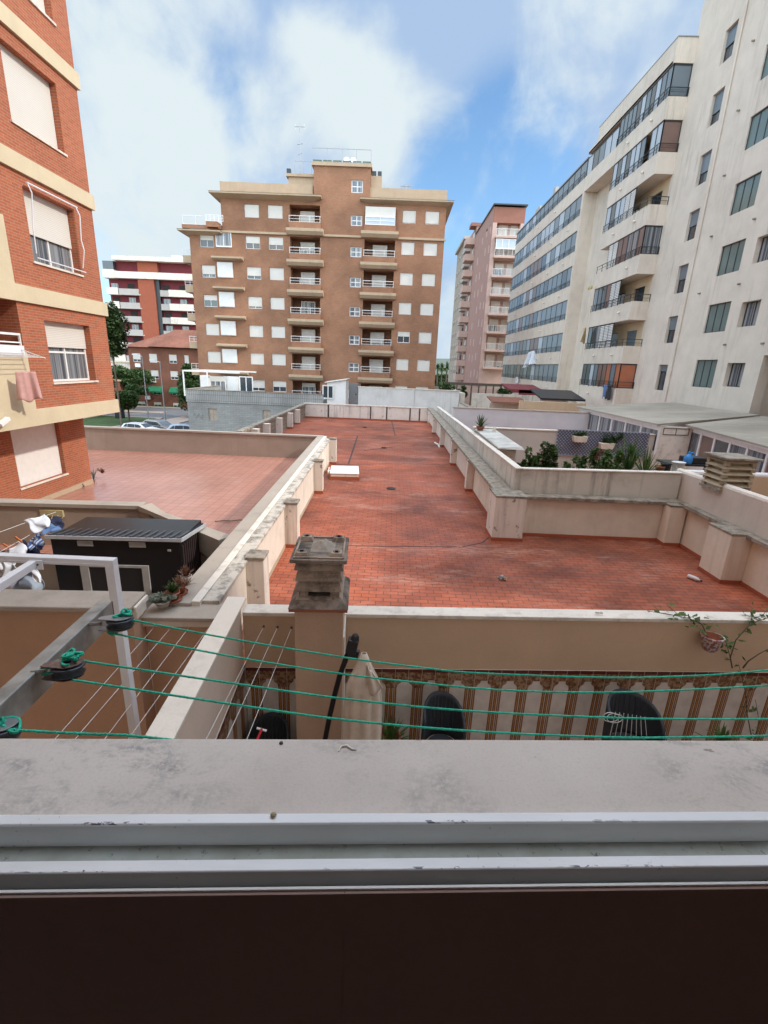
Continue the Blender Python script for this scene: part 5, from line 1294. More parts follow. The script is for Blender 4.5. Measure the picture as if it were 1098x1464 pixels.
# roofs and walls between the white wall and the far towers
def pbox(name, label, cat, x0, y0, x1, y1, Y, D, mat, kind=None, zmin=None):
    a = aY(x0,y0,Y); c = aY(x1,y1,Y); s = MB(); s.box(a.x,c.x,Y,Y+D,(zmin if zmin is not None else min(a.z,c.z)),max(a.z,c.z))
    o = s.build(name, M[mat]); 
    if kind: o['kind'] = kind
    else: tag(o, label, cat)
    return o
s = MB(); s.box(6.35,6.55,29,45.8,-4.2,-3.05); g_ = thing('parapet_wall', 'mossy cement wall running back toward the pink tower right of the white wall', 'parapet', (6.4,38,-4)); s.build('wall_panel', M['streak_par'], g_)
s = MB(); s.box(6.28,6.62,29,45.8,-3.05,-2.95); s.build('coping', M['cement'], g_)
s = MB(); s.box(6.4,6.9,46.2,60,-4.2,-2.2); tag(s.build('parapet_wall', M['streak_par']), 'stained parapet at the corner beyond the white wall', 'parapet')
pbox('garden_wall','long grey cement wall behind the mossy parapet','wall', 676,562,835,576, 44,.3,'streak_par', zmin=-4.2)
pbox('garden_wall','cream coloured wall under the black lean-to roof','wall', 744,573,836,590, 34,.3,'cream_warm', zmin=-4.2)
pbox('garden_wall','low beige wall topped with brown tiles left of the cream wall','wall', 700,576,748,586, 36,.3,'cream', zmin=-4.2)
a = aY(702,575,35.6); c = aY(752,581,35.6); s = MB(); s.prism([(35.2,a.z),(37.5,a.z+.25),(37.5,a.z+.32),(35.2,a.z+.07)], a.x, c.x, 'x'); tag(s.build('lean_to', M['rooftile']), 'brown tiled lean-to roof left of the cream wall', 'lean-to roof')
bt = thing('lean_to', 'black roofed lean-to with white frame below the cream building', 'lean-to', aY(800,580,38))
a = aY(772,566,38); c = aY(834,574,38); s = MB(); s.prism([(37.6,c.z+.02),(41,a.z+.3),(41,a.z+.4),(37.6,c.z+.16)], a.x, c.x, 'x'); s.build('roof', M['black'], bt)
s = MB(); s.box(a.x,a.x+2.2,38,38.08,c.z-.1,c.z+.06); s.build('beam', M['white'], bt)
for k in range(5): s = MB(); s.box(a.x+.05+k*.5,a.x+.13+k*.5,38,38.08,-4.2,c.z-.1); s.build('post', M['white'], bt)
ra = thing('awning', 'dark red awning on the terrace below the cream building', 'awning', aY(750,565,52))
a = aY(722,552,52); c = aY(779,562,52); s = MB(); s.prism([(50,c.z),(54,a.z+.1),(54,a.z+.2),(50,c.z+.35)], a.x, c.x-.8, 'x'); s.build('cloth', M['red_awn'], ra)
s = MB(); s.prism([(50.0,c.z-.25),(50.06,c.z-.25),(50.06,c.z+.3),(50,c.z+.3)], a.x+1, c.x-.8, 'x'); s.build('valance', M['red_awn'], ra)
for xx in (a.x+.2,c.x-1): s = MB(); s.box(xx,xx+.08,50.1,50.18,-4.2,c.z+.1); s.build('post', M['dark_metal'], ra)
pg = thing('pergola', 'dark timber pergola rail in front of the pink tower', 'pergola', aY(670,560,54))
a = aY(629,550,54); c = aY(718,553,54); s = MB(); s.box(a.x,c.x,54,54.15,c.z,c.z+.28); s.build('beam', M['bark'], pg)
for k in range(8): xx = a.x+1.0+(c.x-a.x-1.2)*k/7; s = MB(); s.box(xx,xx+.14,54.02,54.13,-4.2,c.z); s.build('post', M['bark'], pg)
pbox('garden_wall','long pale wall behind the timber pergola','wall', 655,553,722,566, 60,.3,'pink_pale', zmin=-4.2)
pbox('garden_wall','brown rendered wall at the corner of the brick block','wall', 620,552,662,575, 57,.3,'coping_brown', zmin=-4.2)
for px,py,w,sd,lb in ((664,557,.8,4,'low green shrub behind the cement wall right of the white wall'),(722,558,.7,5,'low green shrub beside the dark red awning'),(640,551,1.6,6,'dark shrub at the right foot of the brown brick block')):
    q = aY(px,py,49.5); t = thing('shrub', lb, 'shrub', (q.x,49.5,-4.2)); leafy(t, (q.x,49.5,q.z-.2), (w,w*.7,.6), 500, 'leaf', .16, sd); s = MB(); s.tube([(q.x,49.5,-4.2),(q.x,49.5,q.z-.2)], .06, 6); s.build('stem', M['bark'], t)
# hills and far vegetation
s = MB(); rn = random.Random(2)
prof = [(-700+i*40, 600+rn.uniform(-30,30), 4+6*abs(sin(i*.37))+rn.uniform(0,3)) for i in range(40)]
V = [];F = []
for i,(x,y,z) in enumerate(prof): V += [(x,y-150,-9),(x,y,z),(x,y+250,z+4)]
for i in range(len(prof)-1): F += [(3*i,3*i+3,3*i+4,3*i+1),(3*i+1,3*i+4,3*i+5,3*i+2)]
s.add(V,F); struct(s.build('hills', plaster('far_scrub', (.10,.12,.09), (.16,.15,.12), .01, .5, 0, 0)))
for i,(px,lb) in enumerate(((626,'left dark palm in the gap right of the brown brick block'),(632,'middle dark palm in the gap right of the brown brick block'),(639,'right dark palm in the gap right of the brown brick block'))):
    q = aY(px,526,170); t = thing('palm_tree', lb, 'palm', (q.x,170,-9), 'distant palms'); s = MB(); s.tube([(q.x,170,-9),(q.x,170,q.z)], .25, 6); s.build('trunk', M['bark'], t); spiky(t, (q.x,170,q.z), 60, 2.6, .5, 'leaf', 30+i, 'crown', up=-.3, droop=.6)
for i,(px,py,w) in enumerate(((630,533,9),(655,538,8),(615,536,8))):
    q = aY(px,py,190); tree('distant_tree', ['broad green tree in the gap beyond the palms','green tree partly hidden by the plain beige tower','green tree partly hidden by the brown brick block'][i], (q.x,190,-9), q.z+9, (w,5,3), 'leaf', 2500, .6, 40+i, .3, group='distant trees')
# street trees
tree('street_tree', 'round clipped street tree on the lawn by the parked cars', (-36.6,66.8,-8.84), 5.3, (2.7,2.5,1.7), 'leaf', 7000, .22, 3, .14, 16)
tree('street_tree', 'darker street tree partly behind the near brick building', (-43.6,72,-8.84), 5.6, (2.9,2.5,2.0), 'leaf', 6000, .22, 4, .14, 16)
tree('street_tree', 'wide tree behind the clipped street tree, in front of the white house end', (-46,84,-8.9), 7.0, (4.5,3,2.0), 'leaf', 7000, .26, 5, .2, 18)
tree('street_tree', 'tall shrubby tree beside the grey concrete building', (-33.5,80,-9), 8.2, (2.6,2.2,2.2), 'leaf', 6000, .24, 6, .16, 14)
tree('street_tree', 'lower bushy tree right next to the grey concrete building', (-31.0,76,-9), 6.0, (2.8,2.4,2.6), 'leaf', 6000, .24, 7, .16, 14)
q = aY(157,474,58); tree('pine_tree', 'tall dark tree rising beside the orange brick building', (q.x,58,-9), q.z+9+3.3, (2.0,2.0,3.3), 'leaf_pine', 10000, .22, 8, .12, 26)
# lamps
def lamp(x,y,h,label,arms=1,rz=0):
    t = thing('street_lamp', label, 'street lamp', (x,y,-9), 'street lamps'); 
    s = MB(); s.tube([(x,y,-9),(x,y,-9+h)], [.09,.05], 8); s.build('pole', M['grey_metal'], t)
    for k in range(arms):
        sg = -1 if k else 1; dx = cos(rz)*sg; dy = sin(rz)*sg
        s = MB(); s.tube([(x,y,-9+h-.1),(x-dx*.6,y-dy*.6,-9+h+.1)], .035, 6); s.box(x-dx*1.3-.0,x-dx*.5,y-dy*.6-.14,y-dy*.6+.14,-9+h+.06,-9+h+.2); s.build('lamp_head', M['white_metal'], t, bevel=.03)
q = fl(243,612,-9); 
q1 = aY(213,603,66); q2 = aY(237,604,63)
lamp(q1.x,66,9.0,'left one of the two street lamps in front of the hipped brick building'); lamp(q2.x,63,8.4,'right one of the two street lamps in front of the hipped brick building')
# cars
def car(x,y,rz,label,paint,L=4.3,Wd=1.75,H=1.5):
    t = thing('parked_car', label, 'car', (x,y,-9.0), 'cars parked behind the terrace wall'); T = Matrix.Translation((x,y,-9.0)) @ Matrix.Rotation(rz,4,'Z')
    def sect(profile, w, name, mat, par, taper=0):
        s = MB(T); s.sm = False; n = len(profile)
        A = [(p[0],-w/2*(1-taper*(p[1]>1.2)),p[1]) for p in profile]; B = [(p[0],w/2*(1-taper*(p[1]>1.2)),p[1]) for p in profile]
        s.add(A+B, [tuple(range(n)), tuple(range(2*n-1,n-1,-1))]+[(i,i+n,(i+1)%n+n,(i+1)%n) for i in range(n)]); return s.build(name, mat, par, bevel=.05)
    body = [(-L/2,.35),(-L/2+.02,.62),(-L/2+.15,.78),(-L/2+1.05,.95),(L/2-.55,.98),(L/2-.08,.92),(L/2,.6),(L/2,.35)]
    bo = sect(body, Wd, 'body', M[paint], t)
    cab = [(-L/2+.95,.93),(-L/2+1.65,1.40),(-L/2+2.0,H-.02),(L/2-1.0,H),(L/2-.55,1.36),(L/2-.18,.95)]
    sect(cab, Wd-.14, 'cabin', M[paint], t, .12)
    for sg in (-1,1):
        s = MB(T); yy = sg*(Wd/2-.065)
        for P in ([(-L/2+1.28,.98),(-L/2+1.80,1.34),(-L/2+2.25,1.38),(-L/2+2.25,.99)],[(-L/2+2.33,.99),(-L/2+2.33,1.38),(L/2-1.15,1.38),(L/2-1.05,1.0)],[(L/2-.97,1.0),(L/2-1.07,1.38),(L/2-.9,1.36),(L/2-.5,1.02)]):
            s2 = MB(T); a0 = yy; s2.prism(P, min(yy,yy+sg*.012), max(yy,yy+sg*.012), 'y'); s2.build('side_window', M['glass'], t)
    for xa,za,xb,zb in ((-L/2+1.06,1.01,-L/2+1.62,1.385),(L/2-.52,1.33,L/2-.22,1.0)):
        s = MB(T); w = (Wd-.34)/2; dx = -.012 if xa < 0 else .02; s.add([(xa+dx,-w,za+.012),(xb+dx,-w*.9,zb+.012),(xb+dx,w*.9,zb+.012),(xa+dx,w,za+.012)], [(0,1,2,3)]); s.build('windscreen' if xa < 0 else 'rear_window', M['glass'], t)
    for xw in (-L/2+.8,L/2-.8):
        for sg in (-1,1):
            s = MB(T @ Matrix.Translation((xw,sg*(Wd/2-.09),.31)) @ Matrix.Rotation(pi/2,4,'X')); s.lathe([(.2,-.1),(.31,-.1),(.31,.1),(.2,.1)], 18); wh = s.build('wheel', M['tyre'], t)
            s = MB(T @ Matrix.Translation((xw,sg*(Wd/2-.07),.31)) @ Matrix.Rotation(pi/2,4,'X')); s.lathe([(.0,-.1),(.2,-.08),(.2,.08),(0,.1)], 12); s.build('rim', M['grey_metal'], wh)
    for sg in (-1,1):
        s = MB(T); s.box(-L/2-.01,-L/2+.06,sg*.6-.15,sg*.6+.15,.6,.74); s.build('headlight', M['white_metal'], t)
        s = MB(T); s.box(L/2-.05,L/2+.012,sg*.68-.1,sg*.68+.1,.7,.92); s.build('tail_light', M['red_awn'], t)
        s = MB(T); s.box(-L/2+1.35,-L/2+1.5,sg*(Wd/2-.0)-.08,sg*(Wd/2)+.08,.95,1.07); s.build('mirror', M[paint], t)
    return t
q = fl(200,605,-7.6); car(q.x,q.y,R(172),'low white car with only its roof showing above the terrace wall','car_w',H=1.42)
q = fl(227,600,-7.45); car(q.x,q.y,R(160),'silver grey estate car behind the low white car','car_g',4.5,1.8,1.58)
q = fl(264,606,-7.5); car(q.x,q.y,R(200),'pale blue car next to the grey concrete building','car_b')
b = thing('litter_container', 'dark blue street bin beyond the lawn beside the orange brick building', 'bin', (-41.5,70,-9)); s = MB(); q = aY(171,590,70); s.box(q.x-.5,q.x+.5,69.5,70.5,-8.84,q.z+.3); s.build('body', M['wicker'], b, bevel=.08); s = MB(); s.box(q.x-.55,q.x+.55,69.4,70.6,q.z+.3,q.z+.5); s.build('lid', M['cloth_navy'], b, bevel=.05)
# ================================================================== the viewer's own building, window and patio (frame OR)
ORI = OR.inverted()
def rv(px, py, v):
    """point of the pixel ray on the plane at distance v in front of the own facade (own-building coordinates)"""
    r = ORI.to_3x3() @ ray(px, py); return r*(v/r.y)
def O(x,y,z): return OR @ Vector((x,y,z))
ob = thing('apartment_building', 'ochre rendered building seen only as the sill wall and room around the open window', 'building', (0,.6,-6))
s = MB(OR); s.mi = 0
fT = OR
wall(s, Matrix.Translation((0,.82,0)) @ Matrix.Rotation(pi,4,'Z'), -30, 16, -5.6, 15, [(-1.5,1.5,-.86,.78)], .26)
s.box(-16,14,-9,.54,.8,15); s.box(-16,-1.95,-9,.54,-6.1,.8); s.box(1.95,14,-9,.54,-6.1,.8); s.box(-1.95,1.95,-9,-3.1,-6.1,.8)
s.box(1.52,30,.541,.815,-5.5,15); s.box(-16,-1.52,.541,.815,-5.5,15); s.box(-1.5,1.5,.541,.815,.80,15); s.box(14,30,-9,.54,-6,15)
s.build('outer_wall', plaster('pale_facade_render', (.80,.73,.64), (.6,.52,.44), .5, .3), ob)
s = MB(OR); s.box(-1.9,1.9,-3,.5,-2.45,-2.4); s.box(-1.9,1.9,-3,.5,.74,.79); s.box(-1.94,-1.9,-3,.5,-2.4,.74); s.box(1.9,1.94,-3,.5,-2.4,.74); s.box(-1.9,1.9,-3.04,-3,-2.4,.74)
s.box(-1.9,-1.5,.5,.535,-2.4,.74); s.box(1.5,1.9,.5,.535,-2.4,.74); s.box(-1.5,1.5,.561,.80,-2.4,-.90); s.build('room', M['room'], ob)
s = MB(OR); s.box(-1.5,-.012,.5565,.5602,-2.4,-.8205); s.box(-.0105,1.5,.5565,.5602,-2.4,-.8205); s.box(-.013,-.0095,.5585,.5598,-2.4,-.8205); s.box(-1.5,1.5,.5555,.5564,-.864,-.8205); s.build('inner_panel', M['inner_panel'], ob)
sl_ = MB(OR); sl_.box(-1.6,1.6,.66,.868,-.84,-.80); tag(sl_.build('sill', M['sill'], ob, bevel=.004))
fr = None
wf = MB(OR)
prof = [(.673,-.86),(.673,-.797),(.6715,-.7865),(.668,-.784),(.6515,-.784),(.649,-.787),(.6485,-.831),(.6485,-.86)]
wf.prism(prof[::-1], -1.5, 1.5, 'x')
wframe = wf.build('window_frame', M['frame'], ob, bevel=.0012)
g = MB(OR); g.box(-1.5,1.5,.598,.648,-.86,-.832); g.build('track', M['groove'], wframe)
g = MB(OR); g.prism([(.600,-.86),(.600,-.803),(.597,-.799),(.5795,-.799),(.5775,-.801),(.5768,-.818),(.5768,-.86)][::-1], -1.5, 1.5, 'x'); g.build('inner_rail', M['frame'], wframe, bevel=.001)
g = MB(OR); g.box(-1.5,1.5,.566,.5765,-.86,-.832); g.build('dirty_gap', M['grime'], wframe)
g = MB(OR); g.box(-1.5,1.5,.5605,.5655,-.86,-.8165); g.build('trim_edge', M['white'], wframe, bevel=.001)
for x in (-1.5,1.46): g = MB(OR); g.box(x,x+.04,.575,.685,-.78,.78); g.build('jamb', M['frame'], wframe)
rn = random.Random(6)
# bird dropping and pebbles on the sill
q = rv(493,1072,.83); g = MB(OR); g.sm = True
qq = fl(493,1073,-.797); 
pts = [fl(x,y,-.798) for x,y in ((484,1074),(488,1067),(496,1066),(503,1071),(510,1072))]
g = MB(); g.sm = True; g.tube(pts, [.0012,.0025,.003,.002,.0008], 6); tag(g.build('dropping', M['white_cop']), 'small white curl of dried paste on the stone window sill', 'splash')
g = MB(); g.sm = True; g.lathe([(0,0),(.0045,.001),(.004,.003),(0,.0035)], 8, fl(402,1063,-.80)); tag(g.build('screw', M['dark_metal']), 'small dark round screw head near the front edge of the sill', 'screw')
g = MB(); g.sm = True; g.lathe([(0,0),(.006,.001),(.004,.003),(0,.004)], 6, fl(391,1165,-.7815)); tag(g.build('pebble', M['wood']), 'tiny brown crumb on the outer rail of the window frame', 'crumb')

# ---- patio walls
pw = thing('patio_wall', 'ochre patio wall with white top and patterned tile dado below the red roof', 'wall', O(2,5.8123,-5.4546))
s = MB(OR); s.box(-1.5559,9,5.7497,5.9554,-9,-3.2728); s.build('wall_panel', M['patio'], pw)
s = MB(OR); s.box(-1.5559,9,5.7318,5.9733,-3.2728,-3.2191); s.build('coping', M['white_cop'], pw, bevel=.006)
def dado(par, T, u0, u1, d, z0=-5.4367, zt=-4.0776, pitch=0.38, ph=0):
    """tile dado: canonical frame, face at depth d (towards -y)"""
    s = MB(T); s.box(u0,u1,d-0.0107,d,z0,zt); s.build('tile_field', M['tile_white'], par)
    s = MB(T); s.box(u0,u1,d-0.0179,d-0.0112,zt-0.0492,zt); e = s.build('tile_edge', M['tile_dark'], par)
    s = MB(T); s.box(u0,u1,d-0.0161,d-0.0112,zt-0.1788,zt-0.0496); s.build('tile_border', M['tile_ornate'], par)
    n = int((u1-u0)/pitch)+2; k0 = math.floor((u0-ph)/pitch)
    A = MB(T); G = MB(T); Gr = MB(T); zb = zt-0.1788
    for i in range(n+1):
        c = ph+(k0+i)*pitch
        # spandrel capital
        P = [(-0.1431,0),(-0.1341,-0.0447),(-0.0894,-0.0805),(-0.076,-0.1341),(0.076,-0.1341),(0.0894,-0.0805),(0.1341,-0.0447),(0.1431,0)]
        P = [(c+x,zb+y) for x,y in P]
        if c-0.152 < u0 or c+0.152 > u1:
            P = [(min(max(x,u0),u1),y) for x,y in P]
            if abs(max(p[0] for p in P)-min(p[0] for p in P)) < 0.0268: continue
        A.prism(P, d-0.0152, d-0.0112, 'y')
        for j,off in enumerate((-0.0554,0,0.0554)):
            x = c+off
            if x-0.0232 < u0 or x+0.0232 > u1: continue
            Gr.box(x-0.0215,x+0.0215,d-0.0143,d-0.0112,z0,zb-0.1341)
            G.box(x-0.008,x+0.008,d-0.0165,d-0.0145,z0,zb-0.1341)
    if A.v: A.build('tile_capital', M['tile_ornate'], par)
    if Gr.v: Gr.build('tile_column', M['tile_brown'], par); G.build('tile_stripe', M['tile_gold'], par)
    # grout lines
    L = MB(T)
    k = u0
    while k < u1: L.box(k,k+0.0036,d-0.0192,d-0.0182,z0,zt); k += 0.19
    L.build('grout', M['tile_white'], par)
dado(pw, OR, -1.5559, 9, 5.7497, ph=0.1073)
dw = thing('patio_wall', 'pale dividing wall running from the window toward the red roof between the two patios', 'wall', O(-1.699,3.2191,-5.4546))
s = MB(OR); s.box(-1.7884,-1.5738,0.7511,5.7408,-5.4546,-3.1565); s.build('wall_panel', plaster('pink_beige_render', (.66,.53,.42), (.45,.34,.26), .7, .3, 0, .1), dw)
s = MB(OR); s.box(-1.8152,-1.5559,0.7511,5.9911,-3.1565,-3.1208); s.build('coping', M['white_par'], dw, bevel=.006)
dado(dw, OR @ frame((-1.5738,0,0),'E'), 0.7601, 5.7318, 0, ph=0.1788)
# ---- chimney on the patio wall
ch = thing('chimney_stack', 'ochre patio chimney with grimy concrete louvred cowl in the foreground', 'chimney', O(-0.4784,5.4099,-5.4546))
s = MB(OR); s.box(-0.769,-0.1878,5.0969,5.7408,-5.4546,-2.7988); s.build('shaft', plaster('shaft_render', (.56,.38,.26), (.4,.26,.17), .8, .3, .1, .1), ch, bevel=.004)
s = MB(OR); s.box(-0.1878,-0.1699,5.1864,5.7318,-5.4546,-3.237); s.build('edge_strip', M['white_cop'], ch)
s = MB(OR); s.mi = 0
s.box(-0.8227,-0.1341,5.0075,5.857,-2.7988,-2.7586); s.build('terracotta_slab', M['terracotta'], ch, bevel=.004)
soot = plaster('sooty_concrete', (.26,.20,.155), (.035,.03,.025), 4.5, .9, .3, .5, dthr=(.40,.62))
soot2 = plaster('grimy_concrete', (.38,.29,.22), (.06,.048,.038), 5, .75, .4, .5, dthr=(.45,.65))
def frus(s, x0,x1,y0,y1,z0,X0,X1,Y0,Y1,z1):
    s.add([(x0,y0,z0),(x1,y0,z0),(x1,y1,z0),(x0,y1,z0),(X0,Y0,z1),(X1,Y0,z1),(X1,Y1,z1),(X0,Y1,z1)],[(0,3,2,1),(4,5,6,7),(0,1,5,4),(1,2,6,5),(2,3,7,6),(3,0,4,7)])
s = MB(OR); frus(s,-0.8316,-0.1252,4.9986,5.866,-2.7586,-0.769,-0.1878,5.0791,5.7855,-2.6826); s.build('cowl_base', soot, ch, bevel=.006)
s = MB(OR); frus(s,-0.7511,-0.1967,5.0969,5.7676,-2.6826,-0.7154,-0.2414,5.1327,5.7318,-2.6513); s.build('cowl_step', soot2, ch)
cx, cy = -0.4784, 5.4278
for sx in (-1,1):
    for sy in (-1,1):
        s = MB(OR @ Matrix.Translation((cx+sx*0.1833,cy+sy*0.2414,0))); s.box(-0.0537,0.0537,-0.0537,0.0537,-2.6513,-2.2176); s.build('cowl_post', soot2, ch)
for k in range(3):
    z = -2.5932+k*0.1386+0.0179; s = MB(OR)
    o = (0.2683+0.0089*k, 0.3309+0.0089*k)
    for sg in (-1,1):
        s.add([(cx-o[0],cy+sg*o[1],z),(cx+o[0],cy+sg*o[1],z),(cx+o[0]-0.0313,cy+sg*(o[1]-0.0402),z+0.1207),(cx-o[0]+0.0313,cy+sg*(o[1]-0.0402),z+0.1207),
               (cx-o[0]+0.0447,cy+sg*(o[1]-0.0447),z),(cx+o[0]-0.0447,cy+sg*(o[1]-0.0447),z),(cx+o[0]-0.0537,cy+sg*(o[1]-0.0715),z+0.1207),(cx-o[0]+0.0537,cy+sg*(o[1]-0.0715),z+0.1207)],
              [(0,1,2,3),(4,7,6,5),(0,4,5,1),(3,2,6,7),(0,3,7,4),(1,5,6,2)])
        s.add([(cx+sg*o[0],cy-o[1],z),(cx+sg*o[0],cy+o[1],z),(cx+sg*(o[0]-0.0313),cy+o[1]-0.0402,z+0.1207),(cx+sg*(o[0]-0.0313),cy-o[1]+0.0402,z+0.1207),
               (cx+sg*(o[0]-0.0447),cy-o[1]+0.0447,z),(cx+sg*(o[0]-0.0447),cy+o[1]-0.0447,z),(cx+sg*(o[0]-0.0537),cy+o[1]-0.0715,z+0.1207),(cx+sg*(o[0]-0.0537),cy-o[1]+0.0715,z+0.1207)],
              [(0,1,2,3),(4,7,6,5),(0,4,5,1),(3,2,6,7),(0,3,7,4),(1,5,6,2)])
    s.build('louvre', soot2, ch)
s = MB(OR); s.box(cx-0.152,cx+0.152,cy-0.2146,cy+0.2146,-2.6468,-2.2355); s.build('flue_core', M['interior_dark'], ch)
s = MB(OR); s.box(-0.8048,-0.152,5.0343,5.8123,-2.1953,-2.1461); cap = s.build('cap_slab', soot, ch, bevel=.01)
s = MB(OR); s.box(-0.769,-0.1878,5.0701,5.0969,-2.1461,-2.1264); s.box(-0.769,-0.1878,5.7497,5.7765,-2.1461,-2.1264); s.box(-0.769,-0.7467,5.0969,5.7497,-2.1461,-2.1264); s.box(-0.2101,-0.1878,5.0969,5.7497,-2.1461,-2.1264); s.build('cap_rim', soot2, ch, bevel=.004)
for dx in (-0.2012,0.2012):
    for dy in (-0.2593,0.2593):
        s = MB(OR @ Matrix.Translation((cx+dx,cy+dy,-2.1461))); frus(s,-0.0849,0.0849,-0.076,0.076,0,-0.0626,0.0626,-0.0554,0.0554,0.0581); f_ = s.build('cap_block', soot2, ch, bevel=.005)
        s = MB(OR @ Matrix.Translation((cx+dx,cy+dy,-2.1461))); s.sm = True; s.lathe([(0.0268,0.0554),(0.0402,0.0644),(0.0402,0.059),(0.025,0.0447)], 12); s.build('block_ring', soot, f_)
        s = MB(OR @ Matrix.Translation((cx+dx,cy+dy,-2.1461))); s.lathe([(0.0241,0.0599),(0,0.0599)], 12); s.build('socket', M['interior_dark'], f_)
s = MB(OR @ Matrix.Translation((cx+0.0268,cy+0.0447,-2.1461))); s.sm = True
rr = random.Random(2)
s.grid(lambda u,v: ((u-.5)*.286, (v-.5)*.375, .076*max(0,1-((u-.5)**2+(v-.5)**2)*4.2)**1.3*(1+.25*sin(u*19)*cos(v*15))+.002), 16, 16); s.build('mortar_mound', plaster('mortar_lump', (.30,.25,.2), (.06,.05,.04), 8, .7, 0, .6), ch)
# ---- left patio: walls
lp1 = thing('patio_wall', 'brown patio wall with broad grey stone top at the left edge', 'wall', O(-6,6,-6))
s = MB(OR); s.box(-12,-2.772,5.2937,5.5888,-5.4546,-2.9509); s.build('wall_panel', M['patio_dark'], lp1)
s = MB(OR); s.box(-12,-2.7273,5.1864,5.6335,-2.9509,-2.8793); s.build('coping', M['coping_brown'], lp1, bevel=.015)
s = MB(OR); s.box(-2.7184,-2.6826,5.24,5.5798,-2.9687,-2.8972); s.box(-2.772,-2.7005,5.2758,5.544,-3.085,-2.9687); s.build('coping_end', M['white_cop'], lp1, bevel=.01)
lp2 = thing('patio_wall', 'lower brown patio wall with grey top between the broad stone top and the dividing wall', 'wall', O(-2.2355,5.7229,-6))
s = MB(OR); s.box(-2.7541,-1.8242,5.5619,5.7676,-5.4546,-3.3264); s.build('wall_panel', M['patio_dark'], lp2)
s = MB(OR); s.box(-2.772,-1.8242,5.5262,5.7944,-3.3264,-3.237); s.build('fascia', M['white_par'], lp2)
s = MB(OR); s.box(-2.7899,-1.8242,5.4993,5.9196,-3.237,-3.1834); s.build('coping', M['coping_brown'], lp2, bevel=.008)
s = MB(OR); s.box(-8.4949,-2.1461,0.3577,5.544,-5.4725,-5.4457); struct(s.build('left_patio_floor', M['patio_dark']))
for i,(xa,xb) in enumerate(((-2.9419,-2.8972),(-2.7273,-2.772),(-2.5038,-2.459),(-2.2534,-2.307),(-2.164,-2.0745))):
    s = MB(); s.tube([(xa,5.4099,-3.3443),(xb,0.8495,-3.3622)], 0.0036, 5); tag(s.build('clothesline', M['wire']), 'thin white line stretched over the left patio', 'clothesline', 'thin white lines over the left patio')
for i,(xa,yb) in enumerate(((-1.5917,0),(-1.4039,0),(-1.2161,0))):
    s = MB(); s.tube([(xa,5.6335,-3.4158),(xa-0.0179,0.8495,-3.3801)], 0.0031, 5); tag(s.build('clothesline', M['wire']), 'thin white line stretched between chimney and dividing wall', 'clothesline', 'thin white lines beside the chimney')
    s = MB(Matrix.Translation((xa,5.6424,-3.4158)) @ Matrix.Rotation(pi/2,4,'X')); s.lathe([(0,0),(0.0161,0),(0.0161,0.0268),(0,0.0268)], 8)
    tag(s.build('eye_screw', M['dark_metal']), 'small wall hook holding a thin line left of the chimney', 'hook', 'wall hooks left of the chimney')
# white metal frame standing in the left patio
wfm = thing('pergola', 'white aluminium frame of post and bars standing in the left patio', 'frame', (-2.5,4.0,-6.1))
c = aY(163,799,4.0); zt_ = c.z
s = MB(); s.box(-2.555,-2.475,3.96,4.04,-5.45,zt_-.066); s.build('post', M['white_metal'], wfm, bevel=.004)
s = MB(); s.box(-5.2,-2.475,3.96,4.04,zt_-.065,zt_); s.box(-5.2,-2.56,3.952,3.959,zt_-.045,zt_-.036); s.build('cross_bar', M['white_metal'], wfm, bevel=.004)
p0 = aY(48,806,3.94); p1 = fl(-40,862,p0.z)
d = (p1-p0).normalized(); n_ = Vector((-d.y,d.x,0))*.034
s = MB(); s.add([p0-n_+Vector((0,0,-.034)),p0+n_+Vector((0,0,-.034)),p1+n_+Vector((0,0,-.034)),p1-n_+Vector((0,0,-.034)),p0-n_+Vector((0,0,.034)),p0+n_+Vector((0,0,.034)),p1+n_+Vector((0,0,.034)),p1-n_+Vector((0,0,.034))],[(0,3,2,1),(4,5,6,7),(0,1,5,4),(1,2,6,5),(2,3,7,6),(3,0,4,7)])
s.build('side_bar', M['white_metal'], wfm, bevel=.004)
s = MB(); s.box(p0.x-.03,p0.x+.09,3.925,3.938,p0.z-.05,p0.z+.04); s.build('bracket', M['white_metal'], wfm, bevel=.003)
s = MB(); s.lathe([(0,0),(.008,0),(.008,.01),(0,.01)], 8, (0,0,0), Matrix.Translation((p0.x+.05,3.925,p0.z)) @ Matrix.Rotation(pi/2,4,'X')); s.build('bolt', M['dark_metal'], wfm)
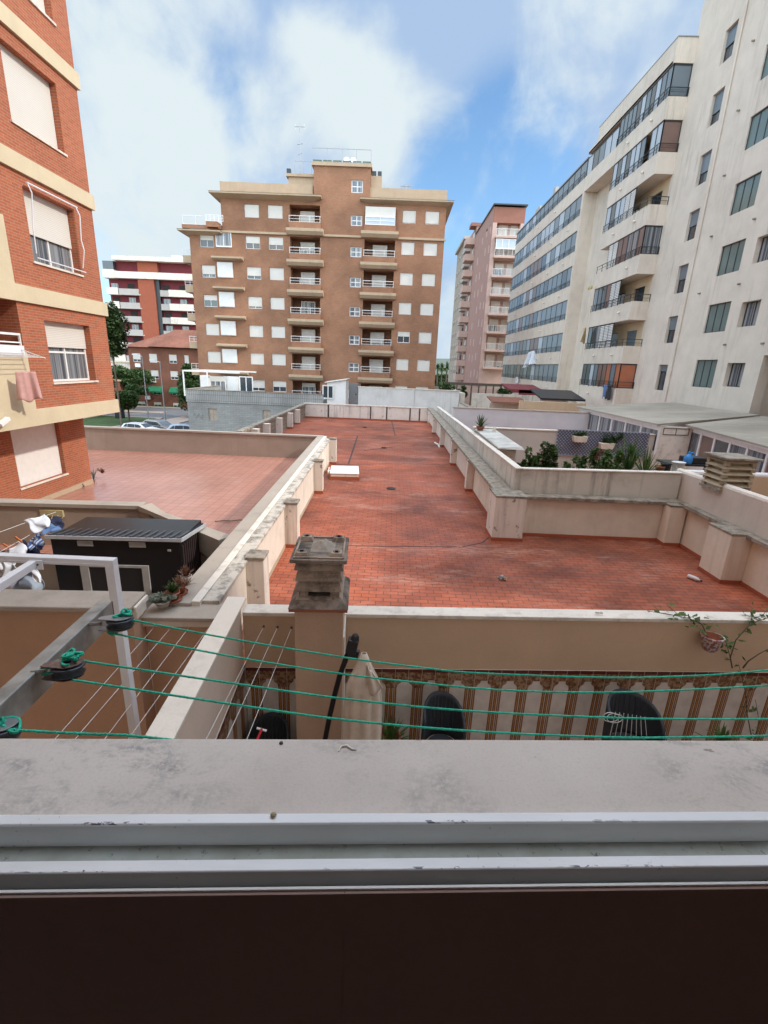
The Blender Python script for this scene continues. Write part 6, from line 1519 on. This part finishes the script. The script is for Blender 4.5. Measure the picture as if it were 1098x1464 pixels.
# ---- clothesline arm with pulleys
ar = thing('steel_bracket', 'galvanised steel arm sticking out beside the window and carrying two pulleys', 'clothesline arm', O(-.9,1.1,-.85))
uB = -.845
s = MB(OR); s.box(uB-.045,uB+.0,.83,1.50,-.885,-.805); s.build('arm', M['galv'], ar, bevel=.004)
s = MB(OR); s.box(uB-.04,uB-.002,1.5,1.506,-.88,-.81); s.build('end_cap', M['shed'], ar)
M['rust'] = plain('rusty_plate', (.17,.10,.085), .6, .2, var=.4, scale=60)
def pulley(cen, mat, lb, hor=0):
    t = thing('pulley', lb, 'pulley', cen, 'clothesline pulleys on the arm')
    T = Matrix.Translation(cen) @ Matrix.Rotation(R(12),4,'Z') @ Matrix.Rotation(R(-10),4,'X') @ Matrix.Scale(1.18,4)
    s = MB(T); s.sm = True; s.lathe([(0,-.010),(.032,-.010),(.034,-.007),(.026,0),(.034,.007),(.032,.010),(0,.010)], 24); s.build('wheel', M['shed_roof'], t)
    for sg in (-1,1):
        s = MB(T); z = sg*.015
        P = [(.030*cos(a),.030*sin(a)) for a in [pi*k/10-pi/2 for k in range(11)]]+[(-.02,.022),(-.052,.010),(-.052,-.010),(-.02,-.022)]
        s.prism(P, z-.0012, z+.0012); s.build('cheek_plate', M[mat], t, bevel=.0008)
    s = MB(T); s.lathe([(0,-.018),(.006,-.018),(.006,.02),(0,.02)], 10); s.build('axle', M['cloth_navy'], t)
    s = MB(T); s.tube([(-.045,0,0),(-.075,.0,.0)], .005, 6); s.build('hook', M['galv'], t)
    return t, T
def knot(c, sd, r=.022, n=16):
    rn = random.Random(sd); s = MB(); s.sm = True; p = Vector(c); pts = []
    for i in range(n): a = i*1.7; pts.append(p+Vector((rn.gauss(0,1)*r*.6+cos(a)*r*.6, rn.gauss(0,1)*r*.5+sin(a)*r*.5, rn.gauss(0,1)*r*.3+r*.3)))
    P = []
    for a,b_,c_ in zip(pts[:-2],pts[1:-1],pts[2:]):
        for t in (0,.33,.66): P.append(((a+b_)/2)*(1-t)**2+b_*2*t*(1-t)+((b_+c_)/2)*t*t)
    s.tube(P, .0038, 5); return s
pA = OR @ rv(172,890,1.37); pB = OR @ rv(98,957,1.12); pC = OR @ rv(2,1046,.95)
pulley(pA, 'grey_metal', 'grey pulley wrapped in green rope at the outer end of the steel arm'); pulley(pB, 'rust', 'rusty faced pulley with green rope halfway along the steel arm')
t3,_ = pulley(pC, 'grey_metal', 'pulley cut by the left edge of the picture beside the sill')
def rope(pix, vs, label, loop=None, r=.0029):
    P = []
    n = len(pix)
    for i,(x,y) in enumerate(pix):
        v = vs[0]+(vs[1]-vs[0])*(x-pix[0][0])/(pix[-1][0]-pix[0][0]); P.append(OR @ rv(x,y,v))
    if pix[-1][0] > 1100: P.append(OR @ Vector((2.35, vs[1], -.80))); n += 1
    # resample smoothly
    Q = []
    for i in range(n-1):
        a = P[max(i-1,0)]; b_ = P[i]; c_ = P[i+1]; d_ = P[min(i+2,n-1)]
        for k in range(10):
            t = k/10; Q.append(.5*((2*b_)+(-a+c_)*t+(2*a-5*b_+4*c_-d_)*t*t+(-a+3*b_-3*c_+d_)*t**3))
    Q.append(P[-1]); rn = random.Random(int(pix[0][0]))
    s = MB(); s.sm = True; s.tube(Q, r, 6)
    # twisted second strand
    q2 = []
    L = 0
    for i in range(len(Q)-1):
        for k in range(5):
            t = k/5; p = Q[i]*(1-t)+Q[i+1]*t; L += (Q[i+1]-Q[i]).length/5; a = L*260
            q2.append(p+Vector((0,cos(a)*r*.75,sin(a)*r*.75)))
    s.tube(q2, r*.62, 4)
    return tag(s.build('clothesline_rope', M['rope']), label, 'rope', 'green clothesline ropes')
ar2 = thing('steel_bracket', 'far galvanised steel arm holding the other ends of the green ropes, right of the window', 'clothesline arm', O(2.4,1.1,-.85))
s = MB(OR); s.box(2.40,2.445,.83,1.50,-.885,-.805); s.build('arm', M['galv'], ar2, bevel=.004)
for vq in (1.37,1.115):
    s = MB(OR @ Matrix.Translation((2.355,vq,-.80)) @ Matrix.Rotation(R(6),4,'Y')); s.sm = True; s.lathe([(0,-.012),(.04,-.012),(.042,-.008),(.034,0),(.042,.008),(.04,.012),(0,.012)], 20); s.build('pulley_wheel', M['shed_roof'], ar2)
rope([(186,886),(340,915),(500,941),(600,954),(680,962),(870,968.6),(1003,965.6),(1098,958),(1180,948)], (1.40,1.40), 'topmost green rope crossing in front of the ochre patio wall')
rope([(163,906),(340,940),(500,965),(600,976),(680,984),(780,989),(908,989),(1098,980),(1180,972)], (1.34,1.34), 'second green rope from the top, along the tile border')
rope([(112,944),(340,978),(500,1000),(680,1017),(908,1027),(1098,1028),(1180,1027)], (1.15,1.15), 'third green rope from the top, across the tiled dado')
rope([(104,972),(340,1008),(500,1030),(680,1045.5),(870,1054),(980,1054),(1098,1052),(1180,1049)], (1.08,1.08), 'lowest long green rope just above the sill edge')
rope([(4,1042),(60,1046),(120,1049),(190,1052),(300,1064)], (.94,.90), 'short green rope running under the sill at the lower left')
for c_,sd in ((OR @ rv(178,882,1.38),1),(OR @ rv(162,905,1.34),2),(OR @ rv(80,952,1.14),3),(OR @ rv(4,1040,.95),5),(OR @ rv(104,944,1.13),6)):
    o = knot(c_, sd, .027 if sd != 2 else .012).build('rope_knot', M['rope']); tag(o, {1:'tangle of green rope on the outer pulley',2:'small knot of green rope under the outer pulley',3:'loop of green rope round the left side of the rusty pulley',5:'green rope knot at the left edge beside the sill',6:'green rope knot on top of the rusty pulley'}[sd], 'rope knot')
# ---- things in the patio
um = thing('parasol', 'closed beige cantilever parasol on a dark curved pole beside the chimney', 'parasol', (-.67,4.6,-5.45))
Pp = [aY(x,y,4.74) for x,y in ((502,925),(495,940),(486,965),(478,995),(471,1025),(465,1056))]; Pp += [Pp[-1]+Vector((-.06,0,-.45)), Vector((Pp[-1].x-.1,4.74,-5.45))]
s = MB(); s.sm = True; s.tube(Pp, .032, 10); s.build('pole', M['shed'], um)
h0 = aY(505,917,4.69)
s = MB(Matrix.Translation(h0+Vector((.0,0,-.05))) @ Matrix.Rotation(R(12),4,'Y')); s.box(-.07,.05,-.05,.05,-.09,.08); s.lathe([(.0,.16),(.04,.13),(.055,.06),(.05,0)], 10); s.box(-.03,.09,-.03,.03,-.16,-.05); s.build('tilt_hub', M['black'], um, bevel=.012)
hc = aY(520,950,4.65)
def can(u, v):
    a = u*2*pi; z = -v*1.75; r0 = .03+.12*min(1,v*4.5)+.05*v
    r = r0*(1+.30*abs(sin(4*a+.6*sin(v*3)))*min(1,v*3)) ; r += .02*sin(9*a+v*4)*v
    return (hc.x+.02*v+r*cos(a), 4.65+r*sin(a)*.8, h0.z-.12+z)
s = MB(); s.sm = True; s.grid(can, 56, 24); s.build('canopy', M['cloth_beige'], um, solid=.006)
def flap(u, v): return (hc.x+.03+.20*u*(.35+.65*v)+.0*v, 4.49+.03*sin(u*9)+.02*v, h0.z-.14-.48*v*(1-.55*u)-.12*u)
s = MB(); s.sm = True; s.grid(flap, 14, 12); s.build('valance_flap', M['cloth_beige'], um, solid=.006)
def chair(px0, px1, pyt, Yc, label, lean, sd):
    a = aY(px0,pyt+25,Yc); c = aY(px1,pyt+25,Yc); zt = aY((px0+px1)/2,pyt,Yc).z; w = (c.x-a.x)/2; cx_ = (a.x+c.x)/2; zf = -5.45
    t = thing('patio_chair', label, 'chair', (cx_,Yc-.3,zf), 'dark patio chairs against the tiled wall')
    zs = zt-.62
    def back(u, v):
        an = pi*(.5-(u-.5)*1.15); x = cx_+w*cos(an)*1.02*(1-.06*v); y = Yc-.32+.36*sin(an)+.10*v
        top = zt-.20*abs(2*u-1)**2.2-(lean*.12*(u-.5)); return (x, y, zs+(top-zs)*v)
    s = MB(); s.sm = True; s.grid(back, 26, 10); bk = s.build('backrest', M['wicker'], t, solid=.035)
    s = MB(); 
    for k in range(9):
        u = .28+.44*k/8; p = [Vector(back(u,v))+Vector((0,-.022,0)) for v in (.25,.5,.75,.92)]; s.tube(p, .006, 5)
    s.build('back_slats', M['shed_roof'] if sd == 1 else M['dark_metal'], bk)
    s = MB(); s.prism([(cx_+w*.9*cos(q)*1.0, Yc-.36+.36*sin(q)) for q in [2*pi*k/20 for k in range(20)]], zs-.03, zs+.03); s.build('seat', M['wicker'], t, bevel=.01)
    for sx in (-1,1):
        for sy in (-.26,.22): s = MB(); s.tube([(cx_+sx*w*.6,Yc-.36+sy,zs-.03),(cx_+sx*w*.7,Yc-.36+sy*1.1,zf)], .02, 6); s.build('leg', M['wicker'], t)
    return t
chair(603,661,998,5.5,'dark rounded patio chair right of the parasol',1,1)
chair(857,934,995,5.5,'dark patio chair with string hanging over its back, farther right',1,2)
chair(360,417,1029,5.5,'black low chair left of the chimney, mostly hidden by the sill',0,3)
s = MB(); rn = random.Random(8); w0 = aY(858,1026,5.16); w1 = aY(905,1030,5.16)
P = []
for i in range(30): a = i*.5; P.append(Vector(w0)+Vector((.10+.09*cos(a)+i*.004,0,.02+.07*sin(a)-.001*i)))
s.tube(P, .005, 5); tag(s.build('string', M['wire']), 'looped pale string over the back of the right patio chair', 'string')
for k in range(8):
    p = aY(880+k*6,1018+k*1.0,5.15); q = aY(872+k*7.5,1052,5.15); s = MB(); s.tube([p,q], .0045, 4); tag(s.build('string', M['wire']), 'pale cord hanging down the front of the right patio chair', 'cord', 'pale cords on the right patio chair')
rb = thing('broom', 'broom with red handle and white cap left of the chimney', 'broom', aY(372,1056,4.7))
s = MB(); s.tube([aY(374,1043,4.74),aY(366,1062,4.5),Vector(aY(360,1080,4.3))+Vector((0,0,-.3))], .016, 8); s.build('handle', plain('red_plastic',(.5,.02,.03),.4), rb)
s = MB(); s.tube([aY(367,1041,4.76),aY(381,1045,4.76)], .014, 8); s.build('cap', M['white'], rb)
for px,py,r,n,lb,sd in ((556,1046,.28,46,'leafy green plant between the parasol and the dark chair',1),(1035,1050,.24,30,'small leafy plant at the foot of the tiled wall on the right',2)):
    q = aY(px,py,5.35); t = thing('potted_plant', lb, 'potted plant', (q.x,5.35,-5.45)); pot(t, (q.x,5.35,-5.45), .16, .6, 'terracotta'); spiky(t, (q.x,5.35,q.z-.25), n*2, r*1.7, .05, 'leaf_plant', 20+sd, up=.5)
# wall pot and climber
wp_c = O(*(rv(1018,918,6.25))) if False else OR @ rv(1018,914,5.59)
wpt = thing('wall_pot', 'painted white and blue terracotta pot hung on the ochre patio wall', 'wall pot', wp_c)
T = Matrix.Translation(wp_c+Vector((0,0,-.07))) @ Matrix.Rotation(R(-4),4,'X')
s = MB(T); s.sm = True; s.lathe([(0,-.10),(.07,-.10),(.10,-.06),(.135,.08),(.150,.10),(.150,.12),(.13,.12),(.115,.08),(.05,-.05),(0,-.05)], 22)
t_ = NT('painted_pot'); vv = t_.n('ShaderNodeTexVoronoi'); vv.inputs['Scale'].default_value = 22; t_.l(t_.pos(), vv.inputs['Vector'])
colp = t_.mix(t_.ramp(vv.outputs['Distance'], .25, .4), (.09,.06,.20), (.50,.44,.42)); colp = t_.mix(t_.ramp(t_.noise(20,2), .5, .56), colp, (.3,.1,.06)); t_.out(colp, .4)
s.build('pot', t_.mat, wpt)
s = MB(T); s.sm = True; s.lathe([(.128,.121),(.112,.08),(.05,-.045),(0,-.045)], 22, caps=False); s.build('pot_inside', M['terracotta'], wpt)
cl = thing('climbing_plant', 'thin straggly climber trailing over the white wall top above the wall pot', 'climbing plant', OR @ rv(1040,960,5.65))
rn = random.Random(12); s = MB(); lf = MB()
def vine(pix, v0, v1, r=.007, den=4, spread=.05):
    P = []
    for i,(x,y) in enumerate(pix): P.append(OR @ rv(x,y,v0+(v1-v0)*i/(len(pix)-1)))
    s.tube(P, [r*(1-.6*i/(len(P)-1)) for i in range(len(P))], 5)
    L = []
    for a,b_ in zip(P[:-1],P[1:]):
        m = max(1,int((b_-a).length*22*den/4))
        for k in range(m): L.append(a+(b_-a)*rn.random()+Vector((rn.gauss(0,1),rn.gauss(0,.6),rn.gauss(0,1)))*spread)
    leaves(lf, L, .05, rn, 1.6)
vine([(1012,912),(1004,893),(985,884),(960,879),(935,875),(925,873)], 5.6, 5.8, .009, 5)
vine([(1004,893),(990,882),(975,884),(960,870),(952,864)], 5.63, 5.9, .006, 6)
vine([(1047,955),(1044,940),(1052,915),(1070,895),(1085,887),(1098,884)], 5.64, 5.68, .010, 3)
vine([(1044,940),(1040,925),(1036,912),(1020,905)], 5.63, 5.58, .006, 7)
vine([(1062,955),(1070,945),(1085,935),(1098,928)], 5.63, 5.58, .012, 1)
vine([(1075,1056),(1068,1020),(1066,990),(1060,965),(1056,950)], 5.56, 5.63, .008, 2)
vine([(1070,895),(1076,880),(1074,868)], 5.68, 5.9, .006, 8)
vine([(1085,887),(1078,884),(1092,878),(1098,870)], 5.72, 5.9, .006, 8)
vine([(1080,1056),(1085,1030),(1080,1000)], 5.46, 5.55, .007, 3)
s.build('stem', M['bark'], cl); lf.build('leaves', M['leaf_plant'], cl)
g = MB(); g.sm = True; q = OR @ rv(856,877,5.82); 
P = [q+Vector((.05*cos(a),.02*sin(a*2),.008+.004*sin(a*3))) for a in [k*.5 for k in range(14)]]; g.tube(P, .006, 5); tag(g.build('twig', M['galv']), 'bit of bent wire lying on the white wall top', 'wire scrap')

# ================================================================== shed terrace on the left
lwT = thing('parapet_wall', 'tan wall with sloping corner dividing the shed terrace from the tiled terrace', 'parapet', (-7,9.9,-5.3))
P1 = fl(0,718,-3.2); P2 = fl(210,722,-3.2); P3 = fl(262,750,-3.45)
s = MB(); 
def wseg(s, a, c, z0, za, zb, th):
    a = Vector((a.x,a.y,0)); c = Vector((c.x,c.y,0)); d = (c-a).normalized(); n = Vector((-d.y,d.x,0))*th
    s.add([a+Vector((0,0,z0)),c+Vector((0,0,z0)),c+n+Vector((0,0,z0)),a+n+Vector((0,0,z0)),a+Vector((0,0,za)),c+Vector((0,0,zb)),c+n+Vector((0,0,zb)),a+n+Vector((0,0,za))],[(0,3,2,1),(4,5,6,7),(0,1,5,4),(1,2,6,5),(2,3,7,6),(3,0,4,7)])
W1 = Vector((-14,P1.y-.3,0)); W2 = Vector((P2.x-.15,P2.y-.05,0)); W3 = Vector((-3.2,8.55,0))
wseg(s, W1, W2, -5.3, -3.28, -3.28, .22); wseg(s, W2, W3, -5.3, -3.28, -3.95, .22); s.build('wall_panel', M['tan_wall'], lwT)
s = MB(); wseg(s, W1+Vector((0,-.04,0)), W2+Vector((.06,-.04,0)), -3.28, -3.2, -3.2, .32); wseg(s, W2+Vector((0,-.05,0)), W3+Vector((0,-.05,0)), -3.32, -3.2, -3.87, .32); s.build('coping', M['coping_brown'], lwT)
sh = thing('garden_shed', 'black metal garden shed with ribbed grey roof and grey framed door', 'shed', (-4.8,8.4,-5.3))
Zs = -3.12
a = fl(65,766,Zs); c = fl(259,771,Zs); br = Vector((c.x+.10,c.y+1.22,0)); ang = math.atan2(c.y-a.y, c.x-a.x); Ws = (c-a).length
TS = Matrix.Translation((a.x,a.y,0)) @ Matrix.Rotation(ang,4,'Z')
s = MB(TS); s.box(.05,Ws-.05,.04,1.2,-5.3,Zs-.03); s.build('body', M['shed'], sh)
s = MB(TS)
for k in range(11): y = .10+k*.1; s.box(Ws-.05,Ws-.025,y,y+.05,-5.25,Zs-.16)
s.build('side_ribs', plain('brown_black_metal', (.05,.035,.035), .4, .2), sh)
s = MB(TS); s.add([(0,0,Zs),(Ws,0,Zs),(Ws,1.28,Zs-.14),(0,1.28,Zs-.14),(0,0,Zs-.04),(Ws,0,Zs-.04),(Ws,1.28,Zs-.18),(0,1.28,Zs-.18)],[(0,1,2,3),(4,7,6,5),(0,4,5,1),(1,5,6,2),(2,6,7,3),(3,7,4,0)]); rf_ = s.build('roof', M['shed_roof'], sh)
s = MB(TS)
for k in range(17):
    x = .06+k*(Ws-.12)/16; s.prism([(.01,Zs-.001),(1.27,Zs-.139),(1.27,Zs-.112),(.01,Zs+.028)][::1], x-.022, x+.022, 'x')
s.build('roof_ribs', M['shed_roof'], rf_)
s = MB(TS); s.box(-.01,Ws+.01,-.02,0,Zs-.05,Zs+.012); s.prism([(0,Zs-.05),(1.28,Zs-.19),(1.28,Zs-.12),(0,Zs+.02)], Ws, Ws+.02, 'x'); s.build('roof_trim', plain('pale_grey_trim', (.42,.43,.45), .4), sh)
def shp(px,py):  # to shed local x,z on the front plane
    Ti = TS.inverted(); r = Ti.to_3x3() @ ray(px,py); o = Ti @ Vector((0,0,0)); t = (.03-o.y)/r.y; p = o+r*t; return p.x, p.z
xL,_ = shp(115,808); xL2,_ = shp(127,808); xR2,_ = shp(203,810); xR,_ = shp(213,810); _,zt2 = shp(160,807)
s = MB(TS); s.box(xL,xL2,.0,.03,-5.25,zt2); s.box(xR2,xR,.0,.03,-5.25,zt2); s.box(xL2,xR2,.0,.03,zt2-.05,zt2); dr_ = s.build('door_frame', M['shed_trim'], sh, bevel=.004)
s = MB(TS); s.box(xL2,xR2,.02,.034,-5.2,zt2-.05); s.build('door', M['black'], sh)
for (pa,pb) in (((110,772),(134,781)),((184,774),(209,783))):
    x0,z1 = shp(*pa); x1,z0 = shp(*pb); s = MB(TS); s.box(x0,x1,.015,.035,z0,z1); s.build('vent', M['shed_trim'], sh, bevel=.012)
x0,z0 = shp(242,787); s = MB(TS); s.box(x0-.03,x0+.03,.02,.036,z0-.02,z0+.02); s.build('badge', M['shed_trim'], sh, bevel=.004)
# bracket and laundry
bk = aY(74,733,9.4)
wbk = fl(75,735,-3.45); 
t = thing('drying_bracket', 'pale wooden board fixed on the tan wall above the laundry', 'wall bracket', (bk.x,bk.y,bk.z))
yW = W1.y+(W2.y-W1.y)*((bk.x-W1.x)/(W2.x-W1.x)); a = aY(57,728,yW-.03); c = aY(92,739,yW-.03)
s = MB(); s.box(a.x,c.x,yW-.06,yW-.012,c.z,a.z); s.build('board', plain('yellowed_board', (.50,.42,.22), .8), t, bevel=.01)
for k in range(3): s = MB(); s.tube([(a.x+.3+.12*k,yW-.07,c.z+.05),(a.x+.35+.1*k,yW-.3,c.z-.12),(a.x+.3+.12*k,yW-.45,c.z-.35)], .007, 5); s.build('rope_end', M['wood'], t)
Y8 = 8.3
def cp(px,py,Y=Y8): return aY(px,py,Y)
def drape(px0,py0,px1,py1,pyb,mat,lb,cat,sd,Y=Y8,amp=.05,folds=2,flare=0,dY=0):
    p = cp(px0,py0,Y); q = cp(px1,py1,Y+dY); zb = cp((px0+px1)/2,pyb,Y).z
    return cloth(cat.replace(' ','_'), p, (q.x,q.y,p.z), p.z, zb, M[mat], lb, cat, amp, folds, sd, flare=flare)
def freeform(name, P, mat, lb, cat, th=.01, amp=.03, sd=1, nu=14, nv=14):
    P = [Vector(p) for p in P]; rn = random.Random(sd); f = rn.uniform(5,9)
    def fn(u,v):
        q = P[0]*(1-u)*(1-v)+P[1]*u*(1-v)+P[2]*u*v+P[3]*(1-u)*v
        return q+Vector((amp*sin(v*f+u*4),amp*cos(u*f*1.2-v*3),amp*.7*sin(u*f+v*f*.7)))
    m = MB(); m.sm = True; m.grid(fn, nu, nv); return tag(m.build(name, M[mat], None, solid=th), lb, cat)
freeform('cloth', (cp(32,745),cp(64,735,8.6),cp(72,752,8.4),cp(52,761)), 'cloth_white', 'white cloth draped above the blue washing next to the shed', 'cloth', sd=3)
freeform('cloth', (cp(66,747,8.6),cp(76,738,8.9),cp(90,744,8.9),cp(88,757,8.7)), 'cloth_navy', 'navy cloth hanging under the yellowed board', 'cloth', sd=4)
freeform('cloth', (cp(70,750,8.5),cp(88,753,8.6),cp(84,760,8.5),cp(60,763,8.2)), 'cloth_blue', 'bright blue cloth between the navy cloth and the shed roof', 'cloth', sd=5)
t_ = NT('plaid_cloth'); w1 = t_.n('ShaderNodeTexWave'); w1.inputs['Scale'].default_value = 9; t_.l(t_.pos(), w1.inputs['Vector'])
t_.out(t_.mix(t_.ramp(w1.outputs['Fac'], .4, .6), (.05,.09,.24), (.42,.46,.55)), .95); M['plaid'] = t_.mat
freeform('shirt', (cp(48,764,8.1),cp(60,763,8.3),cp(62,788,8.2),cp(40,786,8.0)), 'plaid', 'blue plaid shirt hanging left of the shed', 'shirt', amp=.04, sd=6)
freeform('shirt', (cp(30,772,8.0),cp(36,776,8.1),cp(60,792,8.1),cp(46,797,8.0)), 'cloth_navy', 'dark navy garment under the plaid shirt', 'garment', amp=.03, sd=7)
freeform('bag', (cp(2,792,7.9),cp(28,774,8.0),cp(38,793,7.9),cp(4,812,7.8)), 'cloth_white', 'pale washing bag at the far left above the white frame bar', 'washing', amp=.05, sd=8)
freeform('towel', (cp(-4,806,7.6),cp(24,804,7.6),cp(30,855,7.5),cp(-4,862,7.5)), 'cloth_blue' if False else 'cloth_white', 'light grey blue towel hanging low behind the stone wall top', 'towel', amp=.07, sd=9, nu=24)
M['grey_blue'] = plain('grey_blue_cloth', (.30,.35,.42), .95)
freeform('shirt', (cp(22,818,7.5),cp(44,810,7.5),cp(62,850,7.4),cp(26,858,7.4)), 'grey_blue', 'crumpled grey blue shirt under the white frame joint', 'shirt', amp=.07, sd=10, nu=24)
freeform('garment', (cp(42,810,7.4),cp(48,808,7.4),cp(60,832,7.3),cp(52,832,7.3)), 'cloth_white', 'white sleeve hanging at the right of the crumpled grey blue shirt', 'garment', amp=.02, sd=11)
M['orange'] = plain('orange_plastic', (.5,.13,.02), .5)
for px,py,lb in ((26,771,'orange clothes peg on the navy garment'),(9,781,'orange clothes peg at the left edge above the washing bag')):
    q = cp(px,py,8.0); s = MB(Matrix.Translation(q) @ Matrix.Rotation(R(40),4,'Y')); s.box(-.07,.07,-.01,.01,-.012,.0); s.box(-.07,.07,-.01,.01,.004,.016); tag(s.build('clothes_peg', M['orange']), lb, 'clothes peg')
s = MB(); s.tube([aY(-20,768,7.5),aY(40,746,8.4),aY(80,732,9.3)], .005, 5); tag(s.build('clothesline', M['wire']), 'upper line from the yellowed board to the left edge', 'clothesline')
s = MB(); s.tube([aY(-20,800,7.6),aY(30,772,8.1),aY(56,757,8.5)], .005, 5); tag(s.build('clothesline', M['wire']), 'lower line carrying the washing left of the shed', 'clothesline')
# potted plants by the shed
for i,(px,py,z,r,pm,kd,lb) in enumerate(((267,834,-3.13,.075,'white','S','pinkish succulent in a white pot beside the shed, farthest of four'),
                               (257,848,-3.13,.085,'terracotta','S2','reddish succulent in a terracotta pot with saucer beside the shed'),
                               (247,858,-3.13,.095,'terracotta','A','dark aloe in a wide terracotta pot beside the shed'),
                               (233,866,-3.13,.10,'grey_facade','P','pale low succulent cushion nearest the patio wall'))):
    q = fl(px,py,z); t = thing('potted_plant', lb, 'potted plant', q, 'potted plants beside the shed')
    h = .12 if kd != 'P' else .08
    pot(t, q, r, h, pm)
    if kd in ('S2','A'): s = MB(); s.lathe([(0,0),(r*1.2,0),(r*1.35,.025),(r*1.3,.03),(r*1.1,.012),(0,.012)], 16, q+Vector((0,0,.001))); s.build('saucer', M['terracotta'], t)
    if kd == 'S': spiky(t, q+Vector((0,0,h)), 60, .17, .04, 'leaf_red', 5, up=.3, droop=.1)
    elif kd == 'S2': spiky(t, q+Vector((0,0,h)), 40, .17, .03, 'leaf_red', 6, up=.2, droop=.2); spiky(t, q+Vector((.1,0,h)), 20, .2, .02, 'leaf_red', 16, up=.2, droop=.2)
    elif kd == 'A': spiky(t, q+Vector((0,0,h)), 50, .17, .035, 'leaf', 7, up=.4, droop=.1)
    else: leafy(t, q+Vector((-.03,0,h+.03)), (.20,.15,.06), 700, 'leaf_pale', .028, 8, lumps=12)
q = fl(325,745,-4.18); s = MB(); P = [q+Vector((x,y,.01)) for x,y in ((-.3,-.1),(-.1,.02),(.1,.0),(.3,.12),(.45,.1))]; s.tube(P, .012, 5); s.tube([P[1],P[1]+Vector((.2,-.12,.02))], .008, 4); tag(s.build('twig', M['bark']), 'dry twig lying on the tiled terrace near the shed roof', 'twig')
q = fl(134,684,-4.2); t = thing('weed', 'dry weed growing out of the base of the orange brick corner', 'weed', q); spiky(t, q, 12, .5, .04, 'leaf_pale', 3, up=.6); leafy(t, q+Vector((.25,.1,.28)), (.15,.1,.1), 60, 'leaf_red', .05, 5)
q = fl(116,696,-4.2); s = MB(Matrix.Translation(q)); clump(s, (0,0,.02), .12, 16, 5, .05); s2 = s; o = s2.build('leaf_litter', M['bark']); o['kind'] = 'stuff'
